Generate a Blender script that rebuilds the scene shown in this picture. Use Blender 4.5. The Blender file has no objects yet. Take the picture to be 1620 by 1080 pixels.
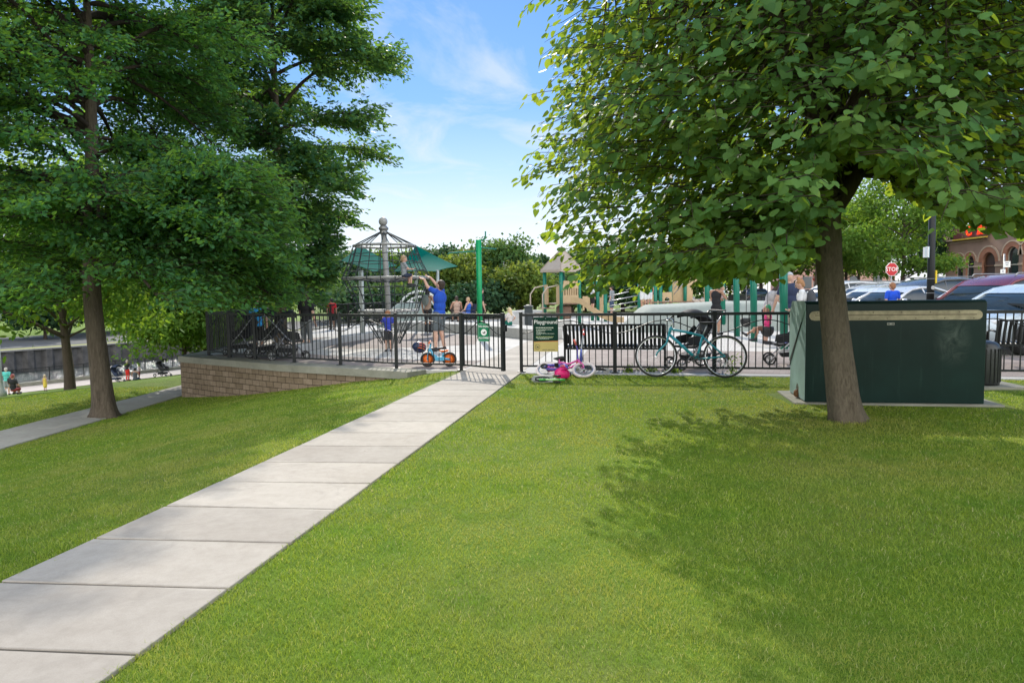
import bpy, bmesh, math, random
import numpy as np
from mathutils import Vector, Matrix, Euler
rnd = random.Random(11); rng = np.random.default_rng(11)
S = bpy.context.scene; COL = S.collection
R = math.radians; PI = math.pi
# ---------------------------------------------------------------- camera (eye 1.45 m over the path, looking along +Y)
EYE = 1.45; FPX = 1100.0; PITCH = R(4.05); ROLL = R(0.8)
_F = Vector((0, math.cos(PITCH), -math.sin(PITCH))); _U0 = Vector((0, math.sin(PITCH), math.cos(PITCH))); _R0 = Vector((1, 0, 0))
_R = _R0*math.cos(ROLL) - _U0*math.sin(ROLL); _U = _U0*math.cos(ROLL) + _R0*math.sin(ROLL)
def ray(u, v): return _F + _R*((u-810)/FPX) + _U*((540-v)/FPX)
def gr(u, v, z=0.0):            # photo point -> ground point at height z
    d = ray(u, v); t = (z-EYE)/d.z
    return Vector((d.x*t, d.y*t, z))
def at(u, v, Y):                # photo point -> point at distance Y
    d = ray(u, v); t = Y/d.y
    return Vector((d.x*t, Y, EYE+d.z*t))
cam = bpy.data.cameras.new('camera'); camo = bpy.data.objects.new('camera', cam); COL.objects.link(camo)
cam.sensor_width = 36; cam.lens = 36*FPX/1620; cam.clip_end = 3000; cam.clip_start = 0.05
mw = Matrix((( _R.x, _U.x, -_F.x, 0), (_R.y, _U.y, -_F.y, 0), (_R.z, _U.z, -_F.z, EYE), (0, 0, 0, 1)))
camo.matrix_world = mw; S.camera = camo
# ---------------------------------------------------------------- object helpers
def tag(o, label=None, cat=None, group=None, kind=None):
    if label: o['label'] = label
    if cat: o['category'] = cat
    if group: o['group'] = group
    if kind: o['kind'] = kind
    return o
def root(name, loc, rz=0.0, label=None, cat=None, group=None, rot=None):
    o = bpy.data.objects.new(name, None); COL.objects.link(o); o.empty_display_size = 0.2
    o.location = loc; o.rotation_euler = rot if rot else (0, 0, rz)
    return tag(o, label, cat, group)
def link(name, me, parent=None):
    o = bpy.data.objects.new(name, me); COL.objects.link(o)
    if parent is not None: o.parent = parent
    return o
def dup(r, loc, rz=None, label=None, group=None, rot=None, scale=None):
    def cp(o, p):
        c = o.copy(); COL.objects.link(c); c.parent = p
        for ch in list(o.children): cp(ch, c)
        return c
    n = cp(r, None); n.location = loc
    if rz is not None: n.rotation_euler = (0, 0, rz)
    if rot is not None: n.rotation_euler = rot
    if scale is not None: n.scale = (scale,)*3
    if label: n['label'] = label
    if group: n['group'] = group
    return n
def frame(d):
    d = Vector(d).normalized()
    a = Vector((0, 0, 1)) if abs(d.z) < 0.9 else Vector((1, 0, 0))
    x = d.cross(a).normalized(); return x, d.cross(x).normalized(), d
class MB:
    def __init__(s): s.v = []; s.f = []; s.m = []; s.s = []
    def add(s, vs, fs, mi=0, sm=False):
        o = len(s.v); s.v += [tuple(v) for v in vs]; s.f += [[i+o for i in f] for f in fs]
        s.m += [mi]*len(fs); s.s += [sm]*len(fs); return s
    def box(s, c, d, rz=0, mi=0, rot=None, bev=0):
        bm = bmesh.new(); bmesh.ops.create_cube(bm, size=1)
        for v in bm.verts: v.co = Vector((v.co.x*d[0], v.co.y*d[1], v.co.z*d[2]))
        if bev: bmesh.ops.bevel(bm, geom=bm.edges[:], offset=bev, segments=2, affect='EDGES', profile=.5)
        m = (rot.to_matrix() if isinstance(rot, Euler) else rot) if rot is not None else Matrix.Rotation(rz, 3, 'Z')
        c = Vector(c); bm.verts.index_update()
        s.add([m @ v.co + c for v in bm.verts], [[v.index for v in f.verts] for f in bm.faces], mi); bm.free(); return s
    def tube(s, pts, r, n=8, mi=0, closed=False, cap=True, sm=True, flat=1.0):
        pts = [Vector(p) for p in pts]; k = len(pts); rr = r if isinstance(r, (list, tuple)) else [r]*k
        vs = []; x = None
        for i, p in enumerate(pts):
            if closed: d = pts[(i+1) % k] - pts[i-1]
            else: d = pts[min(i+1, k-1)] - pts[max(i-1, 0)]
            if d.length < 1e-9: d = Vector((0, 0, 1))
            d.normalize()
            if x is None: x, y, _ = frame(d)
            else:
                x = x - d*x.dot(d)
                if x.length < 1e-6: x, y, _ = frame(d)
                x.normalize(); y = d.cross(x)
            for j in range(n):
                a = 2*PI*(j+.5)/n; vs.append(p + x*(rr[i]*math.cos(a)) + y*(rr[i]*flat*math.sin(a)))
        fs = []
        for i in range(k if closed else k-1):
            i2 = (i+1) % k
            for j in range(n): fs.append([i*n+j, i*n+(j+1) % n, i2*n+(j+1) % n, i2*n+j])
        s.add(vs, fs, mi, sm)
        if cap and not closed:
            o = len(s.v)-len(vs)
            s.f += [[o+j for j in range(n)][::-1], [o+(k-1)*n+j for j in range(n)]]; s.m += [mi]*2; s.s += [False]*2
        return s
    def bar(s, a, b, w, t=None, mi=0):      # square bar
        a = Vector(a); b = Vector(b); t = t or w; x, y, d = frame(b-a)
        if abs(d.z) < .9: x, y = d.cross(Vector((0, 0, 1))).normalized(), Vector((0, 0, 1))
        vs = []
        for p in (a, b):
            for (i, j) in ((-1, -1), (1, -1), (1, 1), (-1, 1)): vs.append(p + x*(i*w/2) + y*(j*t/2))
        return s.add(vs, [[3, 2, 1, 0], [4, 5, 6, 7], [0, 1, 5, 4], [1, 2, 6, 5], [2, 3, 7, 6], [3, 0, 4, 7]], mi)
    def ell(s, c, r, nu=14, nv=9, mi=0, rot=None, fn=None):
        c = Vector(c); r = r if isinstance(r, (tuple, list)) else (r, r, r); vs = []
        for i in range(nv+1):
            t = PI*i/nv
            for j in range(nu):
                a = 2*PI*j/nu; p = Vector((math.sin(t)*math.cos(a), math.sin(t)*math.sin(a), math.cos(t)))
                q = Vector((p.x*r[0], p.y*r[1], p.z*r[2]))
                if fn: q = fn(q, p)
                if rot is not None: q = rot @ q
                vs.append(q + c)
        fs = [[i*nu+j, (i+1)*nu+j, (i+1)*nu+(j+1) % nu, i*nu+(j+1) % nu] for i in range(nv) for j in range(nu)]
        return s.add(vs, fs, mi, True)
    def cap(s, a, b, ra, rb, n=10, mi=0, flat=1.0):   # tapered capsule, closed
        a = Vector(a); b = Vector(b); d = b-a; L = d.length
        if L < 1e-6: return s.ell(a, ra)
        d /= L; pts = []; rr = []
        for t in (90, 60, 30): pts.append(a - d*(ra*math.sin(R(t)))); rr.append(max(ra*math.cos(R(t)), ra*.02))
        pts += [a, b]; rr += [ra, rb]
        for t in (30, 60, 90): pts.append(b + d*(rb*math.sin(R(t)))); rr.append(max(rb*math.cos(R(t)), rb*.02))
        return s.tube(pts, rr, n, mi, flat=flat)
    def lathe(s, prof, n=16, c=(0, 0, 0), rot=None, mi=0, sm=True, cap=True):
        c = Vector(c); vs = []
        for (r, z) in prof:
            for j in range(n):
                a = 2*PI*j/n; q = Vector((r*math.cos(a), r*math.sin(a), z)); vs.append((rot @ q if rot is not None else q) + c)
        k = len(prof); fs = [[i*n+j, i*n+(j+1) % n, (i+1)*n+(j+1) % n, (i+1)*n+j] for i in range(k-1) for j in range(n)]
        s.add(vs, fs, mi, sm)
        if cap:
            o = len(s.v)-len(vs); s.f += [[o+j for j in range(n)][::-1], [o+(k-1)*n+j for j in range(n)]]; s.m += [mi]*2; s.s += [False]*2
        return s
    def torus(s, c, Rr, r, rot=None, n=28, m=8, mi=0):
        c = Vector(c); pts = []
        for i in range(n):
            a = 2*PI*i/n; q = Vector((Rr*math.cos(a), Rr*math.sin(a), 0)); pts.append((rot @ q if rot is not None else q)+c)
        return s.tube(pts, r, m, mi, closed=True)
    def ext(s, poly, vec, mi=0):     # extrude 3-D polygon along vec
        n = len(poly); vec = Vector(vec); p = [Vector(q) for q in poly]
        vs = p + [q+vec for q in p]
        fs = [list(range(n))[::-1], [n+i for i in range(n)]] + [[i, (i+1) % n, n+(i+1) % n, n+i] for i in range(n)]
        return s.add(vs, fs, mi)
    def sheet(s, poly, mi=0): return s.add(poly, [list(range(len(poly)))], mi)
    def build(s, name, mat, parent=None, bev=0, loc=None):
        me = bpy.data.meshes.new(name); me.from_pydata(s.v, [], s.f)
        for m in (mat if isinstance(mat, (list, tuple)) else [mat]): me.materials.append(m)
        me.polygons.foreach_set('material_index', s.m); me.polygons.foreach_set('use_smooth', s.s); me.update()
        o = link(name, me, parent)
        if loc is not None: o.location = loc
        if bev:
            b = o.modifiers.new('bevel', 'BEVEL'); b.width = bev; b.segments = 2; b.limit_method = 'ANGLE'
        return o
def np_mesh(name, verts, faces, mat, var=None, smooth=False):
    """verts (N,3); faces (M,k) all the same k; var per-face 3-colour"""
    me = bpy.data.meshes.new(name); N = len(verts); Mf, k = faces.shape
    me.vertices.add(N); me.vertices.foreach_set('co', np.ascontiguousarray(verts, np.float32).ravel())
    me.loops.add(Mf*k); me.loops.foreach_set('vertex_index', np.ascontiguousarray(faces, np.int32).ravel())
    me.polygons.add(Mf); me.polygons.foreach_set('loop_start', np.arange(0, Mf*k, k, dtype=np.int32))
    me.polygons.foreach_set('loop_total', np.full(Mf, k, np.int32))
    if smooth: me.polygons.foreach_set('use_smooth', np.ones(Mf, bool))
    me.update(calc_edges=True)
    if var is not None:
        a = me.attributes.new('var', 'FLOAT_VECTOR', 'FACE'); a.data.foreach_set('vector', np.ascontiguousarray(var, np.float32).ravel())
    me.materials.append(mat); return me
def remesh(mb, vox, smooth=3, mats=None, name='m', extra=None):
    me = bpy.data.meshes.new('tmp'); me.from_pydata(mb.v, [], mb.f); o = bpy.data.objects.new('tmp', me); COL.objects.link(o)
    m = o.modifiers.new('r', 'REMESH'); m.mode = 'VOXEL'; m.voxel_size = vox; m.use_smooth_shade = True
    if smooth:
        q = o.modifiers.new('s', 'SMOOTH'); q.factor = .5; q.iterations = smooth
    dg = bpy.context.evaluated_depsgraph_get(); r = bpy.data.meshes.new_from_object(o.evaluated_get(dg)); r.name = name
    bpy.data.objects.remove(o); bpy.data.meshes.remove(me)
    r.materials.clear()
    for x in mats or []: r.materials.append(x)
    if extra is not None:
        b = bmesh.new(); b.from_mesh(r)
        for f in b.faces: f.material_index = 0; f.smooth = True
        vv = [b.verts.new(v) for v in extra.v]
        for f, mi in zip(extra.f, extra.m):
            try: q = b.faces.new([vv[i] for i in f]); q.material_index = mi; q.smooth = True
            except ValueError: pass
        b.to_mesh(r); b.free()
    else:
        r.polygons.foreach_set('use_smooth', [True]*len(r.polygons)); r.polygons.foreach_set('material_index', [0]*len(r.polygons))
    return r
def text_mesh(body, size, mat, name='lettering', ext=.002, align='CENTER', bold=0.0, shear=0.0, spacing=1.0):
    c = bpy.data.curves.new('t', 'FONT'); c.body = body; c.size = size; c.extrude = ext; c.align_x = align; c.align_y = 'CENTER'
    c.offset = bold; c.shear = shear; c.space_character = spacing; c.resolution_u = 3
    o = bpy.data.objects.new('t', c); COL.objects.link(o); dg = bpy.context.evaluated_depsgraph_get()
    me = bpy.data.meshes.new_from_object(o.evaluated_get(dg)); me.name = name; bpy.data.objects.remove(o); bpy.data.curves.remove(c)
    me.materials.clear(); me.materials.append(mat); return me
# ---------------------------------------------------------------- materials
def nt(name):
    m = bpy.data.materials.new(name); m.use_nodes = True; n = m.node_tree; n.nodes.clear(); return m, n
def nd(n, t, **kw):
    x = n.nodes.new(t)
    for k, v in kw.items():
        if k.startswith('i_'): x.inputs[k[2:].replace('_', ' ')].default_value = v
        else: setattr(x, k, v)
    return x
def ramp(n, fac, stops, interp='LINEAR'):
    r = nd(n, 'ShaderNodeValToRGB'); e = r.color_ramp.elements; r.color_ramp.interpolation = interp
    while len(e) < len(stops): e.new(.5)
    for q, (p, c) in zip(e, stops): q.position = p; q.color = (*c, 1) if len(c) == 3 else c
    n.links.new(fac, r.inputs['Fac']); return r
def mix(n, fac, a, b, bt='MIX'):
    m = nd(n, 'ShaderNodeMix', data_type='RGBA', blend_type=bt)
    for s, v in ((m.inputs['Factor'], fac), (m.inputs['A'], a), (m.inputs['B'], b)):
        if hasattr(v, 'is_linked') or hasattr(v, 'links'): n.links.new(v, s)
        elif isinstance(v, (int, float)): s.default_value = v
        else: s.default_value = (*v, 1) if len(v) == 3 else v
    return m.outputs['Result']
def noise(n, vec, scale, detail=4, rough=.55, dist=0):
    x = nd(n, 'ShaderNodeTexNoise'); x.inputs['Scale'].default_value = scale; x.inputs['Detail'].default_value = detail
    x.inputs['Roughness'].default_value = rough; x.inputs['Distortion'].default_value = dist
    if vec is not None: n.links.new(vec, x.inputs['Vector'])
    return x.outputs['Fac']
def bumpn(n, h, strength, dist=.01):
    b = nd(n, 'ShaderNodeBump'); b.inputs['Strength'].default_value = strength; b.inputs['Distance'].default_value = dist
    n.links.new(h, b.inputs['Height']); return b.outputs['Normal']
def pbsdf(n, col, rough=.6, metal=0, spec=.5, coat=0, normal=None):
    p = nd(n, 'ShaderNodeBsdfPrincipled'); o = nd(n, 'ShaderNodeOutputMaterial')
    if isinstance(col, tuple): p.inputs['Base Color'].default_value = (*col, 1)
    else: n.links.new(col, p.inputs['Base Color'])
    if isinstance(rough, (int, float)): p.inputs['Roughness'].default_value = rough
    else: n.links.new(rough, p.inputs['Roughness'])
    p.inputs['Metallic'].default_value = metal; p.inputs['Specular IOR Level'].default_value = spec; p.inputs['Coat Weight'].default_value = coat
    if normal is not None: n.links.new(normal, p.inputs['Normal'])
    n.links.new(p.outputs[0], o.inputs[0]); return p, o
def coord(n, kind='Object'):
    return nd(n, 'ShaderNodeTexCoord').outputs[kind]
_mc = {}
def M(name, col, rough=.6, metal=0, var=.15, scale=6, bump=.0, bs=60, spec=.5, coat=0):
    if name in _mc: return _mc[name]
    m, n = nt(name); v = coord(n)
    f = noise(n, v, scale, 5, .6)
    c = ramp(n, f, [(.3, tuple(max(0, x*(1-var)) for x in col)), (.7, tuple(min(1, x*(1+var)) for x in col))]).outputs[0]
    nm = bumpn(n, noise(n, v, bs, 3), bump, .01) if bump else None
    rg = nd(n, 'ShaderNodeMapRange'); rg.inputs[3].default_value = max(.02, rough-.08); rg.inputs[4].default_value = min(1, rough+.1)
    n.links.new(f, rg.inputs[0])
    pbsdf(n, c, rg.outputs[0], metal, spec, coat, nm); _mc[name] = m; return m
def leafmat(name, top, trans, tw=.4, hue=.0, rough=.42):
    m, n = nt(name); a = nd(n, 'ShaderNodeAttribute', attribute_name='var'); sep = nd(n, 'ShaderNodeSeparateXYZ'); n.links.new(a.outputs['Vector'], sep.inputs[0])
    k = nd(n, 'ShaderNodeMapRange'); k.inputs[3].default_value = .62; k.inputs[4].default_value = 1.4; n.links.new(sep.outputs[0], k.inputs[0])
    yl = mix(n, sep.outputs[1], top, (top[0]*2.3, top[1]*1.45, top[2]*.9)); yt = mix(n, sep.outputs[1], trans, (trans[0]*1.7, trans[1]*1.1, trans[2]*.8))
    cb = nd(n, 'ShaderNodeVectorMath', operation='SCALE'); n.links.new(yl, cb.inputs[0]); n.links.new(k.outputs[0], cb.inputs['Scale'])
    ct = nd(n, 'ShaderNodeVectorMath', operation='SCALE'); n.links.new(yt, ct.inputs[0]); n.links.new(k.outputs[0], ct.inputs['Scale'])
    p, o = pbsdf(n, cb.outputs[0], rough, spec=.35 if rough < .5 else .12)
    t = nd(n, 'ShaderNodeBsdfTranslucent'); n.links.new(ct.outputs[0], t.inputs[0])
    mx = nd(n, 'ShaderNodeMixShader'); mx.inputs[0].default_value = tw
    n.links.new(p.outputs[0], mx.inputs[1]); n.links.new(t.outputs[0], mx.inputs[2]); n.links.new(mx.outputs[0], o.inputs[0]); return m
def barkmat(name, c1, c2, sc=9, stretch=.16, strength=.9):
    m, n = nt(name); mp = nd(n, 'ShaderNodeMapping'); n.links.new(coord(n), mp.inputs[0]); mp.inputs['Scale'].default_value = (1, 1, stretch)
    f = noise(n, mp.outputs[0], sc*2.6, 6, .7, .6); g = noise(n, coord(n), 3, 3)
    c = mix(n, g, ramp(n, f, [(.32, c1), (.62, c2)]).outputs[0], tuple(x*.75 for x in c2), 'MIX')
    pbsdf(n, c, .9, spec=.2, normal=bumpn(n, f, strength, .03)); return m
# ---------------------------------------------------------------- light and sky
SKYK = 2.85; BACKFILL = (6.7, 6.8, 6.9)
SUN_EL = R(33); SUN_AZ = R(-5.5)          # azimuth from +Y, negative = to the left
W = bpy.data.worlds.new('World'); S.world = W; W.use_nodes = True; n = W.node_tree; n.nodes.clear()
sky = nd(n, 'ShaderNodeTexSky', sky_type='NISHITA', sun_disc=False, sun_elevation=SUN_EL, sun_rotation=SUN_AZ)
sky.altitude = 200; sky.air_density = 1.0; sky.dust_density = 0.25; sky.ozone_density = 2.5
tc = coord(n, 'Generated')
sp = nd(n, 'ShaderNodeSeparateXYZ'); n.links.new(tc, sp.inputs[0])
# thin high cloud: noise stretched on the cloud plane
dv = nd(n, 'ShaderNodeMath', operation='MAXIMUM'); n.links.new(sp.outputs[2], dv.inputs[0]); dv.inputs[1].default_value = .04
cb = nd(n, 'ShaderNodeCombineXYZ')
for i in (0, 1):
    q = nd(n, 'ShaderNodeMath', operation='DIVIDE'); n.links.new(sp.outputs[i], q.inputs[0]); n.links.new(dv.outputs[0], q.inputs[1]); n.links.new(q.outputs[0], cb.inputs[i])
mp = nd(n, 'ShaderNodeMapping'); n.links.new(cb.outputs[0], mp.inputs[0]); mp.inputs['Scale'].default_value = (1.0, .55, 1); mp.inputs['Location'].default_value = (.35, .9, 0); mp.inputs['Rotation'].default_value = (0, 0, .5)
cl = noise(n, mp.outputs[0], 1.25, 8, .6, .9)
cr = ramp(n, cl, [(.49, (0, 0, 0)), (.70, (.46, .46, .46))])
# clear-air colours by elevation, blended with the physical sky, and an added pale fill light in the unseen half of the sky behind the camera
el = ramp(n, sp.outputs[2], [(.0, (.90, .94, 1.0)), (.09, (.78, .87, 1.0)), (.17, (.46, .70, 1.0)), (.26, (.20, .48, .97)), (.40, (.105, .35, .90)), (1.0, (.16, .36, .75))])
elc = mix(n, 1.0, el.outputs[0], (SKYK, SKYK, SKYK), 'MULTIPLY')
c0 = mix(n, .92, sky.outputs[0], elc)
c1 = mix(n, cr.outputs[0], c0, (SKYK*.98, SKYK, SKYK*1.02))
back = nd(n, 'ShaderNodeMapRange'); back.inputs[1].default_value = .15; back.inputs[2].default_value = -.55; back.interpolation_type = 'SMOOTHSTEP'; n.links.new(sp.outputs[1], back.inputs[0])
c2 = mix(n, back.outputs[0], c1, BACKFILL)
bg = nd(n, 'ShaderNodeBackground'); bg.inputs['Strength'].default_value = .145; n.links.new(c2, bg.inputs[0])
wo = nd(n, 'ShaderNodeOutputWorld'); n.links.new(bg.outputs[0], wo.inputs[0])
sl = bpy.data.lights.new('sun', 'SUN'); sl.energy = 2.0; sl.angle = R(.55); sl.color = (1, .93, .82)
so = bpy.data.objects.new('sun', sl); COL.objects.link(so)
sd = Vector((math.sin(SUN_AZ)*math.cos(SUN_EL), math.cos(SUN_AZ)*math.cos(SUN_EL), math.sin(SUN_EL)))
so.rotation_euler = sd.to_track_quat('Z', 'Y').to_euler(); so.location = (0, 0, 30)
S.view_settings.view_transform = 'Standard'; S.view_settings.look = 'None'; S.view_settings.exposure = 1.28; S.view_settings.gamma = 1
S.cycles.max_bounces = 7; S.cycles.diffuse_bounces = 4; S.cycles.transmission_bounces = 6; S.cycles.transparent_max_bounces = 6
S.cycles.use_denoising = True; S.cycles.sample_clamp_indirect = 6
# ---------------------------------------------------------------- terrain
def pL(y): return -2.66 + .168*(y-3.4)
def pR(y): return -1.43 + .181*(y-3.36)
LPR = -8.3; LPL = -9.5
def Dr(x, y): return (x+37)*.852 - (y-49)*.524       # metres on the park side of the riverwalk's inner edge
def terrain(x, y):
    x = np.asarray(x, float); y = np.asarray(y, float)
    l = pL(np.clip(y, 0, 40)) - .05
    t = np.clip((l-x)/(l-LPR), 0, 1); t = .55*t + .45*t*t*(3-2*t)
    zp = -1.0
    z = zp*t
    und = .02*np.sin(x*.9+1)*np.sin(y*.7) + .012*np.sin(x*2.1)*np.sin(y*1.7+2)
    z = z + und*np.clip((l-x)/1.0, 0, 1)*np.clip(1-t, 0, 1)
    D = Dr(x, y)
    zl = np.minimum(zp, -5.3 + (D-1)/36.5*4.3)
    z = np.where(x < LPL, zl, z)
    z = np.where(D < 1, -5.3, z)
    s = np.clip((-3.4-D)/1.6, 0, 1); z = np.where(D < -3.4, -5.35-3.2*s, z)
    z = np.where(D < -48, -4.95, z)
    return z
def tz(x, y): return float(terrain(x, y))
# ---------------------------------------------------------------- ground materials
def lawnmat(name, c1, c2, dry, blades=False):
    m, n = nt(name); v = coord(n)
    big = noise(n, v, .55, 4, .6); mid = noise(n, v, 3.2, 5, .65); fine = noise(n, v, 60, 3, .7)
    c = ramp(n, mid, [(.3, c1), (.7, c2)]).outputs[0]
    c = mix(n, ramp(n, big, [(.45, (0, 0, 0)), (.75, (1, 1, 1))]).outputs[0], c, dry)
    c = mix(n, .5, c, ramp(n, fine, [(.3, (.25, .25, .25)), (.7, (1, 1, 1))]).outputs[0], 'MULTIPLY')
    pbsdf(n, c, .85, spec=.15, normal=bumpn(n, fine, .8, .03)); return m
def blademat():
    m, n = nt('grass_blades'); a = nd(n, 'ShaderNodeAttribute', attribute_name='var'); sep = nd(n, 'ShaderNodeSeparateXYZ'); n.links.new(a.outputs['Vector'], sep.inputs[0])
    v = coord(n); big = noise(n, v, .42, 3, .55); mid = noise(n, v, 2.1, 5, .65)
    c = ramp(n, sep.outputs[0], [(0, (.145, .235, .024)), (.5, (.235, .335, .036)), (1, (.34, .42, .06))]).outputs[0]
    c = mix(n, ramp(n, big, [(.42, (0, 0, 0)), (.64, (.85, .85, .85))]).outputs[0], c, (.33, .35, .085))
    c = mix(n, ramp(n, mid, [(.46, (0, 0, 0)), (.70, (.8, .8, .8))]).outputs[0], c, (.105, .245, .02))
    c = mix(n, sep.outputs[1], c, (.50, .47, .24))
    p, o = pbsdf(n, c, .5, spec=.3); t = nd(n, 'ShaderNodeBsdfTranslucent')
    tc_ = mix(n, 1.0, c, (1.5, 1.35, .7), 'MULTIPLY'); n.links.new(tc_, t.inputs[0])
    mx = nd(n, 'ShaderNodeMixShader'); mx.inputs[0].default_value = .42; n.links.new(p.outputs[0], mx.inputs[1]); n.links.new(t.outputs[0], mx.inputs[2]); n.links.new(mx.outputs[0], o.inputs[0]); return m
def concmat(name, c1, c2, streak=True, joint=None, bump=.25):
    m, n = nt(name); v = coord(n)
    f = noise(n, v, 1.3, 6, .65, .4); g = noise(n, v, 160, 2, .6); h = noise(n, v, 11, 5, .7)
    c = ramp(n, f, [(.3, c1), (.7, c2)]).outputs[0]
    c = mix(n, .35, c, ramp(n, h, [(.25, (.6, .58, .55)), (.6, (1, 1, 1))]).outputs[0], 'MULTIPLY')
    c = mix(n, .25, c, ramp(n, g, [(.3, (.6, .6, .6)), (.6, (1, 1, 1))]).outputs[0], 'MULTIPLY')
    sp_ = nd(n, 'ShaderNodeTexVoronoi'); sp_.inputs['Scale'].default_value = 5.5; n.links.new(v, sp_.inputs['Vector'])
    spot = ramp(n, sp_.outputs['Distance'], [(.03, (.42, .38, .34)), (.075, (1, 1, 1))]).outputs[0]
    k = noise(n, v, .9, 2); kk = ramp(n, k, [(.55, (0, 0, 0)), (.62, (.7, .7, .7))]).outputs[0]
    c = mix(n, kk, c, mix(n, 1.0, c, spot, 'MULTIPLY'))
    if joint:
        dt = nd(n, 'ShaderNodeVectorMath', operation='DOT_PRODUCT'); n.links.new(v, dt.inputs[0]); dt.inputs[1].default_value = tuple(joint[0])
        q = nd(n, 'ShaderNodeMath', operation='MULTIPLY_ADD'); n.links.new(dt.outputs['Value'], q.inputs[0]); q.inputs[1].default_value = 1/.638; q.inputs[2].default_value = joint[1]
        fl_ = nd(n, 'ShaderNodeMath', operation='FLOOR'); n.links.new(q.outputs[0], fl_.inputs[0]); wn = nd(n, 'ShaderNodeTexWhiteNoise', noise_dimensions='1D'); n.links.new(fl_.outputs[0], wn.inputs['W'])
        c = mix(n, 1.0, c, ramp(n, wn.outputs['Value'], [(0, (.84, .83, .82)), (1, (1.06, 1.05, 1.03))]).outputs[0], 'MULTIPLY')
        st_ = noise(n, v, 2.6, 7, .72, 1.2); c = mix(n, ramp(n, st_, [(.52, (0, 0, 0)), (.72, (.55, .55, .55))]).outputs[0], c, (.26, .235, .20))
        vo = nd(n, 'ShaderNodeTexVoronoi', feature='DISTANCE_TO_EDGE'); vo.inputs['Scale'].default_value = .55; wv = nd(n, 'ShaderNodeVectorMath', operation='ADD'); n.links.new(v, wv.inputs[0]); nz_ = nd(n, 'ShaderNodeTexNoise'); nz_.inputs['Scale'].default_value = 3; n.links.new(v, nz_.inputs['Vector']); sc_ = nd(n, 'ShaderNodeVectorMath', operation='SCALE'); n.links.new(nz_.outputs['Color'], sc_.inputs[0]); sc_.inputs['Scale'].default_value = .35; n.links.new(sc_.outputs[0], wv.inputs[1]); n.links.new(wv.outputs[0], vo.inputs['Vector'])
        ck = ramp(n, vo.outputs['Distance'], [(.0, (.35, .33, .3)), (.0022, (1, 1, 1))]).outputs[0]; c = mix(n, ramp(n, noise(n, v, .5, 2), [(.56, (0, 0, 0)), (.60, (.8, .8, .8))]).outputs[0], c, mix(n, 1.0, c, ck, 'MULTIPLY'))
    nm = bumpn(n, mix(n, .5, g, h), bump, .006)
    pbsdf(n, c, .85, spec=.25, normal=nm); return m
def pavermat(name, c1, c2, mort, sx=.2, sy=.1, rot=0.0):
    m, n = nt(name); mp = nd(n, 'ShaderNodeMapping'); n.links.new(coord(n), mp.inputs[0]); mp.inputs['Rotation'].default_value = (0, 0, rot)
    b = nd(n, 'ShaderNodeTexBrick'); n.links.new(mp.outputs[0], b.inputs['Vector']); b.inputs['Scale'].default_value = 1
    b.inputs['Brick Width'].default_value = sx; b.inputs['Row Height'].default_value = sy; b.inputs['Mortar Size'].default_value = .006; b.inputs['Bias'].default_value = 0
    b.inputs['Color1'].default_value = (*c1, 1); b.inputs['Color2'].default_value = (*c2, 1); b.inputs['Mortar'].default_value = (*mort, 1)
    f = noise(n, coord(n), 1.2, 5); c = mix(n, .5, b.outputs['Color'], ramp(n, f, [(.3, (.6, .6, .6)), (.7, (1, 1, 1))]).outputs[0], 'MULTIPLY')
    pbsdf(n, c, .85, spec=.2, normal=bumpn(n, b.outputs['Fac'], -.4, .005)); return m
LAWN = lawnmat('lawn_soil', (.115, .20, .014), (.17, .28, .02), (.22, .25, .06))
CONC = concmat('path_concrete', (.385, .345, .295), (.475, .435, .38), joint=(Vector((.176, .9845, 0)).normalized(), -(-2.04*.176+3.42*.9845)/.638)); CONC2 = concmat('plaza_concrete', (.46, .44, .41), (.55, .53, .495)); CONCD = concmat('old_concrete', (.22, .215, .175), (.33, .32, .265))
PAVE = pavermat('pavers', (.26, .205, .18), (.36, .30, .265), (.22, .2, .18), rot=.4)
JOINT = M('joint_dirt', (.10, .085, .065), .95, scale=30)
BLACK = M('black_paint', (.009, .011, .011), .42, scale=20, spec=.35)
# ---------------------------------------------------------------- ground sheet
def axis(parts):
    o = []
    for a, b, st in parts:
        k = max(1, int(round((b-a)/st))); o += [a+(b-a)*i/k for i in range(k)]
    return np.array(o + [parts[-1][1]])
xs = axis([(-500, -120, 38), (-120, -50, 2.5), (-50, -12, .9), (-12, 2, .22), (2, 14, 1.0), (14, 60, 8), (60, 500, 44)])
ys = axis([(-20, -1, 2), (-1, 20, .25), (20, 75, 1.0), (75, 140, 4), (140, 900, 40)])
X, Y = np.meshgrid(xs, ys); Z = terrain(X, Y) - .014
nx, ny = len(xs), len(ys); idx = np.arange(nx*ny).reshape(ny, nx)
fc = np.stack([idx[:-1, :-1], idx[:-1, 1:], idx[1:, 1:], idx[1:, :-1]], -1).reshape(-1, 4)
tag(link('lawn', np_mesh('lawn', np.stack([X, Y, Z], -1).reshape(-1, 3), fc, LAWN, smooth=True)), kind='structure')
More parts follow.
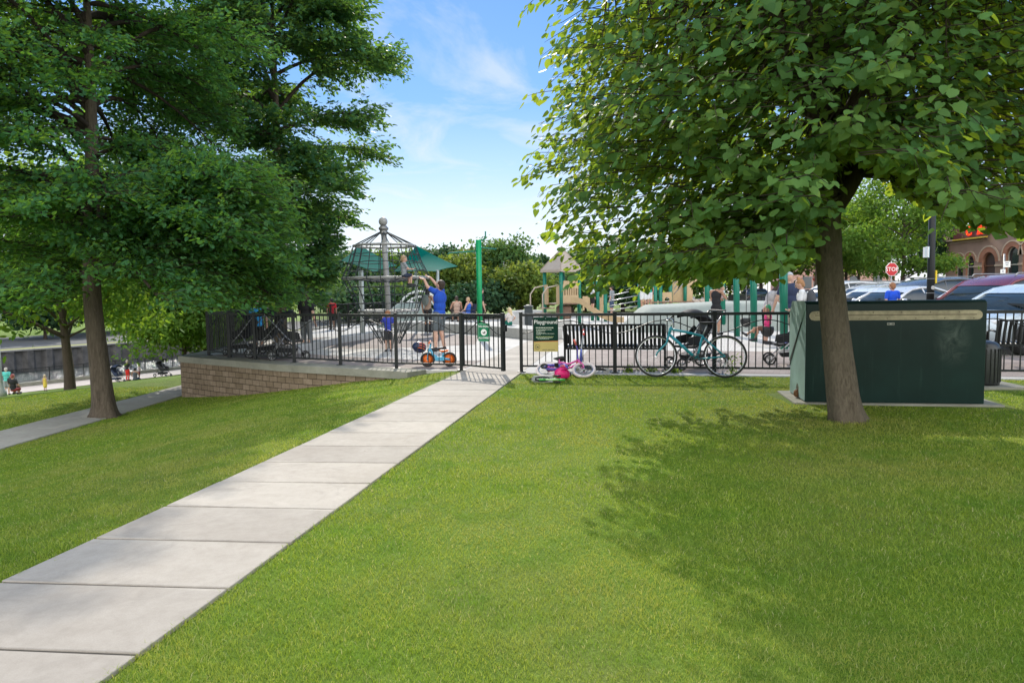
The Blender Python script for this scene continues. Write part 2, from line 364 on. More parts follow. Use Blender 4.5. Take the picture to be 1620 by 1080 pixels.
# ---------------------------------------------------------------- concrete path of 4 ft slabs
pd = Vector((.176, .9845, 0)).normalized(); pn = Vector((pd.y, -pd.x, 0))
m = MB(); g = MB()
jc0 = gr(359, 932); base = (Vector((-2.65, 3.48, 0))+Vector((-1.43, 3.36, 0)))/2; jn = (Vector((-1.43, 3.36, 0))-Vector((-2.65, 3.48, 0))).normalized()
PATH_N = 29
def pside(k, s):       # joint k, side -1/+1
    c = base + pd*(.638*k); h_ = .615 + (-.003*k if k > 0 else 0)
    return c + jn*(s*h_)
for k in range(-7, PATH_N):
    gap = .010
    a, b, c, d = pside(k, -1), pside(k, 1), pside(k+1, 1), pside(k+1, -1); e = pd*gap
    tl = (rnd.random()-.5)*.006
    top = [a+e, b+e, c-e, d-e]; zz = [.006+tl, .006-tl, .006-tl*.6, .006+tl*.5]
    top = [Vector((p.x, p.y, z)) for p, z in zip(top, zz)]; m.ext([p-Vector((0, 0, .09)) for p in top], (0, 0, .09))
a, b, c, d = pside(-7, -1), pside(-7, 1), pside(PATH_N, 1), pside(PATH_N, -1)
pt = m.build('path', CONC, bev=.006); tag(pt, kind='structure')
g.ext([Vector((p.x, p.y, -.06)) for p in (a, b, c, d)], (0, 0, .058)); tag(g.build('path_joints', JOINT), kind='structure')
# ---------------------------------------------------------------- plaza (play area) slab
FL = [gr(*p) for p in ((730, 585.5), (627.5, 583), (539, 578), (466, 574), (404, 569), (364, 566), (330.5, 562))]   # left fence posts
FRd = Vector((1.665, -.375, 0)).normalized(); FR0 = gr(825, 588)
FR = [FR0 + FRd*(1.69*i) for i in range(8)]
def off(p, q, d):
    t = (q-p).normalized(); return Vector((t.y, -t.x, 0))*d
edge = []
for i, p in enumerate(FL):
    a = FL[max(i-1, 0)]; b = FL[min(i+1, len(FL)-1)]; edge.append(p + off(b, a, .40))
WEND = edge[-1] + Vector((-.35, .1, 0)); WBACK = [Vector((-8.1, 20, 0)), Vector((-8.6, 30, 0)), Vector((-9, 46, 0))]
gl = pside(14.9, -1); WST = Vector((-1.9, 12.72, 0))
rfront = [FR0 + FRd*t + Vector((-.05, -.22, 0)) for t in (0.05, 3, 6, 9, 12, 16)]
pz = [Vector((-.98, 12.95, 0)), Vector((.10, 12.55, 0))] + rfront + [Vector((16, 14, 0)), Vector((22, 46, 0))] + WBACK[::-1] + [e + Vector((0, .18, 0)) for e in edge[::-1][:-1]]
MBp = MB(); MBp.ext([Vector((p.x, p.y, -.25)) for p in pz], (0, 0, .25)); tag(MBp.build('plaza', CONC2), kind='structure')
# brick paver bands (4 mm sheets)
def band(pts, name='paver_band', mat=PAVE, z=.004):
    m = MB(); m.sheet([Vector((p.x, p.y, z)) for p in pts]); tag(m.build(name, mat), kind='structure')
inn = [FL[i] + off(FL[min(i+1, 6)], FL[max(i-1, 0)], -1.55) for i in range(7)]
inl = [FL[i] + off(FL[min(i+1, 6)], FL[max(i-1, 0)], -.05) for i in range(7)]
# left band, stops at the path
lb = [p for p in inl[1:]] + [p for p in inn[::-1]]
lb = [pside(15.3, -1)+Vector((-.06, 0, 0))] + inl[1:] + inn[::-1][:-1] + [pside(18.1, -1)+Vector((-.06, 0, 0))]
band(lb)
q0 = pside(15.0, 1)+Vector((.9, 0, 0)); band([q0+Vector((0, .05, 0)), FR[2]+Vector((0, .1, 0)), FR[5]+Vector((0, .1, 0)), FR[7]+Vector((0, .1, 0)), FR[7]+Vector((.6, 3.3, 0)), gr(1238, 556), gr(1100, 555), gr(930, 553)])
band([gr(*p) for p in ((430, 546), (470, 536), (600, 528), (690, 527), (758, 532), (752, 545), (690, 548), (560, 552))])
# ---------------------------------------------------------------- retaining wall > block face, cap
wl = root('retaining_wall', WEND, 0, 'curved retaining wall of tan split blocks under a pale concrete cap, left of the path', 'wall')
BLK = None
def blockmat():
    m, n = nt('split_block'); mp = nd(n, 'ShaderNodeMapping'); n.links.new(coord(n, 'UV'), mp.inputs[0])
    b = nd(n, 'ShaderNodeTexBrick'); n.links.new(mp.outputs[0], b.inputs['Vector']); b.inputs['Scale'].default_value = 1
    b.inputs['Brick Width'].default_value = .26; b.inputs['Row Height'].default_value = .125; b.inputs['Bias'].default_value = -.1; b.inputs['Mortar Size'].default_value = .006
    b.inputs['Color1'].default_value = (.235, .175, .12, 1); b.inputs['Color2'].default_value = (.335, .255, .185, 1); b.inputs['Mortar'].default_value = (.06, .045, .035, 1)
    f = noise(n, coord(n), 9, 6, .7); c = mix(n, .65, b.outputs['Color'], ramp(n, f, [(.3, (.5, .46, .42)), (.65, (1, 1, 1))]).outputs[0], 'MULTIPLY')
    h = mix(n, .5, f, mix(n, 1, (1, 1, 1), b.outputs['Fac'], 'SUBTRACT'))
    pbsdf(n, c, .92, spec=.15, normal=bumpn(n, h, .9, .03)); return m
line = [WBACK[2], WBACK[1], WBACK[0], WEND] + edge[::-1][1:-1] + [WST]
def smooth_line(pts, k=5):
    out = []
    for i in range(len(pts)-1):
        p0 = pts[max(i-1, 0)]; p1 = pts[i]; p2 = pts[i+1]; p3 = pts[min(i+2, len(pts)-1)]
        for j in range(k):
            t = j/k; out.append(.5*((2*p1)+(p2-p0)*t+(2*p0-5*p1+4*p2-p3)*t*t+(3*p1-p0-3*p2+p3)*t**3))
    return out + [pts[-1]]
wline = line[:3] + [WEND] + smooth_line([WEND] + edge[::-1][1:-1] + [WST], 4)[1:]
bm = bmesh.new(); uvl = bm.loops.layers.uv.new('UVMap'); s = 0; prev = None
for i, p in enumerate(wline):
    if i: s += (wline[i]-wline[i-1]).length
    cur = (bm.verts.new(Vector((p.x, p.y, -1.35))-WEND), bm.verts.new(Vector((p.x, p.y, -.13))-WEND), s)
    if prev:
        f = bm.faces.new((prev[0], cur[0], cur[1], prev[1]))
        for l, (u, v) in zip(f.loops, ((prev[2], -1.35), (s, -1.35), (s, -.13), (prev[2], -.13))): l[uvl].uv = (u, v)
    prev = cur
me = bpy.data.meshes.new('block_face'); bm.to_mesh(me); bm.free(); me.materials.append(blockmat()); link('block_face', me, wl)
m = MB(); capw = .5
for i in range(len(wline)-1):
    a, b = wline[i], wline[i+1]
    if (b-a).length < .01: continue
    def nn(j):
        p = wline[max(j-1, 0)]; q = wline[min(j+1, len(wline)-1)]; t = (q-p).normalized(); return Vector((t.y, -t.x, 0))
    n0, n1 = nn(i), nn(i+1)
    P = [a + n0*.05, b + n1*.05, b - n1*(capw-.05), a - n0*(capw-.05)]
    m.ext([Vector((p.x, p.y, -.13))-WEND for p in P], (0, 0, .142))
m.build('cap', CONCD, wl)
# ---------------------------------------------------------------- lower path, riverwalk, river
lp = []; yy = np.linspace(-8, 20, 29); m = MB()
for k in range(len(yy)-1):
    y0, y1 = yy[k]+.006, yy[k+1]-.006
    def xr(y): return -8.36 + .10*math.sin(y*.5) + max(0, y-15.5)*.05 + max(0, 11-y)*.02
    def xl(y): return xr(y)-1.2 + max(0, y-14)*.04
    m.ext([(xl(y0), y0, -1.10), (xr(y0), y0, -1.10), (xr(y1), y1, -1.10), (xl(y1), y1, -1.10)], (0, 0, .112))
m.ext([(xl(20), 20, -1.1), (xr(20), 20, -1.1), (-8.2, 24, -1.1), (-9.5, 24, -1.1)], (0, 0, .112))
tag(m.build('lower_path', concmat('lower_concrete', (.34, .32, .29), (.44, .42, .38))), kind='structure')
def Dp(D, s, z):     # point at distance D from the riverwalk line, s along it
    a = Vector((-37, 49, 0)); d = Vector((.524, .852, 0)); nrm = Vector((.852, -.524, 0)); p = a + d*s + nrm*D
    return Vector((p.x, p.y, z))
m = MB(); m.sheet([Dp(1, -60, -5.27), Dp(1, 70, -5.27), Dp(-2.7, 70, -5.27), Dp(-2.7, -60, -5.27)]); tag(m.build('riverwalk', concmat('riverwalk_concrete', (.46, .40, .36), (.54, .48, .43))), kind='structure')
m = MB(); m.ext([Dp(-2.7, -60, -5.6), Dp(-2.7, 70, -5.6), Dp(-3.15, 70, -5.6), Dp(-3.15, -60, -5.6)], (0, 0, .62)); tag(m.build('riverwalk_kerb', CONCD), kind='structure')
wm, n = nt('river_water'); v = coord(n); mp = nd(n, 'ShaderNodeMapping'); n.links.new(v, mp.inputs[0]); mp.inputs['Rotation'].default_value = (0, 0, .6); mp.inputs['Scale'].default_value = (1, .45, 1)
h1 = noise(n, mp.outputs[0], 2.2, 4, .6, .4); h2 = noise(n, v, .35, 3)
pbsdf(n, (.045, .055, .048), .14, spec=.6, normal=bumpn(n, mix(n, .3, h1, h2), 1.0, .55))
m = MB(); m.sheet([Dp(-3.6, -120, -7.6), Dp(-3.6, 160, -7.6), Dp(-40.2, 160, -7.6), Dp(-40.2, -120, -7.6)]); tag(m.build('river_water', wm), kind='structure')
# far bank: sheet-pile wall, strip, parking lot
sw = root('sheet_pile_wall', Dp(-40, 0, -8), 0, 'weathered grey sheet-pile wall along the far bank of the river', 'wall')
m = MB(); pts = []; b0 = Dp(-40, 0, -8)
for k in range(-110, 260):
    o_ = k % 4; D = -40.0 if o_ in (0, 1) else -40.45; pts.append(Dp(D, k*.55+(0 if o_ in (0, 2) else .12), 0)-Vector((b0.x, b0.y, 0)))
vs = [Vector((p.x, p.y, 0)) for p in pts] + [Vector((p.x, p.y, 3.0)) for p in pts]; N_ = len(pts)
m.add(vs, [[i, i+1, N_+i+1, N_+i] for i in range(N_-1)]); m.build('piles', M('pile_steel', (.085, .08, .078), .85, var=.45, scale=1.2), sw)
m = MB(); m.ext([Dp(-39.95, -60, 3)-Vector((b0.x, b0.y, 0)), Dp(-39.95, 140, 3)-Vector((b0.x, b0.y, 0)), Dp(-40.7, 140, 3)-Vector((b0.x, b0.y, 0)), Dp(-40.7, -60, 3)-Vector((b0.x, b0.y, 0))], (0, 0, .18)); m.build('coping', M('coping', (.22, .21, .2), .9), sw)
m = MB(); m.sheet([Dp(-40.6, -80, -4.88), Dp(-40.6, 140, -4.88), Dp(-44, 140, -4.88), Dp(-44, -80, -4.88)]); tag(m.build('far_bank_verge', M('dry_verge', (.26, .27, .08), .9, var=.3, scale=.6)), kind='structure')
m = MB(); m.sheet([Dp(-44, -80, -4.86), Dp(-44, 140, -4.86), Dp(-75, 140, -4.86), Dp(-75, -80, -4.86)]); tag(m.build('parking_lot', M('far_asphalt', (.10, .10, .098), .9)), kind='structure')
# street on the right
ASPH = M('asphalt', (.06, .06, .062), .9, var=.25, scale=3, bump=.2)
m = MB(); m.sheet([Vector((13.2, 8, -.004)), Vector((37.6, 8, -.004)), Vector((37.6, 140, -.004)), Vector((24, 140, -.004))]); tag(m.build('street', ASPH), kind='structure')
m = MB(); m.ext([Vector((12.2, 8, -.05)), Vector((13.2, 8, -.05)), Vector((19, 60, -.05)), Vector((18, 60, -.05))], (0, 0, .13)); tag(m.build('kerb', CONCD), kind='structure')
m = MB(); m.ext([Vector((37.7, 8, -.05)), Vector((46, 8, -.05)), Vector((46, 140, -.05)), Vector((37.7, 140, -.05))], (0, 0, .16)); tag(m.build('sidewalk', CONC), kind='structure')
# ---------------------------------------------------------------- fences
def fence(posts, label, wave=True, h=1.07, name='metal_fence', sp=.112, mat=BLACK, detail=True, lean=None, cat='fence', pw=.06, group=None, zs=None):
    b = posts[0]; r = root(name, b, 0, label, cat, group); L = [p-b for p in posts]; tr = MB(); br = MB(); U = Vector((0, 0, 1))
    for p in L:
        m = MB(); m.box(p+U*(h/2), (pw, pw, h)); 
        if detail: m.box(p+U*.008, (.15, .15, .016)); m.box(p+U*(h+.006), (pw+.012, pw+.012, .02))
        m.build('post', mat, r)
    for i in range(len(L)-1):
        a, c = L[i], L[i+1]; d = (c-a); ln = d.length; t = d/ln
        tr.bar(a+t*pw/2+U*(h-.035), c-t*pw/2+U*(h-.035), .045, .05); br.bar(a+t*pw/2+U*.11, c-t*pw/2+U*.11, .03, .035)
        k = max(2, int(round(ln/sp))); m = MB()
        for j in range(1, k): q = a+d*(j/k); m.bar(q+U*.127, q+U*(h-.06), .0145)
        m.build('pickets', mat, r)
        if wave:
            o_ = Vector((t.y, -t.x, 0))*.019
            pts = [a+d*s+U*(.70+.115*(1-math.cos(2*PI*s)))+o_ for s in [x/22*(1-pw/ln)+pw/2/ln for x in range(23)]]
            w = MB(); w.tube(pts, .0085, 6); w.build('wave_bar', mat, r)
    tr.build('top_rail', mat, r); br.build('bottom_rail', mat, r); return r
fl = fence([p+Vector((0, 0, 0)) for p in FL] + [Vector((-7.65, 19.0, 0)), Vector((-7.8, 21, 0)), Vector((-8.0, 23.2, 0))], 'black metal playground fence curving along the top of the block wall, left of the gate')
fr = fence(FR, 'black metal playground fence running right from the path behind the parked bicycles')
# gate, ajar toward the camera
gp = FL[0]; ge = at(796, 560, 12.25); gd = Vector((ge.x-gp.x, ge.y-gp.y, 0)); gl_ = gd.length; gt = gd/gl_
gate = root('gate', gp, math.atan2(gt.y, gt.x), 'black metal gate standing ajar across the path with a green sign on it', 'gate')
m = MB(); U = Vector((0, 0, 1))
m.bar((.055, 0, .08), (.055, 0, 1.075), .045); m.bar((gl_, 0, .06), (gl_, 0, 1.085), .06); m.bar((.078, 0, 1.045), (gl_-.03, 0, 1.045), .045); m.bar((.078, 0, .11), (gl_-.03, 0, .11), .035); m.build('gate_frame', BLACK, gate)
m = MB()
for j in range(1, 9): x = .055+(gl_-.055)*j/9; m.bar((x, 0, .127), (x, 0, 1.023), .0145)
m.build('pickets', BLACK, gate)
m = MB(); m.tube([(.085+(gl_-.125)*s, -.019, .70+.115*(1-math.cos(2*PI*s))) for s in [x/22 for x in range(23)]], .0085, 6); m.build('wave_bar', BLACK, gate)
m = MB(); m.box((gl_+.055, 0, .82), (.05, .06, .12), bev=.006); m.box((gl_+.085, 0, .84), (.03, .02, .03)); m.build('latch', BLACK, gate)
for z in (.25, .85): m = MB(); m.tube([(.02, 0, z), (.02, 0, z+.07)], .018, 8); m.build('hinge', BLACK, gate)
# signs
WHT = M('white_print', (.80, .80, .76), .5, var=.04); GRN = M('sign_green', (.008, .17, .075), .5, var=.08, spec=.2); DGRN = M('dark_green_enamel', (.006, .035, .022), .6, var=.1, spec=.1); TAN = M('sign_tan', (.50, .40, .14), .5, var=.06, spec=.2); ORG = M('orange_line', (.6, .16, .04), .5)
def sign_txt(parent, body, size, loc, mat, bold=0, rot=(PI/2, 0, 0), name='lettering', **k):
    me = text_mesh(body, size, mat, name, .0012, bold=bold, **k); o = link(name, me, parent); o.location = loc; o.rotation_euler = rot; return o
def rrect(w, h, r, k=5):
    p = []
    for cx, cz, a0 in ((w/2-r, h/2-r, 0), (-w/2+r, h/2-r, 90), (-w/2+r, -h/2+r, 180), (w/2-r, -h/2+r, 270)):
        for i in range(k+1): a = R(a0+90*i/k); p.append((cx+r*math.cos(a), 0, cz+r*math.sin(a)))
    return p
gs = root('gate_sign', gate.matrix_basis @ Vector((0, 0, 0)), 0, 'small green sign with white lettering hanging on the gate', 'sign')
gc = Vector(gp) + gt*(gl_*.60) + Vector((0, 0, .735)) + Vector((gt.y, -gt.x, 0))*.035; gs.location = gc; gs.rotation_euler = (0, 0, math.atan2(gt.y, gt.x)*.55)
m = MB(); m.ext([(x, .004, z) for x, _, z in rrect(.235, .33, .03)], (0, -.006, 0)); m.build('plate', GRN, gs)
m = MB(); P = rrect(.215, .31, .024); Q = rrect(.205, .30, .02)
m.add([(x, -.0035, z) for x, _, z in P]+[(x, -.0035, z) for x, _, z in Q], [[i, (i+1) % 24, 24+(i+1) % 24, 24+i] for i in range(24)]); m.build('border', M('pale_green', (.25, .5, .36), .5), gs)
sign_txt(gs, 'NO DOGS', .046, (0, -.0045, .105), WHT, .001); sign_txt(gs, 'ALLOWED', .046, (0, -.0045, -.102), WHT, .001)
m = MB(); m.lathe([(.058, 0), (.058, .002)], 20, (0, -.0045, 0), Matrix.Rotation(PI/2, 3, 'X')); m.build('disc', WHT, gs)
m = MB(); m.ext([(x*.9, -.0075, z*.9) for x, z in ((-.04, .0), (-.036, -.012), (-.012, -.008), (-.008, -.034), (.0, -.034), (.002, -.012), (.018, -.014), (.022, -.034), (.03, -.034), (.03, -.004), (.036, .012), (.026, .026), (.014, .022), (.012, .004))], (0, -.0015, 0)); m.build('dog_symbol', M('sign_black', (.02, .02, .02), .5), gs)
ps = root('playground_sign', FR0 + FRd*.47 + Vector((-.015, -.045, .685)), math.atan2(FRd.y, FRd.x), 'dark green and tan sign reading Playground on the fence by the path', 'sign'); k_ = .0001
sg = (.445, .615); m = MB(); m.ext([(x, .004, z) for x, _, z in rrect(*sg, .012, 3)], (0, -.005, 0)); m.build('plate', DGRN, ps)
m = MB(); m.ext([(-.2215, -.001, -.3065), (.2215, -.001, -.3065), (.2215, -.001, -.125), (-.2215, -.001, -.135)], (0, -.0025, 0)); m.build('tan_panel', TAN, ps)
m = MB(); m.ext([(-.2215, -.001, -.1345), (.2215, -.001, -.1245), (.2215, -.001, -.114), (-.2215, -.001, -.128)], (0, -.003, 0)); m.build('orange_stripe', ORG, ps)
sign_txt(ps, 'Playground', .098, (.0, -.0026, .222), WHT, .0004, spacing=.98)
PL = M('pale_print', (.55, .62, .50), .5); PY = M('yellow_print', (.45, .55, .18), .5)
for z, w, x0, mt, hh in ((.12, .33, -.18, PL, .017), (.085, .28, -.175, PL, .009), (.07, .18, -.175, PL, .008), (.05, .09, -.17, PL, .008), (.032, .16, -.17, PL, .008), (.014, .32, -.17, PL, .008), (-.0, .08, -.17, PL, .008), (-.04, .33, -.18, PY, .009), (-.058, .31, -.18, PL, .009), (-.078, .22, -.15, PL, .008)):
    mm = MB(); x = x0
    while x < x0+w-.01:
        l_ = rnd.uniform(.012, .04); mm.box((x+l_/2, -.0018, z), (l_, .0015, hh)); x += l_+.008
    mm.build('text_line', mt, ps)
m = MB(); m.torus((-.152, -.0045, -.225), .043, .0035, Matrix.Rotation(PI/2, 3, 'X'), 24, 6); m.lathe([(.039, 0), (.039, .0015)], 20, (-.152, -.0036, -.225), Matrix.Rotation(PI/2, 3, 'X'), 1)
m.ext([(-.178, -.006, -.222), (-.16, -.006, -.236), (-.128, -.006, -.24), (-.13, -.006, -.222), (-.15, -.006, -.214)], (0, -.0015, 0)); m.build('round_emblem', [M('emblem_dark', (.04, .05, .03), .5), TAN], ps)
m = MB(); [m.box((x_, -.0042, -.275), (l_, .0015, .009)) for x_, l_ in ((-.02, .09), (.06, .05), (.13, .07))]; m.build('text_line', M('emblem_dark', (.04, .05, .03)), ps)
for z in (.285, -.29):
    m = MB(); m.lathe([(.006, 0), (.006, .003), (.003, .004)], 8, (0, -.001, z), Matrix.Rotation(PI/2, 3, 'X')); m.build('bolt', M('zinc', (.6, .6, .6), .3, 1), ps)
# perimeter fence on the street side, and fences at the back
fence([Vector((10.6+.142*i*2.2, 13.6+2.2*i, 0)) for i in range(18)], 'far perimeter fence of black pickets along the street in front of the parked cars', True, name='perimeter_fence', sp=.11)
bp = [gr(*q) for q in ()]
b0_ = at(491, 500, 27); b1_ = at(640, 500, 37); b0_.z = b1_.z = 0
fence([b0_.lerp(b1_, i/6) for i in range(7)], 'black fence behind the rope climber in front of the dark hedge', True, name='back_fence', detail=False)
rv = [Dp(-2.95, s_, -4.98) for s_ in np.arange(-26, 48, 2.6)]
fence(rv, 'black riverside railing on the kerb between the riverwalk and the water', False, name='river_railing', detail=False, sp=.13, pw=.075)
# low concrete seat walls
def lowwall(pts, h, w, label, name='seat_wall'):
    b = pts[0]; m = MB()
    for i in range(len(pts)-1):
        a, c = pts[i]-b, pts[i+1]-b; t = (c-a).normalized(); nn_ = Vector((-t.y, t.x, 0))*w
        m.ext([a, c, c+nn_, a+nn_], (0, 0, h))
    o = m.build(name, CONCW, bev=.02, loc=b); tag(o, label, 'low wall'); return o
CONCW = concmat('seat_wall_concrete', (.42, .41, .385), (.54, .525, .49))
lowwall([gr(u, v) for u, v in ((470, 560), (540, 543), (611, 532))], .2, .35, 'low concrete kerb wall left of the rope climber')
lowwall([gr(u, v) for u, v in ((625, 521.5), (700, 525.5), (770, 530.5), (842, 538))], .33, 1.1, 'low pale concrete seat wall behind the gate where the blonde girl sits')
# ---------------------------------------------------------------- grass blades
def inpoly(px, py, poly):
    ins = np.zeros(len(px), bool); n_ = len(poly)
    for i in range(n_):
        x0, y0 = poly[i][0], poly[i][1]; x1, y1 = poly[(i+1) % n_][0], poly[(i+1) % n_][1]
        c = ((y0 > py) != (y1 > py)) & (px < (x1-x0)*(py-y0)/((y1-y0) or 1e-9)+x0); ins ^= c
    return ins
def make_grass(N, y0, y1, e, xmin=None, spread=.80, extra=1.2):
    u = rng.random(N); y = (y0**e + u*(y1**e-y0**e))**(1/e); x = (rng.random(N)*2-1)*(y*spread+extra)
    return x, y
gx, gy = make_grass(900000, 1.5, 19.0, .42)
keep = ~((gx > pL(gy)+.0+.022*rng.standard_normal(len(gx))) & (gx < pR(gy)+.0+.022*rng.standard_normal(len(gx))))
keep &= ~inpoly(gx, gy, [(p.x, p.y) for p in pz]); keep &= ~inpoly(gx, gy, [(p.x, p.y) for p in [WST]+edge+[WEND]+WBACK+[Vector((0, 46, 0)), FL[0]]])
lxr = -8.36+.10*np.sin(gy*.5)+np.maximum(0, gy-15.5)*.05+np.maximum(0, 11-gy)*.02
keep &= ~((gx < lxr+.01) & (gx > lxr-1.22))
keep &= ~((gy > 13.1) & (gx > -1.2)); keep &= ~((gy > 12.0) & (gx > 4))
# concrete pads keep the grass out
PADC = [(3.52, 9.7), (3.5, 8.72), (5.98, 8.1), (6.3, 9.3)]; PADT = [(6.3, 10.6), (6.4, 9.55), (7.5, 9.4), (7.6, 10.4)]
for P_ in (PADC, PADT): keep &= ~inpoly(gx, gy, P_)
keep &= ((gx-3.65)**2+(gy-7.55)**2 > .19**2) & ((gx+8.42)**2+(gy-14.3)**2 > .4**2)
gx, gy = gx[keep], gy[keep]; N = len(gx); gz = terrain(gx, gy)-.015
tall = .75+.5*(np.sin(gx*1.3+np.sin(gy*1.1)*2)*np.sin(gy*1.7+1)*.5+.5)
dtr = np.minimum(np.hypot(gx-3.65, gy-7.55)-.17, np.hypot(gx+8.42, gy-14.3)-.3); dpa = np.minimum(np.abs(gx-pL(gy)), np.abs(gx-pR(gy)))
tall = tall*(1+1.3*np.exp(-np.maximum(dtr, 0)/.10)+.35*np.exp(-dpa/.03))
L = (.011+.013*rng.random(N))*tall; W_ = .0023*(np.maximum(gy, 2.2)/2.6)**.85*(.7+.6*rng.random(N))
an = rng.random(N)*2*PI; ln = L*(.4+1.1*rng.random(N)); la = rng.random(N)*2*PI
dx, dy = np.cos(an)*W_/2, np.sin(an)*W_/2; lx, ly = np.cos(la)*ln, np.sin(la)*ln
b = np.stack([gx, gy, gz], -1)
v0 = b+np.stack([-dx, -dy, 0*dx], -1); v1 = b+np.stack([dx, dy, 0*dx], -1)
mid = b+np.stack([lx*.3, ly*.3, L*.72], -1); v2 = mid+np.stack([dx*.8, dy*.8, 0*dx], -1); v3 = mid-np.stack([dx*.8, dy*.8, 0*dx], -1)
tip = b+np.stack([lx, ly, L], -1)
V = np.stack([v0, v1, v2, v3, tip], 1).reshape(-1, 3); i5 = np.arange(N)[:, None]*5
Fq = i5+np.array([[0, 1, 2, 3]]); Ft = i5+np.array([[3, 2, 4, 4]])
# two quads per blade (second one narrows to the tip)
tipw = np.stack([dx*.15, dy*.15, 0*dx], -1); V6 = np.stack([v0, v1, v2, v3, tip+tipw, tip-tipw], 1).reshape(-1, 3); i6 = np.arange(N)[:, None]*6
Fa = np.concatenate([i6+np.array([[0, 1, 2, 3]]), i6+np.array([[3, 2, 4, 5]])], 1).reshape(-1, 4)
va = np.stack([rng.random(N), np.where(rng.random(N) < .075, .3+.7*rng.random(N), 0), rng.random(N)], -1)
tag(link('grass', np_mesh('grass', V6, Fa, blademat(), np.repeat(va, 2, 0))), 'short bright green mown grass of the lawn', 'grass', kind='stuff')
# ---------------------------------------------------------------- leaves
def leaf_shape(kind):
    if kind == 'heart':   # two halves folded on the midrib, tip along +x
        o = [(0, 0), (-.10, .20), (.02, .42), (.30, .50), (.62, .36), (1.0, 0)]
        up = [(x, y, y*.22-.10*x*x) for x, y in o]; P = up + [(x, -y, z) for x, y, z in up[1:-1]]
        F = [[0, 5, 4, 3], [0, 3, 2, 1], [0, 6, 7, 8], [0, 8, 9, 5]]
        return np.array(P), np.array(F)
    if kind == 'oval':
        P = [(0, 0, 0), (.3, .26, .05), (.68, .22, .03), (1, 0, -.08), (.68, -.22, .03), (.3, -.26, .05)]
        return np.array(P), np.array([[0, 3, 2, 1], [0, 5, 4, 3]])
    P = [(0, 0, 0), (.5, .34, .06), (1, 0, -.05), (.5, -.34, .06)]; return np.array(P), np.array([[0, 3, 2, 1]])[:, [0, 1, 2, 3]]
def leaves(name, mat, pos, tipd, nrm, size, var, kind, parent):
    P, F = leaf_shape(kind); tipd = tipd/np.linalg.norm(tipd, axis=1, keepdims=True)
    y = np.cross(nrm, tipd); y /= np.maximum(np.linalg.norm(y, axis=1, keepdims=True), 1e-6); z = np.cross(tipd, y)
    s = size[:, None, None]; wv_ = (.72+.5*rng.random(len(pos)))[:, None, None]; cv_ = (-.6+2.6*rng.random(len(pos)))[:, None, None]; V = pos[:, None, :] + s*(P[None, :, 0:1]*tipd[:, None, :] + wv_*P[None, :, 1:2]*y[:, None, :] + cv_*P[None, :, 2:3]*z[:, None, :])
    k = len(P); N = len(pos); FF = (np.arange(N)[:, None, None]*k + F[None]).reshape(-1, 4)
    return link(name, np_mesh(name, V.reshape(-1, 3), FF, mat, np.repeat(var, len(F), 0), smooth=True), parent)
def rdir(N):
    v = rng.standard_normal((N, 3)); return v/np.linalg.norm(v, axis=1, keepdims=True)
def bez(a, b, c, k): return [a*(1-t)**2 + b*(2*t*(1-t)) + c*t*t for t in [i/k for i in range(k+1)]]
BARK1 = barkmat('elm_bark', (.022, .016, .012), (.17, .135, .10), 12, .14, 1.0); BARK2 = barkmat('linden_bark', (.038, .03, .022), (.185, .152, .11), 15, .3, .9); BARK3 = barkmat('far_bark', (.05, .04, .03), (.12, .09, .07))
from mathutils import noise as mn
def trunk_mesh(name, pts, rad, mat, parent, flare=0, n=18, seed=0, rug=0.0, sub=5, ridge=7.0, lean_flare=0.0):
    q = random.Random(seed); m = MB(); pts = [Vector(p) for p in pts]; out, rr = [], []
    for i in range(len(pts)-1):
        p0 = pts[max(i-1, 0)]; p1 = pts[i]; p2 = pts[i+1]; p3 = pts[min(i+2, len(pts)-1)]
        for j in range(sub):
            t = j/sub; out.append(.5*((2*p1)+(p2-p0)*t+(2*p0-5*p1+4*p2-p3)*t*t+(3*p1-p0-3*p2+p3)*t**3)); rr.append(rad[i]*(1-t)+rad[i+1]*t)
    out.append(pts[-1]); rr.append(rad[-1]); m.tube(out, rr, n); ph = [q.random()*6.28 for _ in range(4)]; vs = []
    for k, v in enumerate(m.v):
        ring = min(k//n, len(out)-1); c = out[ring]; d = Vector(v)-c; a = math.atan2(d.y, d.x); zz = c.z-out[0].z
        f = 1 + .06*math.sin(2*a+ph[0]+zz*.9)+.04*math.sin(5*a+ph[1]+zz*.6)
        if flare: f *= 1 + flare*math.exp(-zz/.14)*max(0, .55+.55*math.sin(3*a+ph[2])+.4*math.sin(5*a+ph[3])+lean_flare*max(0, -math.cos(a-.4)))
        if rug:
            e = mn.noise(Vector((math.cos(a)*ridge, math.sin(a)*ridge, c.z*1.3+seed)))+.5*mn.noise(Vector((math.cos(a)*ridge*2.2, math.sin(a)*ridge*2.2, c.z*3.2)))
            f += (abs(e)*2-.6)*rug/max(d.length, .05)*.8+.05*mn.noise(Vector((math.cos(a)*1.5, math.sin(a)*1.5, c.z*2)))
        vs.append(c+d*f)
    m.v = [tuple(v) for v in vs]; return m.build(name, mat, parent)
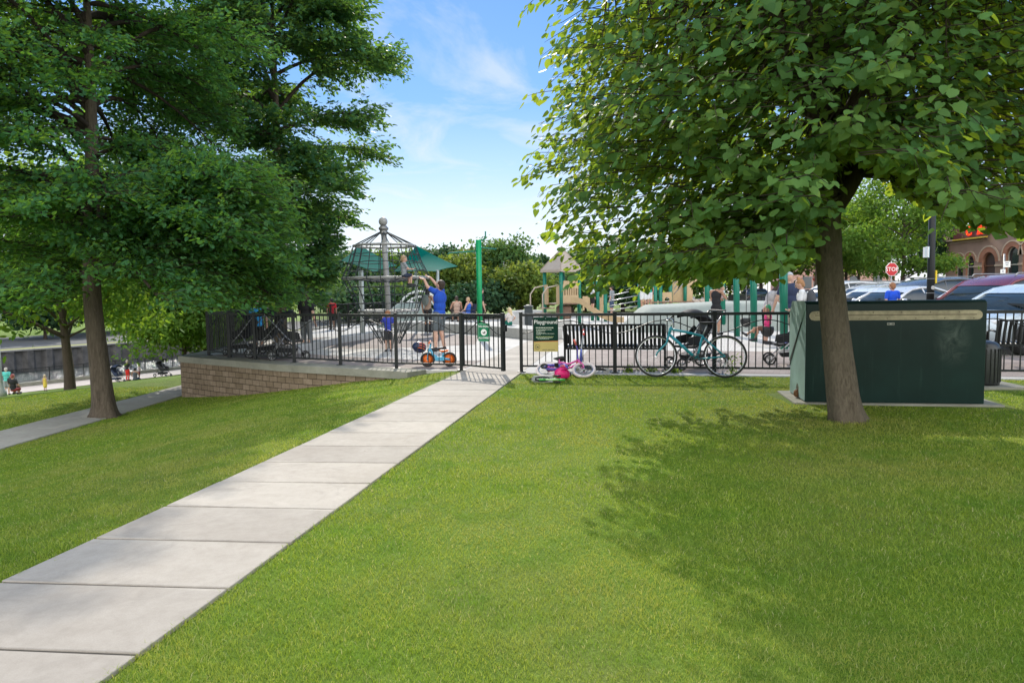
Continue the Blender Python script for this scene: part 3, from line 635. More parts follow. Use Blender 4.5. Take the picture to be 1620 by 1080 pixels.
# ---------------------------------------------------------------- linden on the right
LB = gr(1340, 664); lin = root('linden_tree', LB, 0, 'large broad-leaved tree with a slim leaning trunk in front of the green cabinet', 'tree')
T_ = [at(1342, 676, LB.y), at(1332, 610, LB.y), at(1320, 500, LB.y+.05), at(1311, 400, LB.y+.1), at(1308, 325, LB.y+.1)]; T_ = [p-LB for p in T_]
fork = T_[-1]; top = fork + Vector((-.05, .1, 2.6))
trunk_mesh('trunk', T_ + [fork+Vector((-.03, .05, .7)), top], [.175, .150, .134, .126, .135, .085, .03], BARK2, lin, .42, seed=4, n=56, sub=16, rug=.007, ridge=5)
LC = Vector((3.30, 7.75, 4.35))-LB; RX, RY, RZ = 3.25, 3.0, 3.5
def lin_zmin(x, y):    # underside of the crown in world x,y
    X_ = [-.5, .35, .6, .8, 1.0, 1.3, 2.9, 3.15, 3.35, 3.75, 4.5, 4.9, 6, 8]; Z_ = [2.8, 2.6, 2.05, 1.62, 1.42, 1.40, 1.50, 1.75, 2.72, 2.70, 2.2, 1.96, 1.93, 2.0]
    z = np.interp(x*7.5/np.maximum(y, 3.5), X_, Z_); return 1.45+(z-1.45)*np.maximum(y, 3.5)/7.5
m = MB(); limb_pts = []; q = random.Random(5)
for i in range(15):
    a = 2*PI*i/15*2.4+q.random()*.5; el = q.uniform(-.1, 1.1); e_ = LC+Vector((RX*.8*math.cos(a)*math.cos(el), RY*.8*math.sin(a)*math.cos(el), RZ*.75*math.sin(el)))
    s_ = fork+Vector((0, 0, q.uniform(-.05, 1.7))); mid_ = s_.lerp(e_, .45)+Vector((0, 0, .45)); P = bez(s_, mid_, e_, 9)
    r0 = q.uniform(.05, .085); m.tube(P, [r0*(1-.8*t/9) for t in range(10)], 8); limb_pts += P[2:]
e_ = fork+Vector((.75, -.25, 1.6)); P = bez(fork+Vector((0, 0, -.12)), fork+Vector((.35, -.1, .25)), e_, 8); m.tube(P, [.105-.07*t/8 for t in range(9)], 10); limb_pts += P[2:]
NS = 5600; az_ = rng.random(NS)*2*PI; zu = rng.random(NS)**1.15
zprof = 1.35+zu*6.2; Rz = np.interp(zprof, [1.3, 1.8, 2.6, 4.2, 5.6, 6.8, 7.6], [2.55, 2.8, 2.95, 2.95, 2.5, 1.6, .5])
lob = 1+.07*np.sin(3*az_+1)+.06*np.sin(5*az_+zprof*2.3)+.06*np.sin(8*az_-zprof*3.1)+.05*rng.standard_normal(NS); rf = 1-.72*rng.random(NS)**1.5; rf[zprof < 2.6] = 1-.95*rng.random((zprof < 2.6).sum())
d = np.stack([np.cos(az_), np.sin(az_), (zprof-4)/3.5], -1)
C = np.stack([3.52-LB.x+Rz*lob*rf*np.cos(az_), 7.8-LB.y+Rz*lob*rf*.95*np.sin(az_), zprof-LB.z], -1); wx, wy = C[:, 0]+LB.x, C[:, 1]+LB.y
zm = lin_zmin(wx, wy)-LB.z; C[:, 2] = np.maximum(C[:, 2], zm+.26+.12*rng.random(NS))
nearcut = (wy < 5.0) & (C[:, 2] < 2.0); C = C[~nearcut]; d = d[~nearcut]; NS = len(C)
LP_ = np.array([tuple(p) for p in limb_pts]); pos = []; tipd = []; nrm = []; var = []; siz = []
wy_ = C[:, 1]+LB.y
for i in range(NS):
    c = Vector(C[i]); dd = Vector(d[i]); 
    j = int(np.argmin(((LP_-C[i])**2).sum(1))); s_ = Vector(LP_[j])
    h_ = Vector((dd.x, dd.y, 0)).normalized() if abs(dd.x)+abs(dd.y) > .05 else Vector((1, 0, 0))
    h_ = (Matrix.Rotation(q.uniform(-.8, .8), 3, 'Z') @ h_)
    tw = [c-h_*.28+Vector((0, 0, .02)), c, c+h_*.22+Vector((0, 0, q.uniform(-.1, .03))), c+h_*.40+Vector((0, 0, q.uniform(-.26, .02)))]
    if i % 2 == 0 and (s_-tw[0]).length < .8: m.tube([s_, s_.lerp(tw[0], .55)+Vector((0, 0, .12)), tw[0]], [.013, .009, .006], 4, cap=False)
    m.tube(tw, [.006, .005, .004, .002], 3, cap=False)
    br_ = q.random(); yel = max(0, q.gauss(.12, .16)); k = 11
    for t in range(k):
        s = t/(k-1)*2.99; a_ = int(s); p = tw[a_].lerp(tw[a_+1], s-a_); sd_ = 1 if t % 2 else -1
        side = Vector((-h_.y, h_.x, 0))*sd_
        td = (side*q.uniform(.4, 1)+h_*q.uniform(.3, 1)+Vector((0, 0, -q.uniform(.25, 1.1)))).normalized()
        nv = (Vector((0, 0, 1))*q.uniform(.5, 1.2)+h_*q.uniform(.1, 1.0)+Vector((q.gauss(0, .28), q.gauss(0, .28), 0)))
        pos.append(p+td*q.uniform(.02, .07)+Vector((0, 0, q.gauss(0, .035)))); tipd.append(td); nrm.append(nv); siz.append(q.uniform(.056, .105)*(1.1 if wy_[i] > 6.5 else .95)); var.append((min(1, max(0, br_*.6+q.random()*.4)), min(1, yel+max(0, q.gauss(0, .08))), q.random()))
m.build('limbs', barkmat('linden_limb', (.035, .028, .02), (.09, .07, .05)), lin)
LL = leafmat('linden_leaf', (.052, .132, .050), (.38, .54, .04), .45, rough=.52)
leaves('crown', LL, np.array(pos), np.array(tipd), np.array(nrm), np.array(siz), np.array(var), 'heart', lin)
# ---------------------------------------------------------------- layered elm-like trees on the left
ELIMB = barkmat('elm_limb', (.02, .015, .011), (.07, .055, .042))
def elm(name, base, label, trunk, rad, zr, Lf, nlimb, nspray, leafsz, mat, bark, seed, group=None, flare=.5, center=None, arc=None, per=22, twl=.55, droop=.25, zmin=None, low=None):
    """limbs leave the trunk between heights zr; Lf(h, az) gives the limb length; flat leafy sprays along them"""
    q = random.Random(seed); r = root(name, base, 0, label, 'tree', group); trunk_mesh('trunk', trunk, rad, bark, r, flare, seed=seed)
    zt = [p[2] for p in trunk]; xt = [p[0] for p in trunk]; yt = [p[1] for p in trunk]; m = MB(); pos, tipd, nrm, siz, var = [], [], [], [], []
    limbs = []
    for i in range(nlimb):
        h_ = zr[0]+(zr[1]-zr[0])*q.random()**1.05; az = q.uniform(0, 2*PI); s_ = Vector((np.interp(h_, zt, xt), np.interp(h_, zt, yt), h_)); L_ = Lf(h_, az)*q.uniform(.55, 1.08)
        if low and i < low[0]: az = q.uniform(*low[1]); h_ = q.uniform(*low[2]); s_ = Vector((np.interp(h_, zt, xt), np.interp(h_, zt, yt), h_)); L_ = q.uniform(*low[3])
        if L_ < .4: continue
        dv_ = Vector((math.cos(az), math.sin(az), 0)); rise = q.uniform(-.05, .75)*L_; e_ = s_+dv_*L_+Vector((0, 0, rise-droop*L_*.8)); mid_ = s_+dv_*L_*.5+Vector((0, 0, rise))
        P = bez(s_, mid_, e_, 8); r0 = .018+.014*L_; 
        ok = 9
        if zmin: ok = next((t for t in range(9) if P[t].z < zmin(base.x+P[t].x, base.y+P[t].y)-base.z+.05), 9)
        if ok > 2: m.tube(P[:ok], [r0*(1-.88*t/8) for t in range(ok)], 6, cap=False)
        limbs.append((P, dv_, L_, q.random()))
    tot = sum(l[2] for l in limbs)
    for P, dv_, L_, hue in limbs:
        for k in range(max(3, int(nspray*L_/tot))):
            t = q.random()**.68; t = .12+.88*t; f = t*8; a_ = min(7, int(f)); p = P[a_].lerp(P[a_+1], f-a_); sd_ = q.choice((-1, 1)); wid = (.25+.75*math.sin(PI*min(1, t*.8+.1)))*min(1, L_/3)
            out = (Matrix.Rotation(sd_*q.uniform(.2, 1.15), 3, 'Z') @ dv_); ln_ = twl*q.uniform(.7, 1.25)*L_/4.2*1.2*(1-.3*t)+.25
            e_ = p+out*ln_*(1+wid)+Vector((0, 0, q.uniform(-.62, .38)*ln_)); dead = zmin and min(e_.z, p.z)-.06 < zmin(base.x+e_.x, base.y+e_.y)-base.z
            if not dead: m.tube([p, p.lerp(e_, .5)+Vector((0, 0, .04)), e_], [.007, .005, .002], 3, cap=False)
            if dead: continue
            br_ = q.random(); yl = max(0, q.gauss(.06, .12)); side = Vector((-out.y, out.x, 0))
            for j in range(per):
                s = (j+q.random())/per; s = .1+.9*s; pp = p.lerp(e_, s); w_ = q.choice((-1, 1))*q.random()*.20*(1.1-s)*(ln_+.4); pp = pp+side*w_+Vector((0, 0, q.gauss(0, .05)))
                td = (out*q.uniform(.3, 1)+side*(w_*3+q.gauss(0, .5))+Vector((0, 0, q.gauss(-.2, .35)))).normalized()
                pos.append(pp); tipd.append(td); nrm.append((q.gauss(0, .6), q.gauss(0, .6)-.15, .9)); siz.append(leafsz*q.uniform(.7, 1.25)); var.append((br_*.55+q.random()*.45, min(1, yl+max(0, q.gauss(0, .06))), q.random()))
    m.build('limbs', ELIMB, r)
    leaves('crown', mat, np.array(pos), np.array(tipd), np.array(nrm), np.array(siz), np.array(var), 'oval', r); return r
ELM = leafmat('elm_leaf', (.042, .128, .062), (.28, .54, .05), .47, rough=.52); ELM2 = leafmat('elm_leaf_far', (.036, .108, .058), (.22, .42, .05), .44, rough=.52)
B1 = Vector((-8.42, 14.25, tz(-8.42, 14.25)-.03))
def L1(h, az):
    c = math.cos(az); base = np.interp(h, [1.2, 2.2, 4.5, 7.0, 9, 12], [3.9, 4.6, 4.7, 4.6, 4.0, 1.4])
    if math.sin(az) < -.3: base *= .84
    if c > 0: base *= np.interp(h, [1, 4.4, 6.2, 8.4, 10], [.78, .76, .76, .60, .5])
    return base
def elm_under(x, y):      # lower limit of the crown, seen from the path side
    y = max(y, 4); u = 810+FPX*x/y; v = np.interp(u, [-300, 0, 70, 130, 175, 205, 250, 320, 390, 440, 480, 520, 600], [520, 498, 486, 462, 440, 440, 478, 500, 505, 500, 490, 470, 440])
    return EYE+(463+(810-u)*.014-v)/FPX*y
elm('elm_tree', B1, 'big dark layered-leaf tree with a thick flaring trunk beside the lower path', [(0, 0, -.12), (-.03, 0, .25), (-.10, .02, 1.2), (-.18, .05, 2.6), (-.1, .1, 4.4), (0, .1, 6.8), (.05, .1, 12)], [.225, .205, .185, .175, .14, .09, .02], (1.95, 11.2), L1, 128, 7800, .112, ELM, BARK1, 21, flare=1.25, droop=.48, zmin=elm_under, low=(20, (-.75, .75), (2.7, 4.0), (2.9, 3.9)))
B2 = Vector((-7.05, 21.2, 0))
def L2(h, az):
    c = math.cos(az); base = np.interp(h, [1.0, 2.6, 5.5, 9, 12], [3.4, 4.3, 4.4, 3.9, 1.2]); return base*(np.interp(h, [2.8, 3.5, 4.2], [.40, .60, .76]) if c > 0 else .85)
elm('elm_tree', B2, 'dark tree behind the left fence whose ragged boughs reach toward the rope climber', [(0, 0, -.05), (0, 0, .5), (.05, 0, 2.5), (.1, 0, 6), (.1, 0, 11.5)], [.22, .19, .16, .11, .02], (1.35, 11.3), L2, 100, 4300, .15, ELM2, BARK1, 33, droop=.18, twl=.75)
# ---------------------------------------------------------------- background trees
FARL = {'a': leafmat('far_leaf_mid', (.055, .125, .045), (.18, .30, .04), .36, rough=.7), 'b': leafmat('far_leaf_yellow', (.075, .125, .028), (.26, .34, .04), .42, rough=.7), 'c': leafmat('far_leaf_dark', (.034, .085, .045), (.11, .20, .04), .32, rough=.7), 'd': leafmat('far_leaf_bright', (.07, .145, .03), (.25, .42, .035), .45, rough=.6)}
def fartree(name, base, H, rx, z0, label, mat, seed, group, n=8200, ls=.29, shape='round', tr=.16, kind='diamond'):
    q = random.Random(seed); g_ = np.random.default_rng(seed); r = root(name, base, 0, label, 'tree', group)
    trunk_mesh('trunk', [(0, 0, -.2), (0, 0, z0*.5), (q.uniform(-.2, .2), 0, z0+(H-z0)*.35), (0, 0, H*.93)], [tr, tr*.85, tr*.55, .02], BARK3, r, .3, n=8, seed=seed)
    m = MB(); nc = 30 if shape != 'cone' else 46; cs = []
    for i in range(nc):
        a = i*2.39996; t = (i+.5)/nc
        if shape == 'cone': zz = z0+(H-z0)*t; ra = rx*(1-t)**.8*q.uniform(.45, 1)
        elif shape == 'flat': zz = z0+(H-z0)*(.15+.8*q.random()); ra = rx*q.uniform(.3, 1)*(1-abs((zz-z0)/(H-z0)-.5)*.9)
        else: u = 1-1.75*t; zz = (H+z0)/2+(H-z0)/2*u*.86; ra = rx*math.sqrt(max(.04, 1-u*u*.8))*q.uniform(.35, .95)
        c = Vector((ra*math.cos(a), ra*math.sin(a), zz)); s = Vector((0, 0, max(z0*1.05, zz-ra*.45))); m.tube([s, s.lerp(c, .6)+Vector((0, 0, .1)), c], [tr*.3, tr*.2, .015], 4, cap=False); cs.append((c, q.uniform(.20, .36)*rx*(1.15 if shape != 'cone' else .8), q.random()))
    m.build('limbs', BARK3, r)
    per = n//nc; pos = []; nv = []; va = []; td = []
    for c, cr_, b_ in cs:
        d = rdir(per); rad = cr_*(.35+.65*g_.random(per)**.5)*(1+.25*g_.standard_normal(per)); P = np.array(c)+d*rad[:, None]*np.array([1.25, 1.25, .72 if shape != 'flat' else .5]); P[:, 2] = np.maximum(P[:, 2], .25)
        pos.append(P); t_ = rdir(per); t_[:, 2] -= .35; td.append(t_); k = d+np.array([0, 0, .8])+.6*rdir(per); nv.append(k)
        va.append(np.stack([np.clip(b_*.5+g_.random(per)*.5, 0, 1), np.clip(g_.normal(.1, .15, per), 0, 1), g_.random(per)], -1))
    pos = np.concatenate(pos); leaves('crown', mat, pos, np.concatenate(td), np.concatenate(nv), ls*(.6+.8*g_.random(len(pos))), np.concatenate(va), kind, r); return r
def pxb(u, Y, z=0): p = at(u, 465, Y); return Vector((p.x, Y, z))
def ztop(v, Y): return EYE+(463-v)/FPX*Y
TL = [ # px, Y, top v, radius m, material, shape, label
 (530, 46, 400, 3.4, 'c', 'round', 'dark bush-like tree behind the left shade sail'),
 (610, 50, 402, 3.2, 'd', 'round', 'bright green tree behind the pole of the rope climber'),
 (690, 47, 392, 2.6, 'c', 'round', 'dark tree between the right shade sail and the green pole'),
 (722, 41, 405, 2.2, 'b', 'round', 'yellow-green bushy tree left of the tall green pole'),
 (790, 44, 380, 2.6, 'a', 'round', 'tallest feathery tree just right of the tall green pole'),
 (822, 40, 422, 1.9, 'b', 'round', 'pale yellow-green tree between the green pole and the tower'),
 (846, 52, 405, 1.5, 'c', 'cone', 'small dark pointed conifer left of the tan tower roof'),
 (925, 50, 396, 2.6, 'a', 'round', 'grey-green tree behind the tan tower roof'),
 (905, 43, 430, 2.0, 'a', 'round', 'low green tree framed by the tower posts'),
 (985, 48, 412, 3.0, 'c', 'round', 'dark tree behind the ramp railings'),
 (760, 39, 452, 2.0, 'c', 'round', 'low dark shrub-like tree behind the seated couple'),
 (1050, 58, 395, 4.0, 'a', 'round', 'broad green tree behind the farthest play panels'),
 (1130, 62, 385, 4.2, 'b', 'round', 'yellow-green street tree behind the person in the black tank top'),
 (1205, 56, 380, 3.6, 'b', 'flat', 'yellow-green tree with bare forked trunk behind the swings'),
 (650, 39, 455, 2.4, 'a', 'round', 'low green shrub-like tree behind the grey climbing rock'),
 (575, 37, 458, 2.2, 'c', 'round', 'low dark shrub-like tree behind the back fence'),
]
for i, (u, Y_, v, rx, mt, sh, lb) in enumerate(TL):
    fartree('background_tree', pxb(u, Y_), ztop(v, Y_), rx, .5 if sh != 'flat' else 2.2, lb, FARL[mt], 100+i, 'trees in a row behind the playground', ls=.24 if Y_ < 45 else .28)
RT = [(1290, 48, 7.5, 3.4, 'd', 'slender street tree partly hidden by the big leaning trunk'), (1338, 52, 7.6, 3.6, 'd', 'bright green street tree just right of the big leaning trunk'), (1358, 60, 9, 4.2, 'd', 'street tree with a forked dark trunk behind the white wagon'),
      (1425, 44, 8.5, 3.9, 'd', 'feathery bright green tree behind the stop sign'), (1474, 64, 8.0, 2.8, 'c', 'dark green tree against the left corner of the brick building'), (1245, 66, 8, 4, 'b', 'pale street tree far behind the swings')]
for i, (u, Y_, H_, rx, mt, lb) in enumerate(RT): fartree('street_tree', pxb(u, Y_), H_, rx, 2.0 if i != 3 else 1.2, lb, FARL[mt], 140+i, 'street trees beyond the parked cars', n=11000, ls=.22, shape='flat' if i != 4 else 'round', kind='oval')
# park trees going down to the river
PT = [(-17.3, 27, 8.8, 4.5, 1.75, 'park tree with a straight dark trunk left of the big flaring trunk', 4200), (-26.0, 55, 9.5, 5.4, 1.3, 'park tree beside the black stroller with a white emblem', 5200), (-25.4, 57.5, 9.5, 5.2, 1.4, 'park tree with a forked trunk beside the end of the block wall', 5200)]
for i, (x, y, H_, rx, z0, lb, n_) in enumerate(PT): fartree('park_tree', Vector((x, y, tz(x, y)-.03)), H_, rx, z0, lb, FARL['d'], 160+i, 'park trees on the slope down to the river', n=int(n_*4.0), ls=.32 if i else .22, tr=.21, kind='oval')
for i in range(16):
    s_ = -34+i*11.0; p = Dp(-62-8*(i % 3), s_, -4.9); fartree('far_bank_tree', p, [14, 17, 13, 16][i % 4], [6.5, 7.5, 7][i % 3], .8, 'tree on the far bank across the river, number %d from the left' % (i+1) if 0 else ['broad dark', 'tall green', 'bushy mid-green', 'wide yellow-green'][i % 4]+' tree in the row across the river', FARL['abcd'[i % 4]], 180+i, 'trees across the river', n=7500, ls=.85, tr=.3)
# reeds and weeds
def tuft(base, H, n, label, name, mat, cat='plant', rad=.5, group=None, w=.02, seed=0):
    g_ = np.random.default_rng(seed+900); a = g_.random(n)*2*PI; rr = rad*np.sqrt(g_.random(n)); pos = np.stack([rr*np.cos(a), rr*np.sin(a), 0*a], -1)
    td = np.stack([g_.normal(0, .28, n), g_.normal(0, .28, n), np.ones(n)], -1); nn_ = rdir(n); nn_[:, 2] = 0; o = leaves(name, mat, pos, td, nn_, H*(.6+.5*g_.random(n)), np.stack([g_.random(n), g_.random(n)*.4, g_.random(n)], -1), 'blade', None)
    return o
_ls = leaf_shape
def leaf_shape(kind):
    if kind == 'blade':
        P = [(0, -.02, 0), (0, .02, 0), (.6, .025, .01), (1, 0, .05), (.6, -.025, .01)]; return np.array(P), np.array([[0, 4, 2, 1], [4, 3, 2, 2]])[:1].repeat(1, 0) if 0 else np.array([[0, 1, 2, 4], [4, 2, 3, 3]])[:1]
    return _ls(kind)
for i, (u_, k) in enumerate(((45, 420), (66, 360), (96, 300), (146, 260), (170, 220), (28, 320))):
    s_ = min(np.arange(-20, 20, .1), key=lambda t: abs(810+FPX*Dp(-3.9, t, 0).x/Dp(-3.9, t, 0).y-u_-6)); p = Dp(-3.9, s_, -6.1); o = tuft(p, 1.15 if i < 2 else .95, k, '', 'reed_clump', FARL['d'], rad=.9, seed=i); o.location = p
    tag(o, ['yellow-green reed clump behind the railing, widest of the row', 'reed clump behind the railing above the toddler in yellow', 'reed clump behind the railing left of the straight park tree', 'reed clump behind the railing just right of the straight park tree', 'small reed clump behind the railing left of the woman in red', 'reed clump behind the railing at the left edge'][i], 'reeds', 'reed clumps at the water')
for i, (u, v, H_, lb) in enumerate(((1160, 592, .34, 'leafy weed growing through the rear wheel of the teal bicycle'), (1030, 588, .10, 'low weed by the front wheel of the teal bicycle'), (995, 589, .14, 'low weed at the foot of the fence right of the bench'), (1065, 590, .1, 'weed between the wheels of the teal bicycle'))):
    p = gr(u, v); g_ = np.random.default_rng(i+50); n_ = 60; pos = np.stack([g_.normal(0, .05, n_), g_.normal(0, .04, n_), g_.random(n_)*H_], -1)
    r_ = root('weed', p, 0, lb, 'weed', 'weeds along the fence'); mm = MB(); [mm.tube([(q_[0]*.3, q_[1]*.3, -.03), (q_[0], q_[1], q_[2])], .002, 3) for q_ in pos[::8]]; mm.build('stems', FARL['a'], r_)
    leaves('foliage', FARL['d'], pos, rdir(n_), rdir(n_)+np.array([0, 0, 1]), .05+.03*g_.random(n_), np.stack([g_.random(n_)]*3, -1)*np.array([1, .5, 1]), 'oval', r_)
# ---------------------------------------------------------------- green utility cabinet

def cabmat():
    m, n = nt('cabinet_green'); v = coord(n); f = noise(n, v, 1.8, 6, .65); c = ramp(n, f, [(.3, (.0018, .014, .011)), (.7, (.0045, .025, .020))]).outputs[0]
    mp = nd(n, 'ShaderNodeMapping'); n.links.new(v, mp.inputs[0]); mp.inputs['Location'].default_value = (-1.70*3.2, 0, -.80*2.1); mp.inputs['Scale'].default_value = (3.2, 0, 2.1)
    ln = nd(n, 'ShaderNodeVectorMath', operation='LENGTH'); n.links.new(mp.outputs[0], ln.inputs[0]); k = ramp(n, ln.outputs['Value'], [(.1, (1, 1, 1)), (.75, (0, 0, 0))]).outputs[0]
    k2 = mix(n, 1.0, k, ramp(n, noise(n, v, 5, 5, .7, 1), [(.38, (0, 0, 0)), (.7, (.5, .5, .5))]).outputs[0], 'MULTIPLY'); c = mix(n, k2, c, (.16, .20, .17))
    sc = nd(n, 'ShaderNodeMapping'); n.links.new(v, sc.inputs[0]); sc.inputs['Scale'].default_value = (14, 14, .9); dr = ramp(n, noise(n, sc.outputs[0], 1.2, 5, .75), [(.56, (0, 0, 0)), (.75, (.35, .35, .35))]).outputs[0]; c = mix(n, dr, c, (.03, .07, .055))
    p, o = pbsdf(n, c, .42, spec=.18, coat=.12, normal=bumpn(n, noise(n, v, 180, 2), .10, .004)); p.inputs['Coat Roughness'].default_value = .15; return m
TEAL = cabmat(); LIT_TEAL = M('sunlit_end_teal', (.24, .35, .325), .45, var=.22, scale=3, spec=.4); RUST = M('rusty_strip', (.42, .36, .24), .75, var=.35, scale=9); DARK = M('dark_gap', (.01, .012, .01), .8)  # pale teal puts the grazing sunlight on the cabinet's left end into its colour
STEELD = M('dark_rubber', (.018, .018, .018), .6); CHR = M('bright_metal', (.62, .62, .62), .25, 1, var=.05); ALU = M('brushed_metal', (.42, .43, .44), .38, .9, var=.1)
bl = gr(1273, 637); br_ = gr(1557, 640.5); bd = (br_-bl); bw = bd.length; bang = math.atan2(bd.y, bd.x); BD = .82; BH = 1.285
bx = root('utility_cabinet', bl, bang, 'large dark green metal utility cabinet with a stained tan strip, behind the leaning tree', 'utility box')
m = MB(); m.ext([(0, 0, .012), (0, BD, .012), (0, BD, BH-.2), (0, BD-.05, BH-.12), (0, BD-.1, BH-.03), (0, BD-.16, BH-.01), (0, .05, BH+.0), (0, .0, BH-.03)], (bw, 0, 0)); m.build('body', TEAL, bx, bev=.012)
m = MB()   # lifted hood edge seen on the left end
m.ext([(-.004, .02, BH-.11), (-.004, .05, BH-.10), (-.004, BD-.02, .46), (-.004, BD-.02, .40)], (-.012, 0, 0)); m.build('hood_seam', DARK, bx)
m = MB(); m.ext([(-.006, -.004, BH-.11), (-.006, -.004, BH-.03), (-.006, .06, BH+.005), (-.006, BD-.12, BH-.008), (-.006, BD+.004, BH-.16), (-.006, BD+.004, .46)], (-.012, 0, 0)); m.build('hood_flange', LIT_TEAL, bx)
m = MB(); m.ext([(-.002, -.003, .03), (-.002, -.003, BH-.12), (-.002, BD-.03, .42), (-.002, BD-.01, .03)], (-.006, 0, 0)); m.build('end_panel', LIT_TEAL, bx)  # thin plate over the end face, carries the painted sunlit tone
m = MB(); P = []
x0, x1, z0, z1 = .045, bw-.06, BH-.245, BH-.125
for cx, cz, a0 in ((x1-.05, (z0+z1)/2, -90), (x0+.05, (z0+z1)/2, 90)):
    for i in range(7): a = R(a0+180*i/6); P.append((cx+.058*math.cos(a), -.002, cz+.058*math.sin(a)))
m.ext(P, (0, -.008, 0)); st = m.build('label_strip', RUST, bx, bev=.002)
m = MB(); m.box(((x0+x1)/2, -.012, (z0+z1)/2+.006), (x1-x0-.12, .003, .009)); m.build('strip_groove', M('grime', (.14, .11, .07), .9, var=.4, scale=20), st)
for i in range(12):
    m = MB(); m.lathe([(.007, 0), (.007, .003), (.003, .004)], 8, (x0+.09+i*(x1-x0-.18)/11, -.0105, z0+(.022 if i % 2 else .098)), Matrix.Rotation(PI/2, 3, 'X')); m.build('rivet', M('grime', (.14, .11, .07)), st)
m = MB(); m.box((.99, -.003, BH-.29), (.085, .004, .03), bev=.003); pl = m.build('number_plate', M('worn_plate', (.38, .38, .34), .6), bx)
m = MB(); [m.box((.962+.014*i, -.0055, BH-.29), (.008, .001, .017)) for i in (0, 1, 3, 4)]; m.build('plate_marks', DARK, pl)
m = MB(); m.lathe([(.055, 0), (.05, .03), (.03, .05), (.002, .055)], 14, (-.001, .36, .07), Matrix.Rotation(-PI/2, 3, 'Y')); m.ext([(-.002, .28, .02), (-.002, .46, .02), (-.002, .44, .16), (-.002, .40, .2), (-.002, .34, .2), (-.002, .30, .16)], (-.006, 0, 0)); m.build('conduit_hole', M('rust', (.16, .075, .035), .9, var=.4, scale=14), bx)
m = MB(); m.ext([(-.13, -.07, -.08), (bw+.20, -.07, -.08), (bw+.20, BD+.2, -.08), (-.13, BD+.2, -.08)], (0, 0, .092)); m.build('base_slab', CONCD, bx, bev=.01)
# ribbed black drum beside it
tp = gr(1569, 613); tr_ = root('ribbed_drum', tp, 0, 'black ribbed metal drum with a rounded top on its own slab, beside the green cabinet', 'bollard')
m = MB(); m.lathe([(.205, .03), (.21, .06), (.21, .50), (.205, .56), (.185, .61), (.14, .645), (.07, .66), (.003, .663)], 28, (0, .2, 0)); m.build('drum', M('black_cast', (.02, .022, .022), .32, var=.3, scale=16, bump=.35, bs=30), tr_)
for i in range(22):
    a = 2*PI*i/22; mm = MB(); mm.bar((.212*math.cos(a), .2+.212*math.sin(a), .07), (.212*math.cos(a), .2+.212*math.sin(a), .55), .012); mm.build('rib', BLACK, tr_)
m = MB(); m.ext([(-.5, -.1, -.06), (.42, -.16, -.06), (.5, .55, -.06), (-.5, .6, -.06)], (0, 0, .085)); m.build('slab', CONCD, tr_, bev=.01)
# ---------------------------------------------------------------- slatted benches (seen from behind)
def bench(loc, rz, L, label, k, seat=True):
    r = root('slatted_bench', loc, rz, label, 'bench', 'slatted benches inside the fence')
    for i in range(k):
        x = -L/2+L*(i+.5)/k; m = MB(); P = [(x, .56, .43), (x, .40, .44), (x, .12, .425), (x, .03, .38), (x, .0, .31), (x, -.015, .45), (x, -.05, .62), (x, -.10, .80)]
        P = [(x, .56, .40), (x, .45, .44), (x, .18, .43), (x, .07, .40), (x, .03, .47), (x, -.01, .62), (x, -.08, .82)]; P = smooth_line([Vector(p) for p in P], 3)
        m.tube(P, .033, 4, flat=.25); m.build('slat', BLACK, r)
    m = MB(); m.tube([(-L/2, -.085, .83), (L/2, -.085, .83)], .018, 8); m.build('top_rail', BLACK, r)
    m = MB(); m.bar((-L/2, .055, .385), (L/2, .055, .385), .03, .04); m.build('back_rail', BLACK, r)
    m = MB(); m.tube([(-L/2, .55, .39), (L/2, .55, .39)], .018, 8); m.build('front_rail', BLACK, r)
    for s in (-1, 1):
        m = MB(); x = s*L/2; m.tube([(x, -.085, .83), (x, .0, .6), (x, .05, .40), (x, .03, .02)], .022, 8); m.tube([(x, .05, .40), (x, .5, .42), (x, .52, .02)], .022, 8); m.tube([(x, -.02, .62), (x, .3, .64), (x, .5, .60), (x, .53, .42)], .018, 8); m.box((x, .03, .008), (.1, .1, .016)); m.box((x, .52, .008), (.1, .1, .016)); m.build('leg', BLACK, r)
    return r
b1, b2 = at(893, 540, 12.95), at(1052, 540, 12.55); c_ = (b1+b2)/2; d_ = b2-b1; d_.z = 0; bench(Vector((c_.x, c_.y, 0)), math.atan2(d_.y, d_.x), d_.length, 'long black slatted bench behind the Playground sign, seen from the back', 26)
bench(Vector((10.05, 11.95, 0)), -.32, 2.9, 'black slatted bench behind the ribbed drum at the right edge', 38)
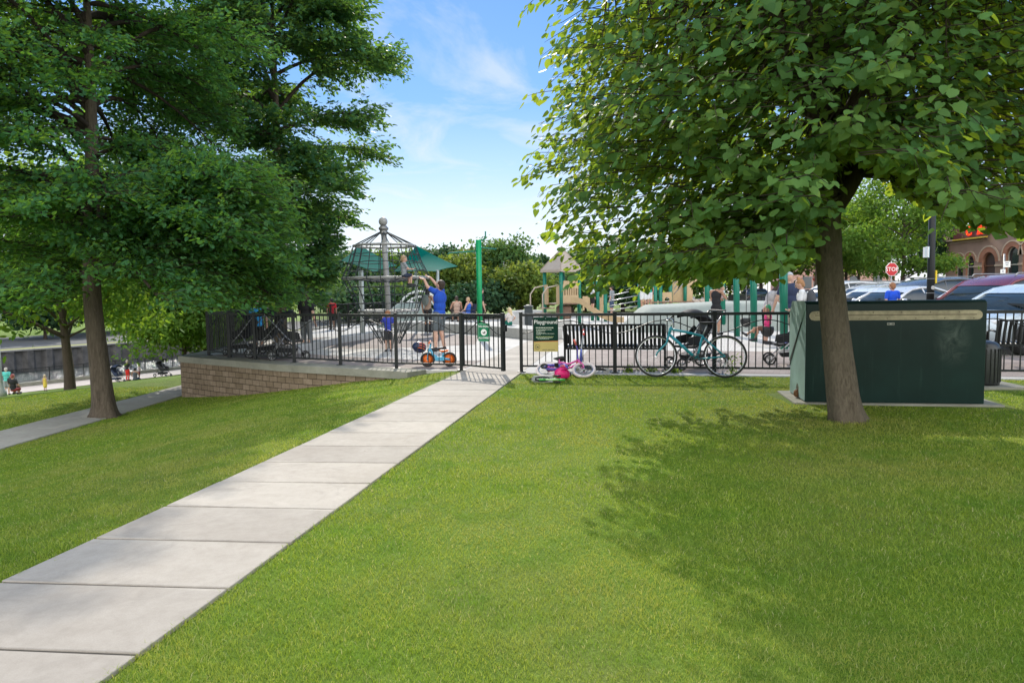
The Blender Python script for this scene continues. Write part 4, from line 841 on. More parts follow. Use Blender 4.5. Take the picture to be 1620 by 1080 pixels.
# ---------------------------------------------------------------- bicycles
TIRE = M('tyre', (.02, .02, .02), .7); BTEAL = M('teal_frame', (.008, .27, .34), .3, var=.05, coat=.5)
def wheel(parent, c, rad, tr, tyre, rim, spokes, sp=28, rimw=.012, hub=.03, solid=None, rimr=None):
    r = bpy.data.objects.new('wheel', None); COL.objects.link(r); r.parent = parent; r.location = c; X_ = Matrix.Rotation(PI/2, 3, 'X')
    m = MB(); m.torus((0, 0, 0), rad-tr, tr, X_, 40, 8); m.build('tyre', tyre, r)
    m = MB(); m.torus((0, 0, 0), rad-2*tr-rimw*.4, rimw*.8, X_, 40, 6); m.build('rim', rim, r)
    m = MB(); m.tube([(0, -hub, 0), (0, hub, 0)], hub*.6, 10); m.build('hub', CHR, r)
    if solid:
        m = MB(); m.lathe([(rad-2*tr, -.008), (rad-2*tr, .008), (hub, .016), (.003, .016)], 24, (0, 0, 0), X_); m.lathe([(.003, -.016), (hub, -.016), (rad-2*tr, -.008)], 24, (0, 0, 0), X_); m.build('disc', solid, r)
    elif sp:
        m = MB()
        for i in range(sp):
            a = 2*PI*i/sp; b = a+(.5 if (i//2) % 2 else -.5); s = 1 if i % 2 else -1; m.tube([(hub*.6*math.cos(b), s*hub*.8, hub*.6*math.sin(b)), ((rad-2*tr)*math.cos(a), 0, (rad-2*tr)*math.sin(a))], spokes, 3, cap=False)
        m.build('spokes', CHR, r)
    return r
g0 = gr(1090, 597); bk = root('bicycle', g0, math.atan2(FRd.y, FRd.x), 'teal adult bicycle leaning on the fence', 'bicycle', rot=(R(-7), 0, math.atan2(FRd.y, FRd.x)-.0)); K = 1/92.5
def bp_(u, v, y=0): return Vector(((u-1090)*K*1.02, y, (596.5-v)*K))
fw, rw = bp_(1041.5, 563.5), bp_(1142, 564); fw.z = rw.z = .352
wheel(bk, fw, .352, .017, TIRE, CHR, .0011); wheel(bk, rw, .352, .017, TIRE, CHR, .0011, hub=.04)
BB, STt, HTt, HTb = bp_(1101.5, 568), bp_(1110, 532.5), bp_(1063.5, 519), bp_(1060.5, 530)
m = MB(); m.tube([BB, STt], .020, 10); m.tube([HTt.lerp(HTb, .25), STt], .020, 10); m.tube([HTb, BB], .0245, 10); m.tube([HTt, HTb], .025, 10)
for s in (-1, 1): m.tube([BB+Vector((.02, s*.03, 0)), rw+Vector((0, s*.06, 0))], .012, 8); m.tube([STt+Vector((0, s*.015, -.02)), rw+Vector((0, s*.06, 0))], .0115, 8)
m.build('frame', BTEAL, bk)
m = MB(); fd = (HTb-HTt).normalized(); cr = HTb+fd*.03; m.tube([HTb, cr], .018, 8); m.box(cr, (.04, .11, .03), bev=.006)
for s in (-1, 1): m.tube([cr+Vector((0, s*.05, 0)), cr+Vector((-.03, s*.052, -.12)), fw+Vector((.02, s*.05, .06)), fw+Vector((0, s*.05, 0))], [.018, .017, .014, .011], 8)
m.build('fork', BTEAL, bk)
hb = HTt-fd*.11; m = MB(); m.tube([HTt, hb], .014, 8); m.tube([hb, hb+Vector((-.06, 0, .03))], .016, 8); hc = hb+Vector((-.06, 0, .03)); m.build('stem', CHR, bk)
m = MB(); m.tube([hc+Vector((.06, -.30, .015)), hc+Vector((.03, -.17, .012)), hc+Vector((0, -.07, 0)), hc, hc+Vector((0, .07, 0)), hc+Vector((.03, .17, .012)), hc+Vector((.06, .30, .015))], .0115, 8); m.build('handlebar', ALU, bk)
for s in (-1, 1):
    m = MB(); m.tube([hc+Vector((.04, s*.20, .012)), hc+Vector((.062, s*.31, .016))], .016, 8); m.build('grip', STEELD, bk)
    m = MB(); m.tube([hc+Vector((.02, s*.15, .0)), hc+Vector((-.05, s*.17, -.01)), hc+Vector((-.04, s*.27, -.02))], .006, 6); m.build('brake_lever', CHR, bk)
m = MB(); m.tube([hc+Vector((-.03, -.1, 0)), hc+Vector((-.13, -.06, -.03)), hc+Vector((-.11, 0, -.16)), HTb+Vector((-.01, .03, .0))], .003, 5); m.tube([hc+Vector((-.03, .1, 0)), hc+Vector((-.11, .06, -.06)), HTt+Vector((.05, .01, -.03)), STt+Vector((-.05, .012, .02))], .003, 5); m.build('cable', STEELD, bk)
sp_t = bp_(1116.5, 515); m = MB(); m.tube([STt, sp_t], .0125, 8); m.build('seatpost', ALU, bk)
def saddle(mb, c, L, w, h=.035):
    mb.ell(c, (L/2, w/2, h), 18, 8, fn=lambda q, p: Vector((q.x, q.y*(.25+.75*max(0, min(1, (p.x+.75)/1.3))), q.z*(.8 if p.z < 0 else .55)+.010*p.x*p.x)))
m = MB(); saddle(m, sp_t+Vector((0, 0, .025)), .27, .15); m.build('saddle', STEELD, bk)
m = MB(); m.torus(BB+Vector((0, -.05, 0)), .082, .006, Matrix.Rotation(PI/2, 3, 'X'), 30, 6); m.torus(BB+Vector((0, -.045, 0)), .060, .006, Matrix.Rotation(PI/2, 3, 'X'), 24, 6); [m.bar(BB+Vector((0, -.05, 0)), BB+Vector((.08*math.cos(a), -.05, .08*math.sin(a))), .012, .006) for a in (0, 1.26, 2.51, 3.77, 5.03)]; m.build('chainring', M('dark_steel', (.08, .08, .08), .4, .8), bk)
for s, a in ((-1, R(200)), (1, R(20))):
    m = MB(); e_ = BB+Vector((.17*math.cos(a), s*.07, .17*math.sin(a))); m.bar(BB+Vector((0, s*.065, 0)), e_, .02, .012); cr_ = m.build('crank', M('dark_steel', (.08, .08, .08)), bk); m = MB(); m.box(e_+Vector((0, s*.05, 0)), (.09, .08, .02), bev=.004); m.build('pedal', STEELD, cr_)
m = MB(); [m.lathe([(rr, y), (rr, y+.003)], 20, rw+Vector((0, -.03+y*0, 0)), Matrix.Rotation(PI/2, 3, 'X')) for rr, y in ((.055, 0), (.048, .006), (.041, .012), (.034, .018), (.028, .024))]; m.build('cassette', M('dark_steel', (.08, .08, .08)), bk)
m = MB(); m.tube([rw+Vector((.01, -.045, -.03)), rw+Vector((.03, -.05, -.08)), rw+Vector((-.01, -.05, -.14))], .011, 6); m.lathe([(.025, 0), (.025, .008)], 12, rw+Vector((-.01, -.05, -.14)), Matrix.Rotation(PI/2, 3, 'X')); m.build('derailleur', ALU, bk)
m = MB(); m.tube([BB+Vector((0, -.05, .082)), rw+Vector((0, -.05, .045))], .004, 4); m.tube([BB+Vector((0, -.05, -.082)), rw+Vector((-.02, -.05, -.15))], .004, 4); m.build('chain', M('dark_steel', (.08, .08, .08)), bk)
for p in (cr+Vector((-.03, 0, -.05)), STt.lerp(rw, .35)+Vector((.01, 0, .02))):
    m = MB(); [m.tube([p+Vector((0, s*.03, -.03)), p+Vector((.01, s*.04, .06))], .006, 6) for s in (-1, 1)]; m.tube([p+Vector((.01, -.04, .06)), p+Vector((.01, .04, .06))], .003, 4); m.build('brake', ALU, bk)
# kids' pink bicycle lying against the fence
PINK = M('pink_paint', (.72, .12, .38), .35, var=.06); PURP = M('purple_plastic', (.12, .09, .42), .45, var=.15); WTY = M('pale_tyre', (.72, .62, .58), .7); HOT = M('hot_pink', (.75, .01, .17), .35, var=.06)
kb = root('kids_bicycle', gr(893, 596.5), math.atan2(FRd.y, FRd.x), "pink kids' bicycle with white tyres lying on the grass by the fence", 'bicycle', rot=(R(-57), R(0), math.atan2(FRd.y, FRd.x)+.02))
r_ = .205; fw, rw = Vector((.315, 0, r_)), Vector((-.315, 0, r_)); BB = Vector((-.05, 0, .20)); ST = Vector((-.13, 0, .40)); HT = Vector((.20, 0, .47)); HB_ = Vector((.23, 0, .38))
wheel(kb, fw, r_, .024, WTY, CHR, .0016, sp=20); wheel(kb, rw, r_, .024, WTY, CHR, .0016, sp=20)
m = MB(); m.tube([HT, (.05, 0, .36), ST], .019, 8); m.tube([HB_, (.07, 0, .26), BB], .021, 8); m.tube([BB, ST], .016, 8); m.tube([HT, HB_], .02, 8)
for s in (-1, 1): m.tube([BB, rw+Vector((0, s*.05, 0))], .010, 6); m.tube([ST, rw+Vector((0, s*.05, 0))], .009, 6)
m.build('frame', PINK, kb)
m = MB(); [m.tube([HB_+Vector((.01, s*.045, -.02)), fw+Vector((-.02, s*.05, .08)), fw+Vector((0, s*.05, 0))], .012, 6) for s in (-1, 1)]; m.tube([HB_+Vector((.01, -.05, -.02)), HB_+Vector((.01, .05, -.02))], .014, 6); m.build('fork', PINK, kb)
m = MB(); m.tube([HT, HT+Vector((-.03, 0, .10)), HT+Vector((-.03, 0, .14))], .012, 6); m.tube([HT+Vector((-.07, -.26, .20)), HT+Vector((-.03, -.10, .19)), HT+Vector((-.03, 0, .13)), HT+Vector((-.03, .10, .19)), HT+Vector((-.07, .26, .20))], .011, 6); m.build('handlebar', PURP, kb)
for s in (-1, 1): m = MB(); m.tube([HT+Vector((-.05, s*.18, .2)), HT+Vector((-.075, s*.29, .2))], .018, 8); m.build('grip', M('coral', (.75, .16, .12), .5), kb)
m = MB(); m.ext([HT+Vector((.03, y, z)) for y, z in ((-.09, .02), (.09, .02), (.11, .17), (-.11, .17))], (.02, 0, .0)); m.build('handlebar_pad', M('blue_pad', (.05, .09, .45), .5, var=.3, scale=25), kb)
m = MB(); saddle(m, ST+Vector((-.01, 0, .10)), .23, .14, .04); m.build('saddle', STEELD, kb)
m = MB(); m.tube([ST, ST+Vector((-.01, 0, .09))], .013, 6); m.build('seatpost', PINK, kb)
m = MB(); m.lathe([(.095, -.012), (.1, 0), (.095, .012), (.02, .02), (.003, .02)], 22, BB+Vector((0, -.05, 0)), Matrix.Rotation(PI/2, 3, 'X')); m.tube([BB+Vector((-.02, -.05, .06)), rw+Vector((0, -.05, .05)), rw+Vector((-.05, -.05, 0)), rw+Vector((0, -.05, -.05)), BB+Vector((-.02, -.05, -.06))], .022, 6); m.build('chain_guard', PURP, kb)
m = MB(); m.lathe([(.045, 0), (.045, .006)], 14, BB+Vector((0, -.072, 0)), Matrix.Rotation(PI/2, 3, 'X')); m.build('guard_badge', M('coral', (.75, .16, .12)), kb)
for s, a in ((-1, R(200)), (1, R(20))):
    m = MB(); e_ = BB+Vector((.10*math.cos(a), s*.08, .10*math.sin(a))); m.bar(BB+Vector((0, s*.075, 0)), e_, .016, .01); c1_ = m.build('crank', ALU, kb); m = MB(); m.box(e_+Vector((0, s*.05, 0)), (.07, .08, .02), bev=.004); m.build('pedal', STEELD, c1_)
for s in (-1, 1):
    w_ = bpy.data.objects.new('training_wheel', None); COL.objects.link(w_); w_.parent = kb; X_ = Matrix.Rotation(PI/2, 3, 'X')
    m = MB(); m.torus(rw+Vector((-.03, s*.17, -.12)), .05, .015, X_, 18, 6); m.build('tyre', STEELD, w_); m = MB(); m.tube([rw+Vector((0, s*.06, 0)), rw+Vector((-.01, s*.15, -.05)), rw+Vector((-.03, s*.16, -.12))], .008, 6); m.build('bracket', ALU, w_)
# pink helmet
def helmet(loc, rot, mat, label, trim, sc=1.0):
    r = root('helmet', loc, 0, label, 'helmet', rot=rot); r.scale = (sc,)*3
    m = MB(); m.ell((0, 0, .0), (.135, .105, .125), 20, 10, fn=lambda q, p: Vector((q.x*(1+.08*p.z), q.y, max(q.z, -.02+.03*p.x))))
    m.build('shell', mat, r)
    for y in (-.045, 0, .045): m = MB(); m.tube([(.10*math.cos(t)*(1-abs(y)*3), y, .03+.098*math.sin(t)) for t in (.5, .9, 1.3, 1.7, 2.1, 2.5)], .009, 5); m.build('vent', trim, r)
    m = MB(); [m.tube([(.02, s*.1, .0), (.01, s*.06, -.09), (.02, 0, -.13)], .005, 4) for s in (-1, 1)]; m.build('strap', STEELD, r); return r
helmet(gr(889, 599)+Vector((0, 0, .07)), (R(25), R(18), .3), HOT, 'hot pink helmet lying on the grass beside the pink bicycle', M('dark_pink', (.45, .0, .09), .4))
# scooters
def scooter(loc, rot, deckm, stem, gripm, label, T=.62, bx=0, wheelm=None, tape=None, Lk=.52, text=None):
    r = root('scooter', loc, 0, label, 'scooter', rot=rot)
    m = MB(); m.box((-.02, 0, .075), (Lk*.8, .11, .025), bev=.01); m.tube([(Lk*.36, 0, .08), (Lk*.47, 0, .15)], .022, 8); m.build('deck', deckm, r)
    m = MB(); m.ell((-.03, 0, .089), (Lk*.32, .045, .004), 20, 6); tp_ = m.build('grip_tape', tape or STEELD, r)
    m = MB(); [m.box((-.03+.028*(i-3), 0, .0935), (.016, .022, .001)) for i in range(7)]; m.build('tape_mark', M('pale_print', (.55, .62, .50)), tp_)
    m = MB(); m.tube([(Lk*.5, 0, .09), (Lk*.47, 0, .15), (Lk*.40, 0, .20+T)], .016, 8); m.build('stem', stem, r)
    m = MB(); m.tube([(Lk*.40-.19*bx, -.19*(1-bx), .21+T), (Lk*.40+.19*bx, .19*(1-bx), .21+T)], .012, 8); m.build('handlebar', stem, r)
    for s in (-1, 1): m = MB(); m.tube([(Lk*.40+s*.10*bx, s*.10*(1-bx), .21+T), (Lk*.40+s*.20*bx, s*.20*(1-bx), .21+T)], .018, 8); m.build('grip', gripm, r)
    X_ = Matrix.Rotation(PI/2, 3, 'X')
    for x, y in ((Lk*.52, .05), (Lk*.52, -.05), (-Lk*.46, 0)):
        m = MB(); m.lathe([(.02, -.012), (.055, -.012), (.06, 0), (.055, .012), (.02, .012)], 18, (x, y, .06), X_); w_ = m.build('wheel', wheelm or STEELD, r)
        m = MB(); m.lathe([(.03, -.014), (.03, .014)], 14, (x, y, .06), X_); m.build('wheel_hub', CHR, w_)
    m = MB(); m.ext([(-Lk*.5, -.03, .12), (-Lk*.36, -.03, .13), (-Lk*.36, .03, .13), (-Lk*.5, .03, .12)], (0, 0, .008)); m.build('rear_brake', deckm, r); return r
LIME = M('lime', (.36, .66, .26), .45); SILV = M('silver_grey', (.35, .36, .37), .35, .7)
p_ = gr(862, 604); scooter(p_+Vector((0, 0, .05)), (R(84), 0, R(-8)), M('grey_deck', (.25, .26, .25), .5), LIME, M('green_grip', (.06, .35, .06), .5), 'grey and lime green scooter lying flat on the grass in front of the pink bicycle', T=.30, Lk=.40, bx=1)
p_ = gr(938, 590)+FRd*0; scooter(p_+Vector((0, .06, .0)), (R(-9), R(-4), math.atan2(FRd.y, FRd.x)+PI+.15), STEELD, SILV, M('red_grip', (.65, .04, .03), .5), 'dark silver scooter with red grips propped upright against the fence', T=.52, wheelm=M('white_wheel', (.6, .6, .58), .5))
# balance bike and helmet behind the left fence
BLUE = M('sky_blue', (.10, .42, .62), .4); ORA = M('bright_orange', (.85, .17, .02), .4, var=.06)
bb = root('balance_bike', gr(694, 580), 0, 'small blue and orange balance bike behind the left fence by the gate', 'balance bike', rot=(R(0), 0, R(183)))
wheel(bb, (.215, 0, .145), .145, .022, TIRE, ORA, .002, solid=ORA); wheel(bb, (-.215, 0, .145), .145, .022, TIRE, ORA, .002, solid=ORA)
m = MB(); m.tube([(.17, 0, .36), (.10, 0, .24), (0, 0, .17), (-.12, 0, .16), (-.21, .06, .15)], .022, 8); m.tube([(-.12, 0, .16), (-.21, -.06, .15)], .016, 8); m.tube([(-.08, 0, .17), (-.10, 0, .29)], .018, 8); m.box((-.03, 0, .16), (.2, .05, .09), bev=.015); m.build('frame', BLUE, bb)
m = MB(); [m.tube([(.17, s*.02, .36), (.20, s*.045, .27), (.215, s*.045, .145)], .014, 8) for s in (-1, 1)]; m.tube([(.17, 0, .34), (.145, 0, .46)], .016, 8); m.build('fork', BLUE, bb)
m = MB(); m.tube([(.17, -.2, .49), (.145, 0, .46), (.17, .2, .49)], .012, 8); m.build('handlebar', STEELD, bb)
for s in (-1, 1): m = MB(); m.tube([(.162, s*.13, .482), (.172, s*.22, .492)], .018, 8); m.build('grip', ORA, bb)
m = MB(); saddle(m, (-.11, 0, .315), .2, .12, .04); m.build('saddle', ORA, bb)
helmet(gr(664, 577)+Vector((.0, -.02, .36)), (R(75), R(20), .6), M('navy_shell', (.015, .03, .09), .35), 'round navy helmet with orange trim hanging on the balance bike handlebar', ORA, 1.1)
# ---------------------------------------------------------------- strollers
SHELLS = {}
def stroller(loc, rz, fab, fr, label, sc=1.0, hood=1.0, wheels=4, emblem=None, lining=None, big=False):
    r = root('stroller', loc, rz, label, 'stroller', 'strollers'); r.scale = (sc,)*3    # faces +X
    m = MB(); n_ = 9; k = 10; vs = []
    for i in range(n_+1):
        t = R(-12+118*hood*i/n_)
        for j in range(k+1): a = R(-90+180*j/k); vs.append(Vector((.02-.36*math.cos(t)*.9*math.cos(a*.0)+0*math.sin(a), .215*math.sin(a), .78+.30*math.sin(t)*(.55+.45*math.cos(a)))))
    N0 = len(vs); vs += [Vector((.02+(v.x-.02)*.95, v.y*.95, .775+(v.z-.775)*.95)) for v in vs]; fs = []
    for i in range(n_):
        for j in range(k): a = i*(k+1)+j; fs.append([a, a+1, a+k+2, a+k+1]); fs.append([N0+a, N0+a+k+1, N0+a+k+2, N0+a+1])
    m.add(vs, fs, 0, True); m.build('hood', fab, r)
    m = MB(); prof = [(.30, .43), (.16, .42), (-.02, .44), (-.12, .52), (-.24, .72), (-.30, .84)]; vs = []
    for x, z in prof: vs += [Vector((x, -.19, z)), Vector((x, .19, z)), Vector((x-.02, .19, z-.04)), Vector((x-.02, -.19, z-.04))]
    fs = [[0, 3, 2, 1], [20, 21, 22, 23]]
    for i in range(5): o = i*4; fs += [[o+j, o+(j+1) % 4, o+4+(j+1) % 4, o+4+j] for j in range(4)]
    m.add(vs, fs); [m.ext([(.24, y, .44), (-.02, y, .46), (-.22, y, .72), (-.16, y, .78), (.0, y, .62), (.22, y, .58)], (0, .02 if y > 0 else -.02, 0)) for y in (-.19, .19)]; m.build('seat', fab, r)
    if lining:
        m = MB(); m.ext([(-.015, -.13, .455), (-.105, -.13, .535), (-.215, -.13, .735), (-.26, -.13, .80)], (0, .26, 0)) if 0 else m.add([Vector((x, y, z)) for x, z in ((.1, .435), (-.01, .455), (-.10, .545), (-.235, .80)) for y in (-.13, .13)], [[0, 1, 3, 2], [2, 3, 5, 4], [4, 5, 7, 6]]); m.build('lining', lining, r)
    m = MB()
    for s in (-1, 1): y = s*.24; m.tube([(-.50, y, 1.02), (-.36, y, .86), (-.05, y, .50), (.34, y, .12)], .013, 8); m.tube([(-.08, y, .54), (-.36, y, .14)], .013, 8); m.tube([(-.28, y, .30), (.2, y, .26)], .010, 6)
    m.tube([(-.36, -.24, .14), (-.36, .24, .14)], .012, 6); m.tube([(.34, -.24, .12), (.34, .24, .12)], .012, 6); m.build('frame', fr, r)
    m = MB(); m.tube([(-.46, -.24, .98), (-.53, -.22, 1.04), (-.53, .22, 1.04), (-.46, .24, .98)], .016, 8); m.build('handle', STEELD, r)
    m = MB(); m.ext([(-.26, -.18, .28), (.18, -.18, .25), (.14, -.18, .16), (-.24, -.18, .17)], (0, .36, 0)); m.build('basket', fab, r)
    X_ = Matrix.Rotation(PI/2, 3, 'X'); rw_ = .15 if big else .11
    for x, ys, rr in ((-.37, (-.27, .27), rw_), (.36, (-.2, .2) if wheels == 4 else (0,), .115 if big else .085)):
        for y in ys:
            w_ = bpy.data.objects.new('wheel', None); COL.objects.link(w_); w_.parent = r; w_.location = (x, y, rr)
            mm = MB(); mm.torus((0, 0, 0), rr-.018, .018, X_, 22, 7); mm.build('tyre', TIRE, w_); mm = MB(); mm.lathe([(.022, -.02), (.022, .02)], 10, (0, 0, 0), X_); [mm.bar((0, 0, 0), ((rr-.03)*math.cos(a), 0, (rr-.03)*math.sin(a)), .014, .008) for a in [2*PI*i/7 for i in range(7)]]; mm.torus((0, 0, 0), rr-.036, .006, X_, 20, 5); mm.build('rim', ALU, w_)
    if emblem:
        m = MB(); bx_ = Vector((-.30, 0, .66)); rot = Matrix.Rotation(R(-62), 3, 'Y')
        for s in (-1, 1): m.ell((-.255, s*.06, .62), (.012, .045, .12), 12, 6, rot=Matrix.Rotation(R(-28), 3, 'Y'))
        m.build('emblem', emblem, r)
    return r
BF = M('black_fabric', (.014, .015, .018), .8, var=.3, scale=9); GF = M('grey_fabric', (.09, .095, .10), .8); FRM = M('frame_grey', (.3, .3, .31), .4, .8)
stroller(gr(1096, 583), R(200), BF, FRM, 'big black stroller parked behind the teal bicycle', 1.02, 1.15, big=True, lining=GF)
stroller(gr(385, 561), R(170), BF, FRM, 'black stroller behind the curved fence, leftmost of the parked row', 1.0, 1.0)
stroller(gr(425, 565), R(185), BF, FRM, 'black stroller in the middle of the row behind the curved fence', 1.05, 1.2, big=True)
stroller(gr(458, 568), R(20), BF, FRM, 'black stroller nearest the gate in the row behind the curved fence', 1.02, 1.1)
stroller(gr(652, 510), R(160), M('white_fabric', (.6, .6, .6), .8), FRM, 'white and black stroller beside the grey climbing rock', 1.0, 1.2, lining=BF)
stroller(gr(1247, 576), R(165), BF, M('white_frame', (.7, .7, .7), .4), 'dark stroller partly hidden by the left end of the green cabinet', .95, .8, big=True, lining=M('royal_blue', (.02, .05, .5), .6))
def onhill(u, Y): p = at(u, 500, Y); return Vector((p.x, Y, tz(p.x, Y)))
stroller(onhill(254, 51), R(-15), BF, BF, 'black stroller with a white emblem on the grass below the block wall', 1.25, 1.0, emblem=WHT)
stroller(onhill(180, 51), R(-20), M('navy_fabric', (.02, .03, .07), .8), FRM, 'navy stroller half hidden by the big flaring trunk near the woman in red', 1.2, 1.1)
# ---------------------------------------------------------------- rope climber
GREY = M('climber_grey', (.30, .30, .285), .5, var=.12); ROPE = M('dark_rope', (.03, .04, .045), .8); PGRN = M('play_green', (.0, .155, .095), .38, var=.08); BGRN = M('bright_green', (.0, .30, .10), .38, var=.06); PTAN = M('play_tan', (.50, .36, .20), .5, var=.07); PBRN = M('play_brown', (.22, .13, .085), .5); PBEI = M('roof_tan', (.42, .35, .28), .6, var=.06); SAIL = None
CX = at(617, 500, 18.6); cb_ = Vector((CX.x, 18.6, 0)); rc = root('rope_climber', cb_, 0, 'grey pole with a ball top and three tubular rings carrying a black rope net', 'climbing net')
lean = -.035; LN = lambda z: Vector((lean*z, 0, z))
m = MB(); m.tube([LN(-.1), LN(1.5), LN(3.12)], .074, 16); m.build('pole', GREY, rc)
m = MB(); m.ell(LN(3.36), .118, 18, 12); m.build('ball_cap', GREY, rc)
m = MB(); m.lathe([(.10, -.12), (.125, -.11), (.125, -.07), (.10, -.05), (.10, -.02), (.13, 0), (.13, .05), (.10, .07), (.09, .1)], 18, LN(3.15)); m.build('collar', M('collar_grey', (.22, .22, .21), .4, .5), rc)
RING = [(1.0, .80), (1.87, 1.16), (2.72, .82)]; NS_ = 8
def rp(z, r, a): return LN(z)+Vector((r*math.cos(a), r*math.sin(a), 0))
for z, r in RING:
    m = MB(); P = [rp(z, r, 2*PI*i/NS_+.2) for i in range(NS_)]; PP = []
    for i in range(NS_): a, b = P[i], P[(i+1) % NS_]; PP += [a.lerp(b, t) for t in (.06, .3, .7, .94)]
    m.tube(PP, .034, 9, closed=True); m.build('ring', GREY, rc)
def net(za, ra, zb, rb, nv, nh, nm='net', inn=False):
    m = MB()
    for i in range(nv): a = 2*PI*i/nv+.05; m.tube([rp(za, ra, a), rp((za+zb)/2, (ra+rb)/2*.97, a), rp(zb, rb, a)], .011, 5, cap=False)
    for j in range(1, nh): t = j/nh; z = za+(zb-za)*t; r = (ra+(rb-ra)*t)*(1-.06*math.sin(PI*t)); m.tube([rp(z, r, 2*PI*i/nv+.05)-Vector((0, 0, .02*(i % 2))) for i in range(nv)], .010, 5, closed=True)
    m.build(nm, ROPE, rc)
net(1.0, .80, 1.87, 1.16, 20, 4); net(1.87, 1.16, 2.72, .82, 20, 4); net(.12, .25, 1.0, .8, 16, 5); net(1.87, 1.13, 1.75, .12, 12, 4, 'deck_net'); net(1.0, .78, .95, .12, 12, 4, 'deck_net')
m = MB(); [m.tube([rp(3.08, .11, a), rp(2.72, .82, a+o)], .012, 5) for a in [2*PI*i/8+.2 for i in range(8)] for o in (-.12, .12)]; m.build('stay_ropes', ROPE, rc)
# ---------------------------------------------------------------- shade sails
def sailmat():
    m, n = nt('shade_sail'); p, o = pbsdf(n, (.003, .18, .145), .8, spec=.05); t = nd(n, 'ShaderNodeBsdfTranslucent'); t.inputs[0].default_value = (.005, .36, .26, 1)
    mx = nd(n, 'ShaderNodeMixShader'); mx.inputs[0].default_value = .45; n.links.new(p.outputs[0], mx.inputs[1]); n.links.new(t.outputs[0], mx.inputs[2]); n.links.new(mx.outputs[0], o.inputs[0]); return m
SAIL = sailmat(); SPOLE = M('sail_post', (.42, .46, .44), .45)
def sail(corners, label, posts):
    b = posts[0].copy(); b.z = 0; r = root('shade_sail', b, 0, label, 'shade sail', 'teal shade sails'); C = [c-b for c in corners]; k = 12; vs = []
    for i in range(k+1):
        for j in range(k+1):
            u, v = i/k, j/k; uu = u-.13*math.sin(PI*v)*(2*u-1)*-1*0; p = C[0]*(1-u)*(1-v)+C[1]*u*(1-v)+C[2]*u*v+C[3]*(1-u)*v; ctr = (C[0]+C[1]+C[2]+C[3])/4
            e_ = .08*(math.sin(PI*u)*(1-math.sin(PI*v))+math.sin(PI*v)*(1-math.sin(PI*u))); p = p.lerp(ctr, e_*(1 if (u in (0, 1) or v in (0, 1)) else .6)); vs.append(p)
    N0 = len(vs); vs += [v-Vector((0, 0, .012)) for v in vs]; fs = []
    for i in range(k):
        for j in range(k): a = i*(k+1)+j; fs.append([a, a+1, a+k+2, a+k+1]); fs.append([N0+a, N0+a+k+1, N0+a+k+2, N0+a+1])
    m = MB(); m.add(vs, fs, 0, True); m.build('canopy', SAIL, r)
    for p in posts: m = MB(); q = p-b; m.tube([(q.x, q.y, 0), q], .055, 10); m.build('post', SPOLE, r)
    return r
Yv = 27.0
sail([at(566, 386, 26), at(628, 420, 30), at(592, 430, 24), at(540, 412, 22)], 'teal shade sail left of the climber pole, high corner on the left', [at(568, 388, 26), at(572, 428, 22.5)])
sail([at(658, 388, 27), at(724, 421, 29), at(690, 429, 24), at(622, 430, 25)], 'teal shade sail right of the climber pole, rising to a peak in its middle', [at(657, 389, 27), at(692, 427, 24.3)])
# ---------------------------------------------------------------- tall green pole with arms
gpb = gr(759.5, 535); gp_ = root('spray_pole', gpb, 0, 'tall bright green pole with thin side arms and a hooked top', 'water feature'); T0 = at(757, 380, gpb.y)-gpb
m = MB(); m.tube([(0, 0, -.05), T0], .088, 14); m.ell(T0, (.09, .09, .03), 12, 6); m.build('pole', BGRN, gp_)
m = MB(); P = [T0-Vector((0, 0, .02)), at(763, 380, gpb.y)-gpb, at(767, 378, gpb.y)-gpb, at(768, 374, gpb.y)-gpb, at(768, 366, gpb.y)-gpb]; m.tube(P, .024, 8); m.build('hook', PGRN, gp_)
m = MB(); m.tube([at(757, 397, gpb.y)-gpb, at(712, 400, gpb.y-.6)-gpb, at(708, 402, gpb.y-.65)-gpb], .022, 8); m.build('arm', PGRN, gp_)
m = MB(); m.tube([at(757, 391, gpb.y)-gpb, at(785, 394, gpb.y+.5)-gpb], .022, 8); m.build('arm', PGRN, gp_)
# ---------------------------------------------------------------- play tower with hipped roof
tb = Vector((at(890, 500, 30).x, 30.2, 0)); tw = root('play_tower', tb, R(38), 'play tower with a tan pyramid roof, green posts and a brown slide', 'play structure'); a_ = .53
for sx, sy in ((-1, -1), (1, -1), (1, 1), (-1, 1)): m = MB(); m.tube([(sx*a_, sy*a_, -.05), (sx*a_, sy*a_, 2.45)], .075, 12); m.build('post', PGRN, tw)
m = MB(); e = .66; z0 = 2.38; A = Vector((0, 0, 3.32)); V_ = [Vector((sx*e, sy*e, z0)) for sx, sy in ((-1, -1), (1, -1), (1, 1), (-1, 1))]; W2 = [v-Vector((0, 0, .10)) for v in V_]
m.add(V_+W2+[A], [[0, 1, 8], [1, 2, 8], [2, 3, 8], [3, 0, 8], [4, 5, 1, 0], [5, 6, 2, 1], [6, 7, 3, 2], [7, 4, 0, 3], [7, 6, 5, 4]]); rf = m.build('roof', PBEI, tw)
m = MB(); [m.tube([v, A], .022, 6) for v in V_]; m.ell(A+Vector((0, 0, .03)), (.05, .05, .07), 10, 6); m.build('ridge', M('ridge_tan', (.36, .29, .23), .6), rf)
m = MB(); m.box((0, 0, .92), (2*a_, 2*a_, .06)); m.build('deck', PBRN, tw)
m = MB(); bars = [-.26, -.13, 0, .13, .26]; m.box((0, -a_, 1.12), (.9, .05, .34)); m.box((0, -a_, 1.66), (.9, .05, .16)); m.box((0, -a_, 1.82), (.82, .05, .16)); [m.box((x, -a_, 1.435), (.06, .05, .29)) for x in bars+[-.41, .41]]; m.build('panel', PTAN, tw)
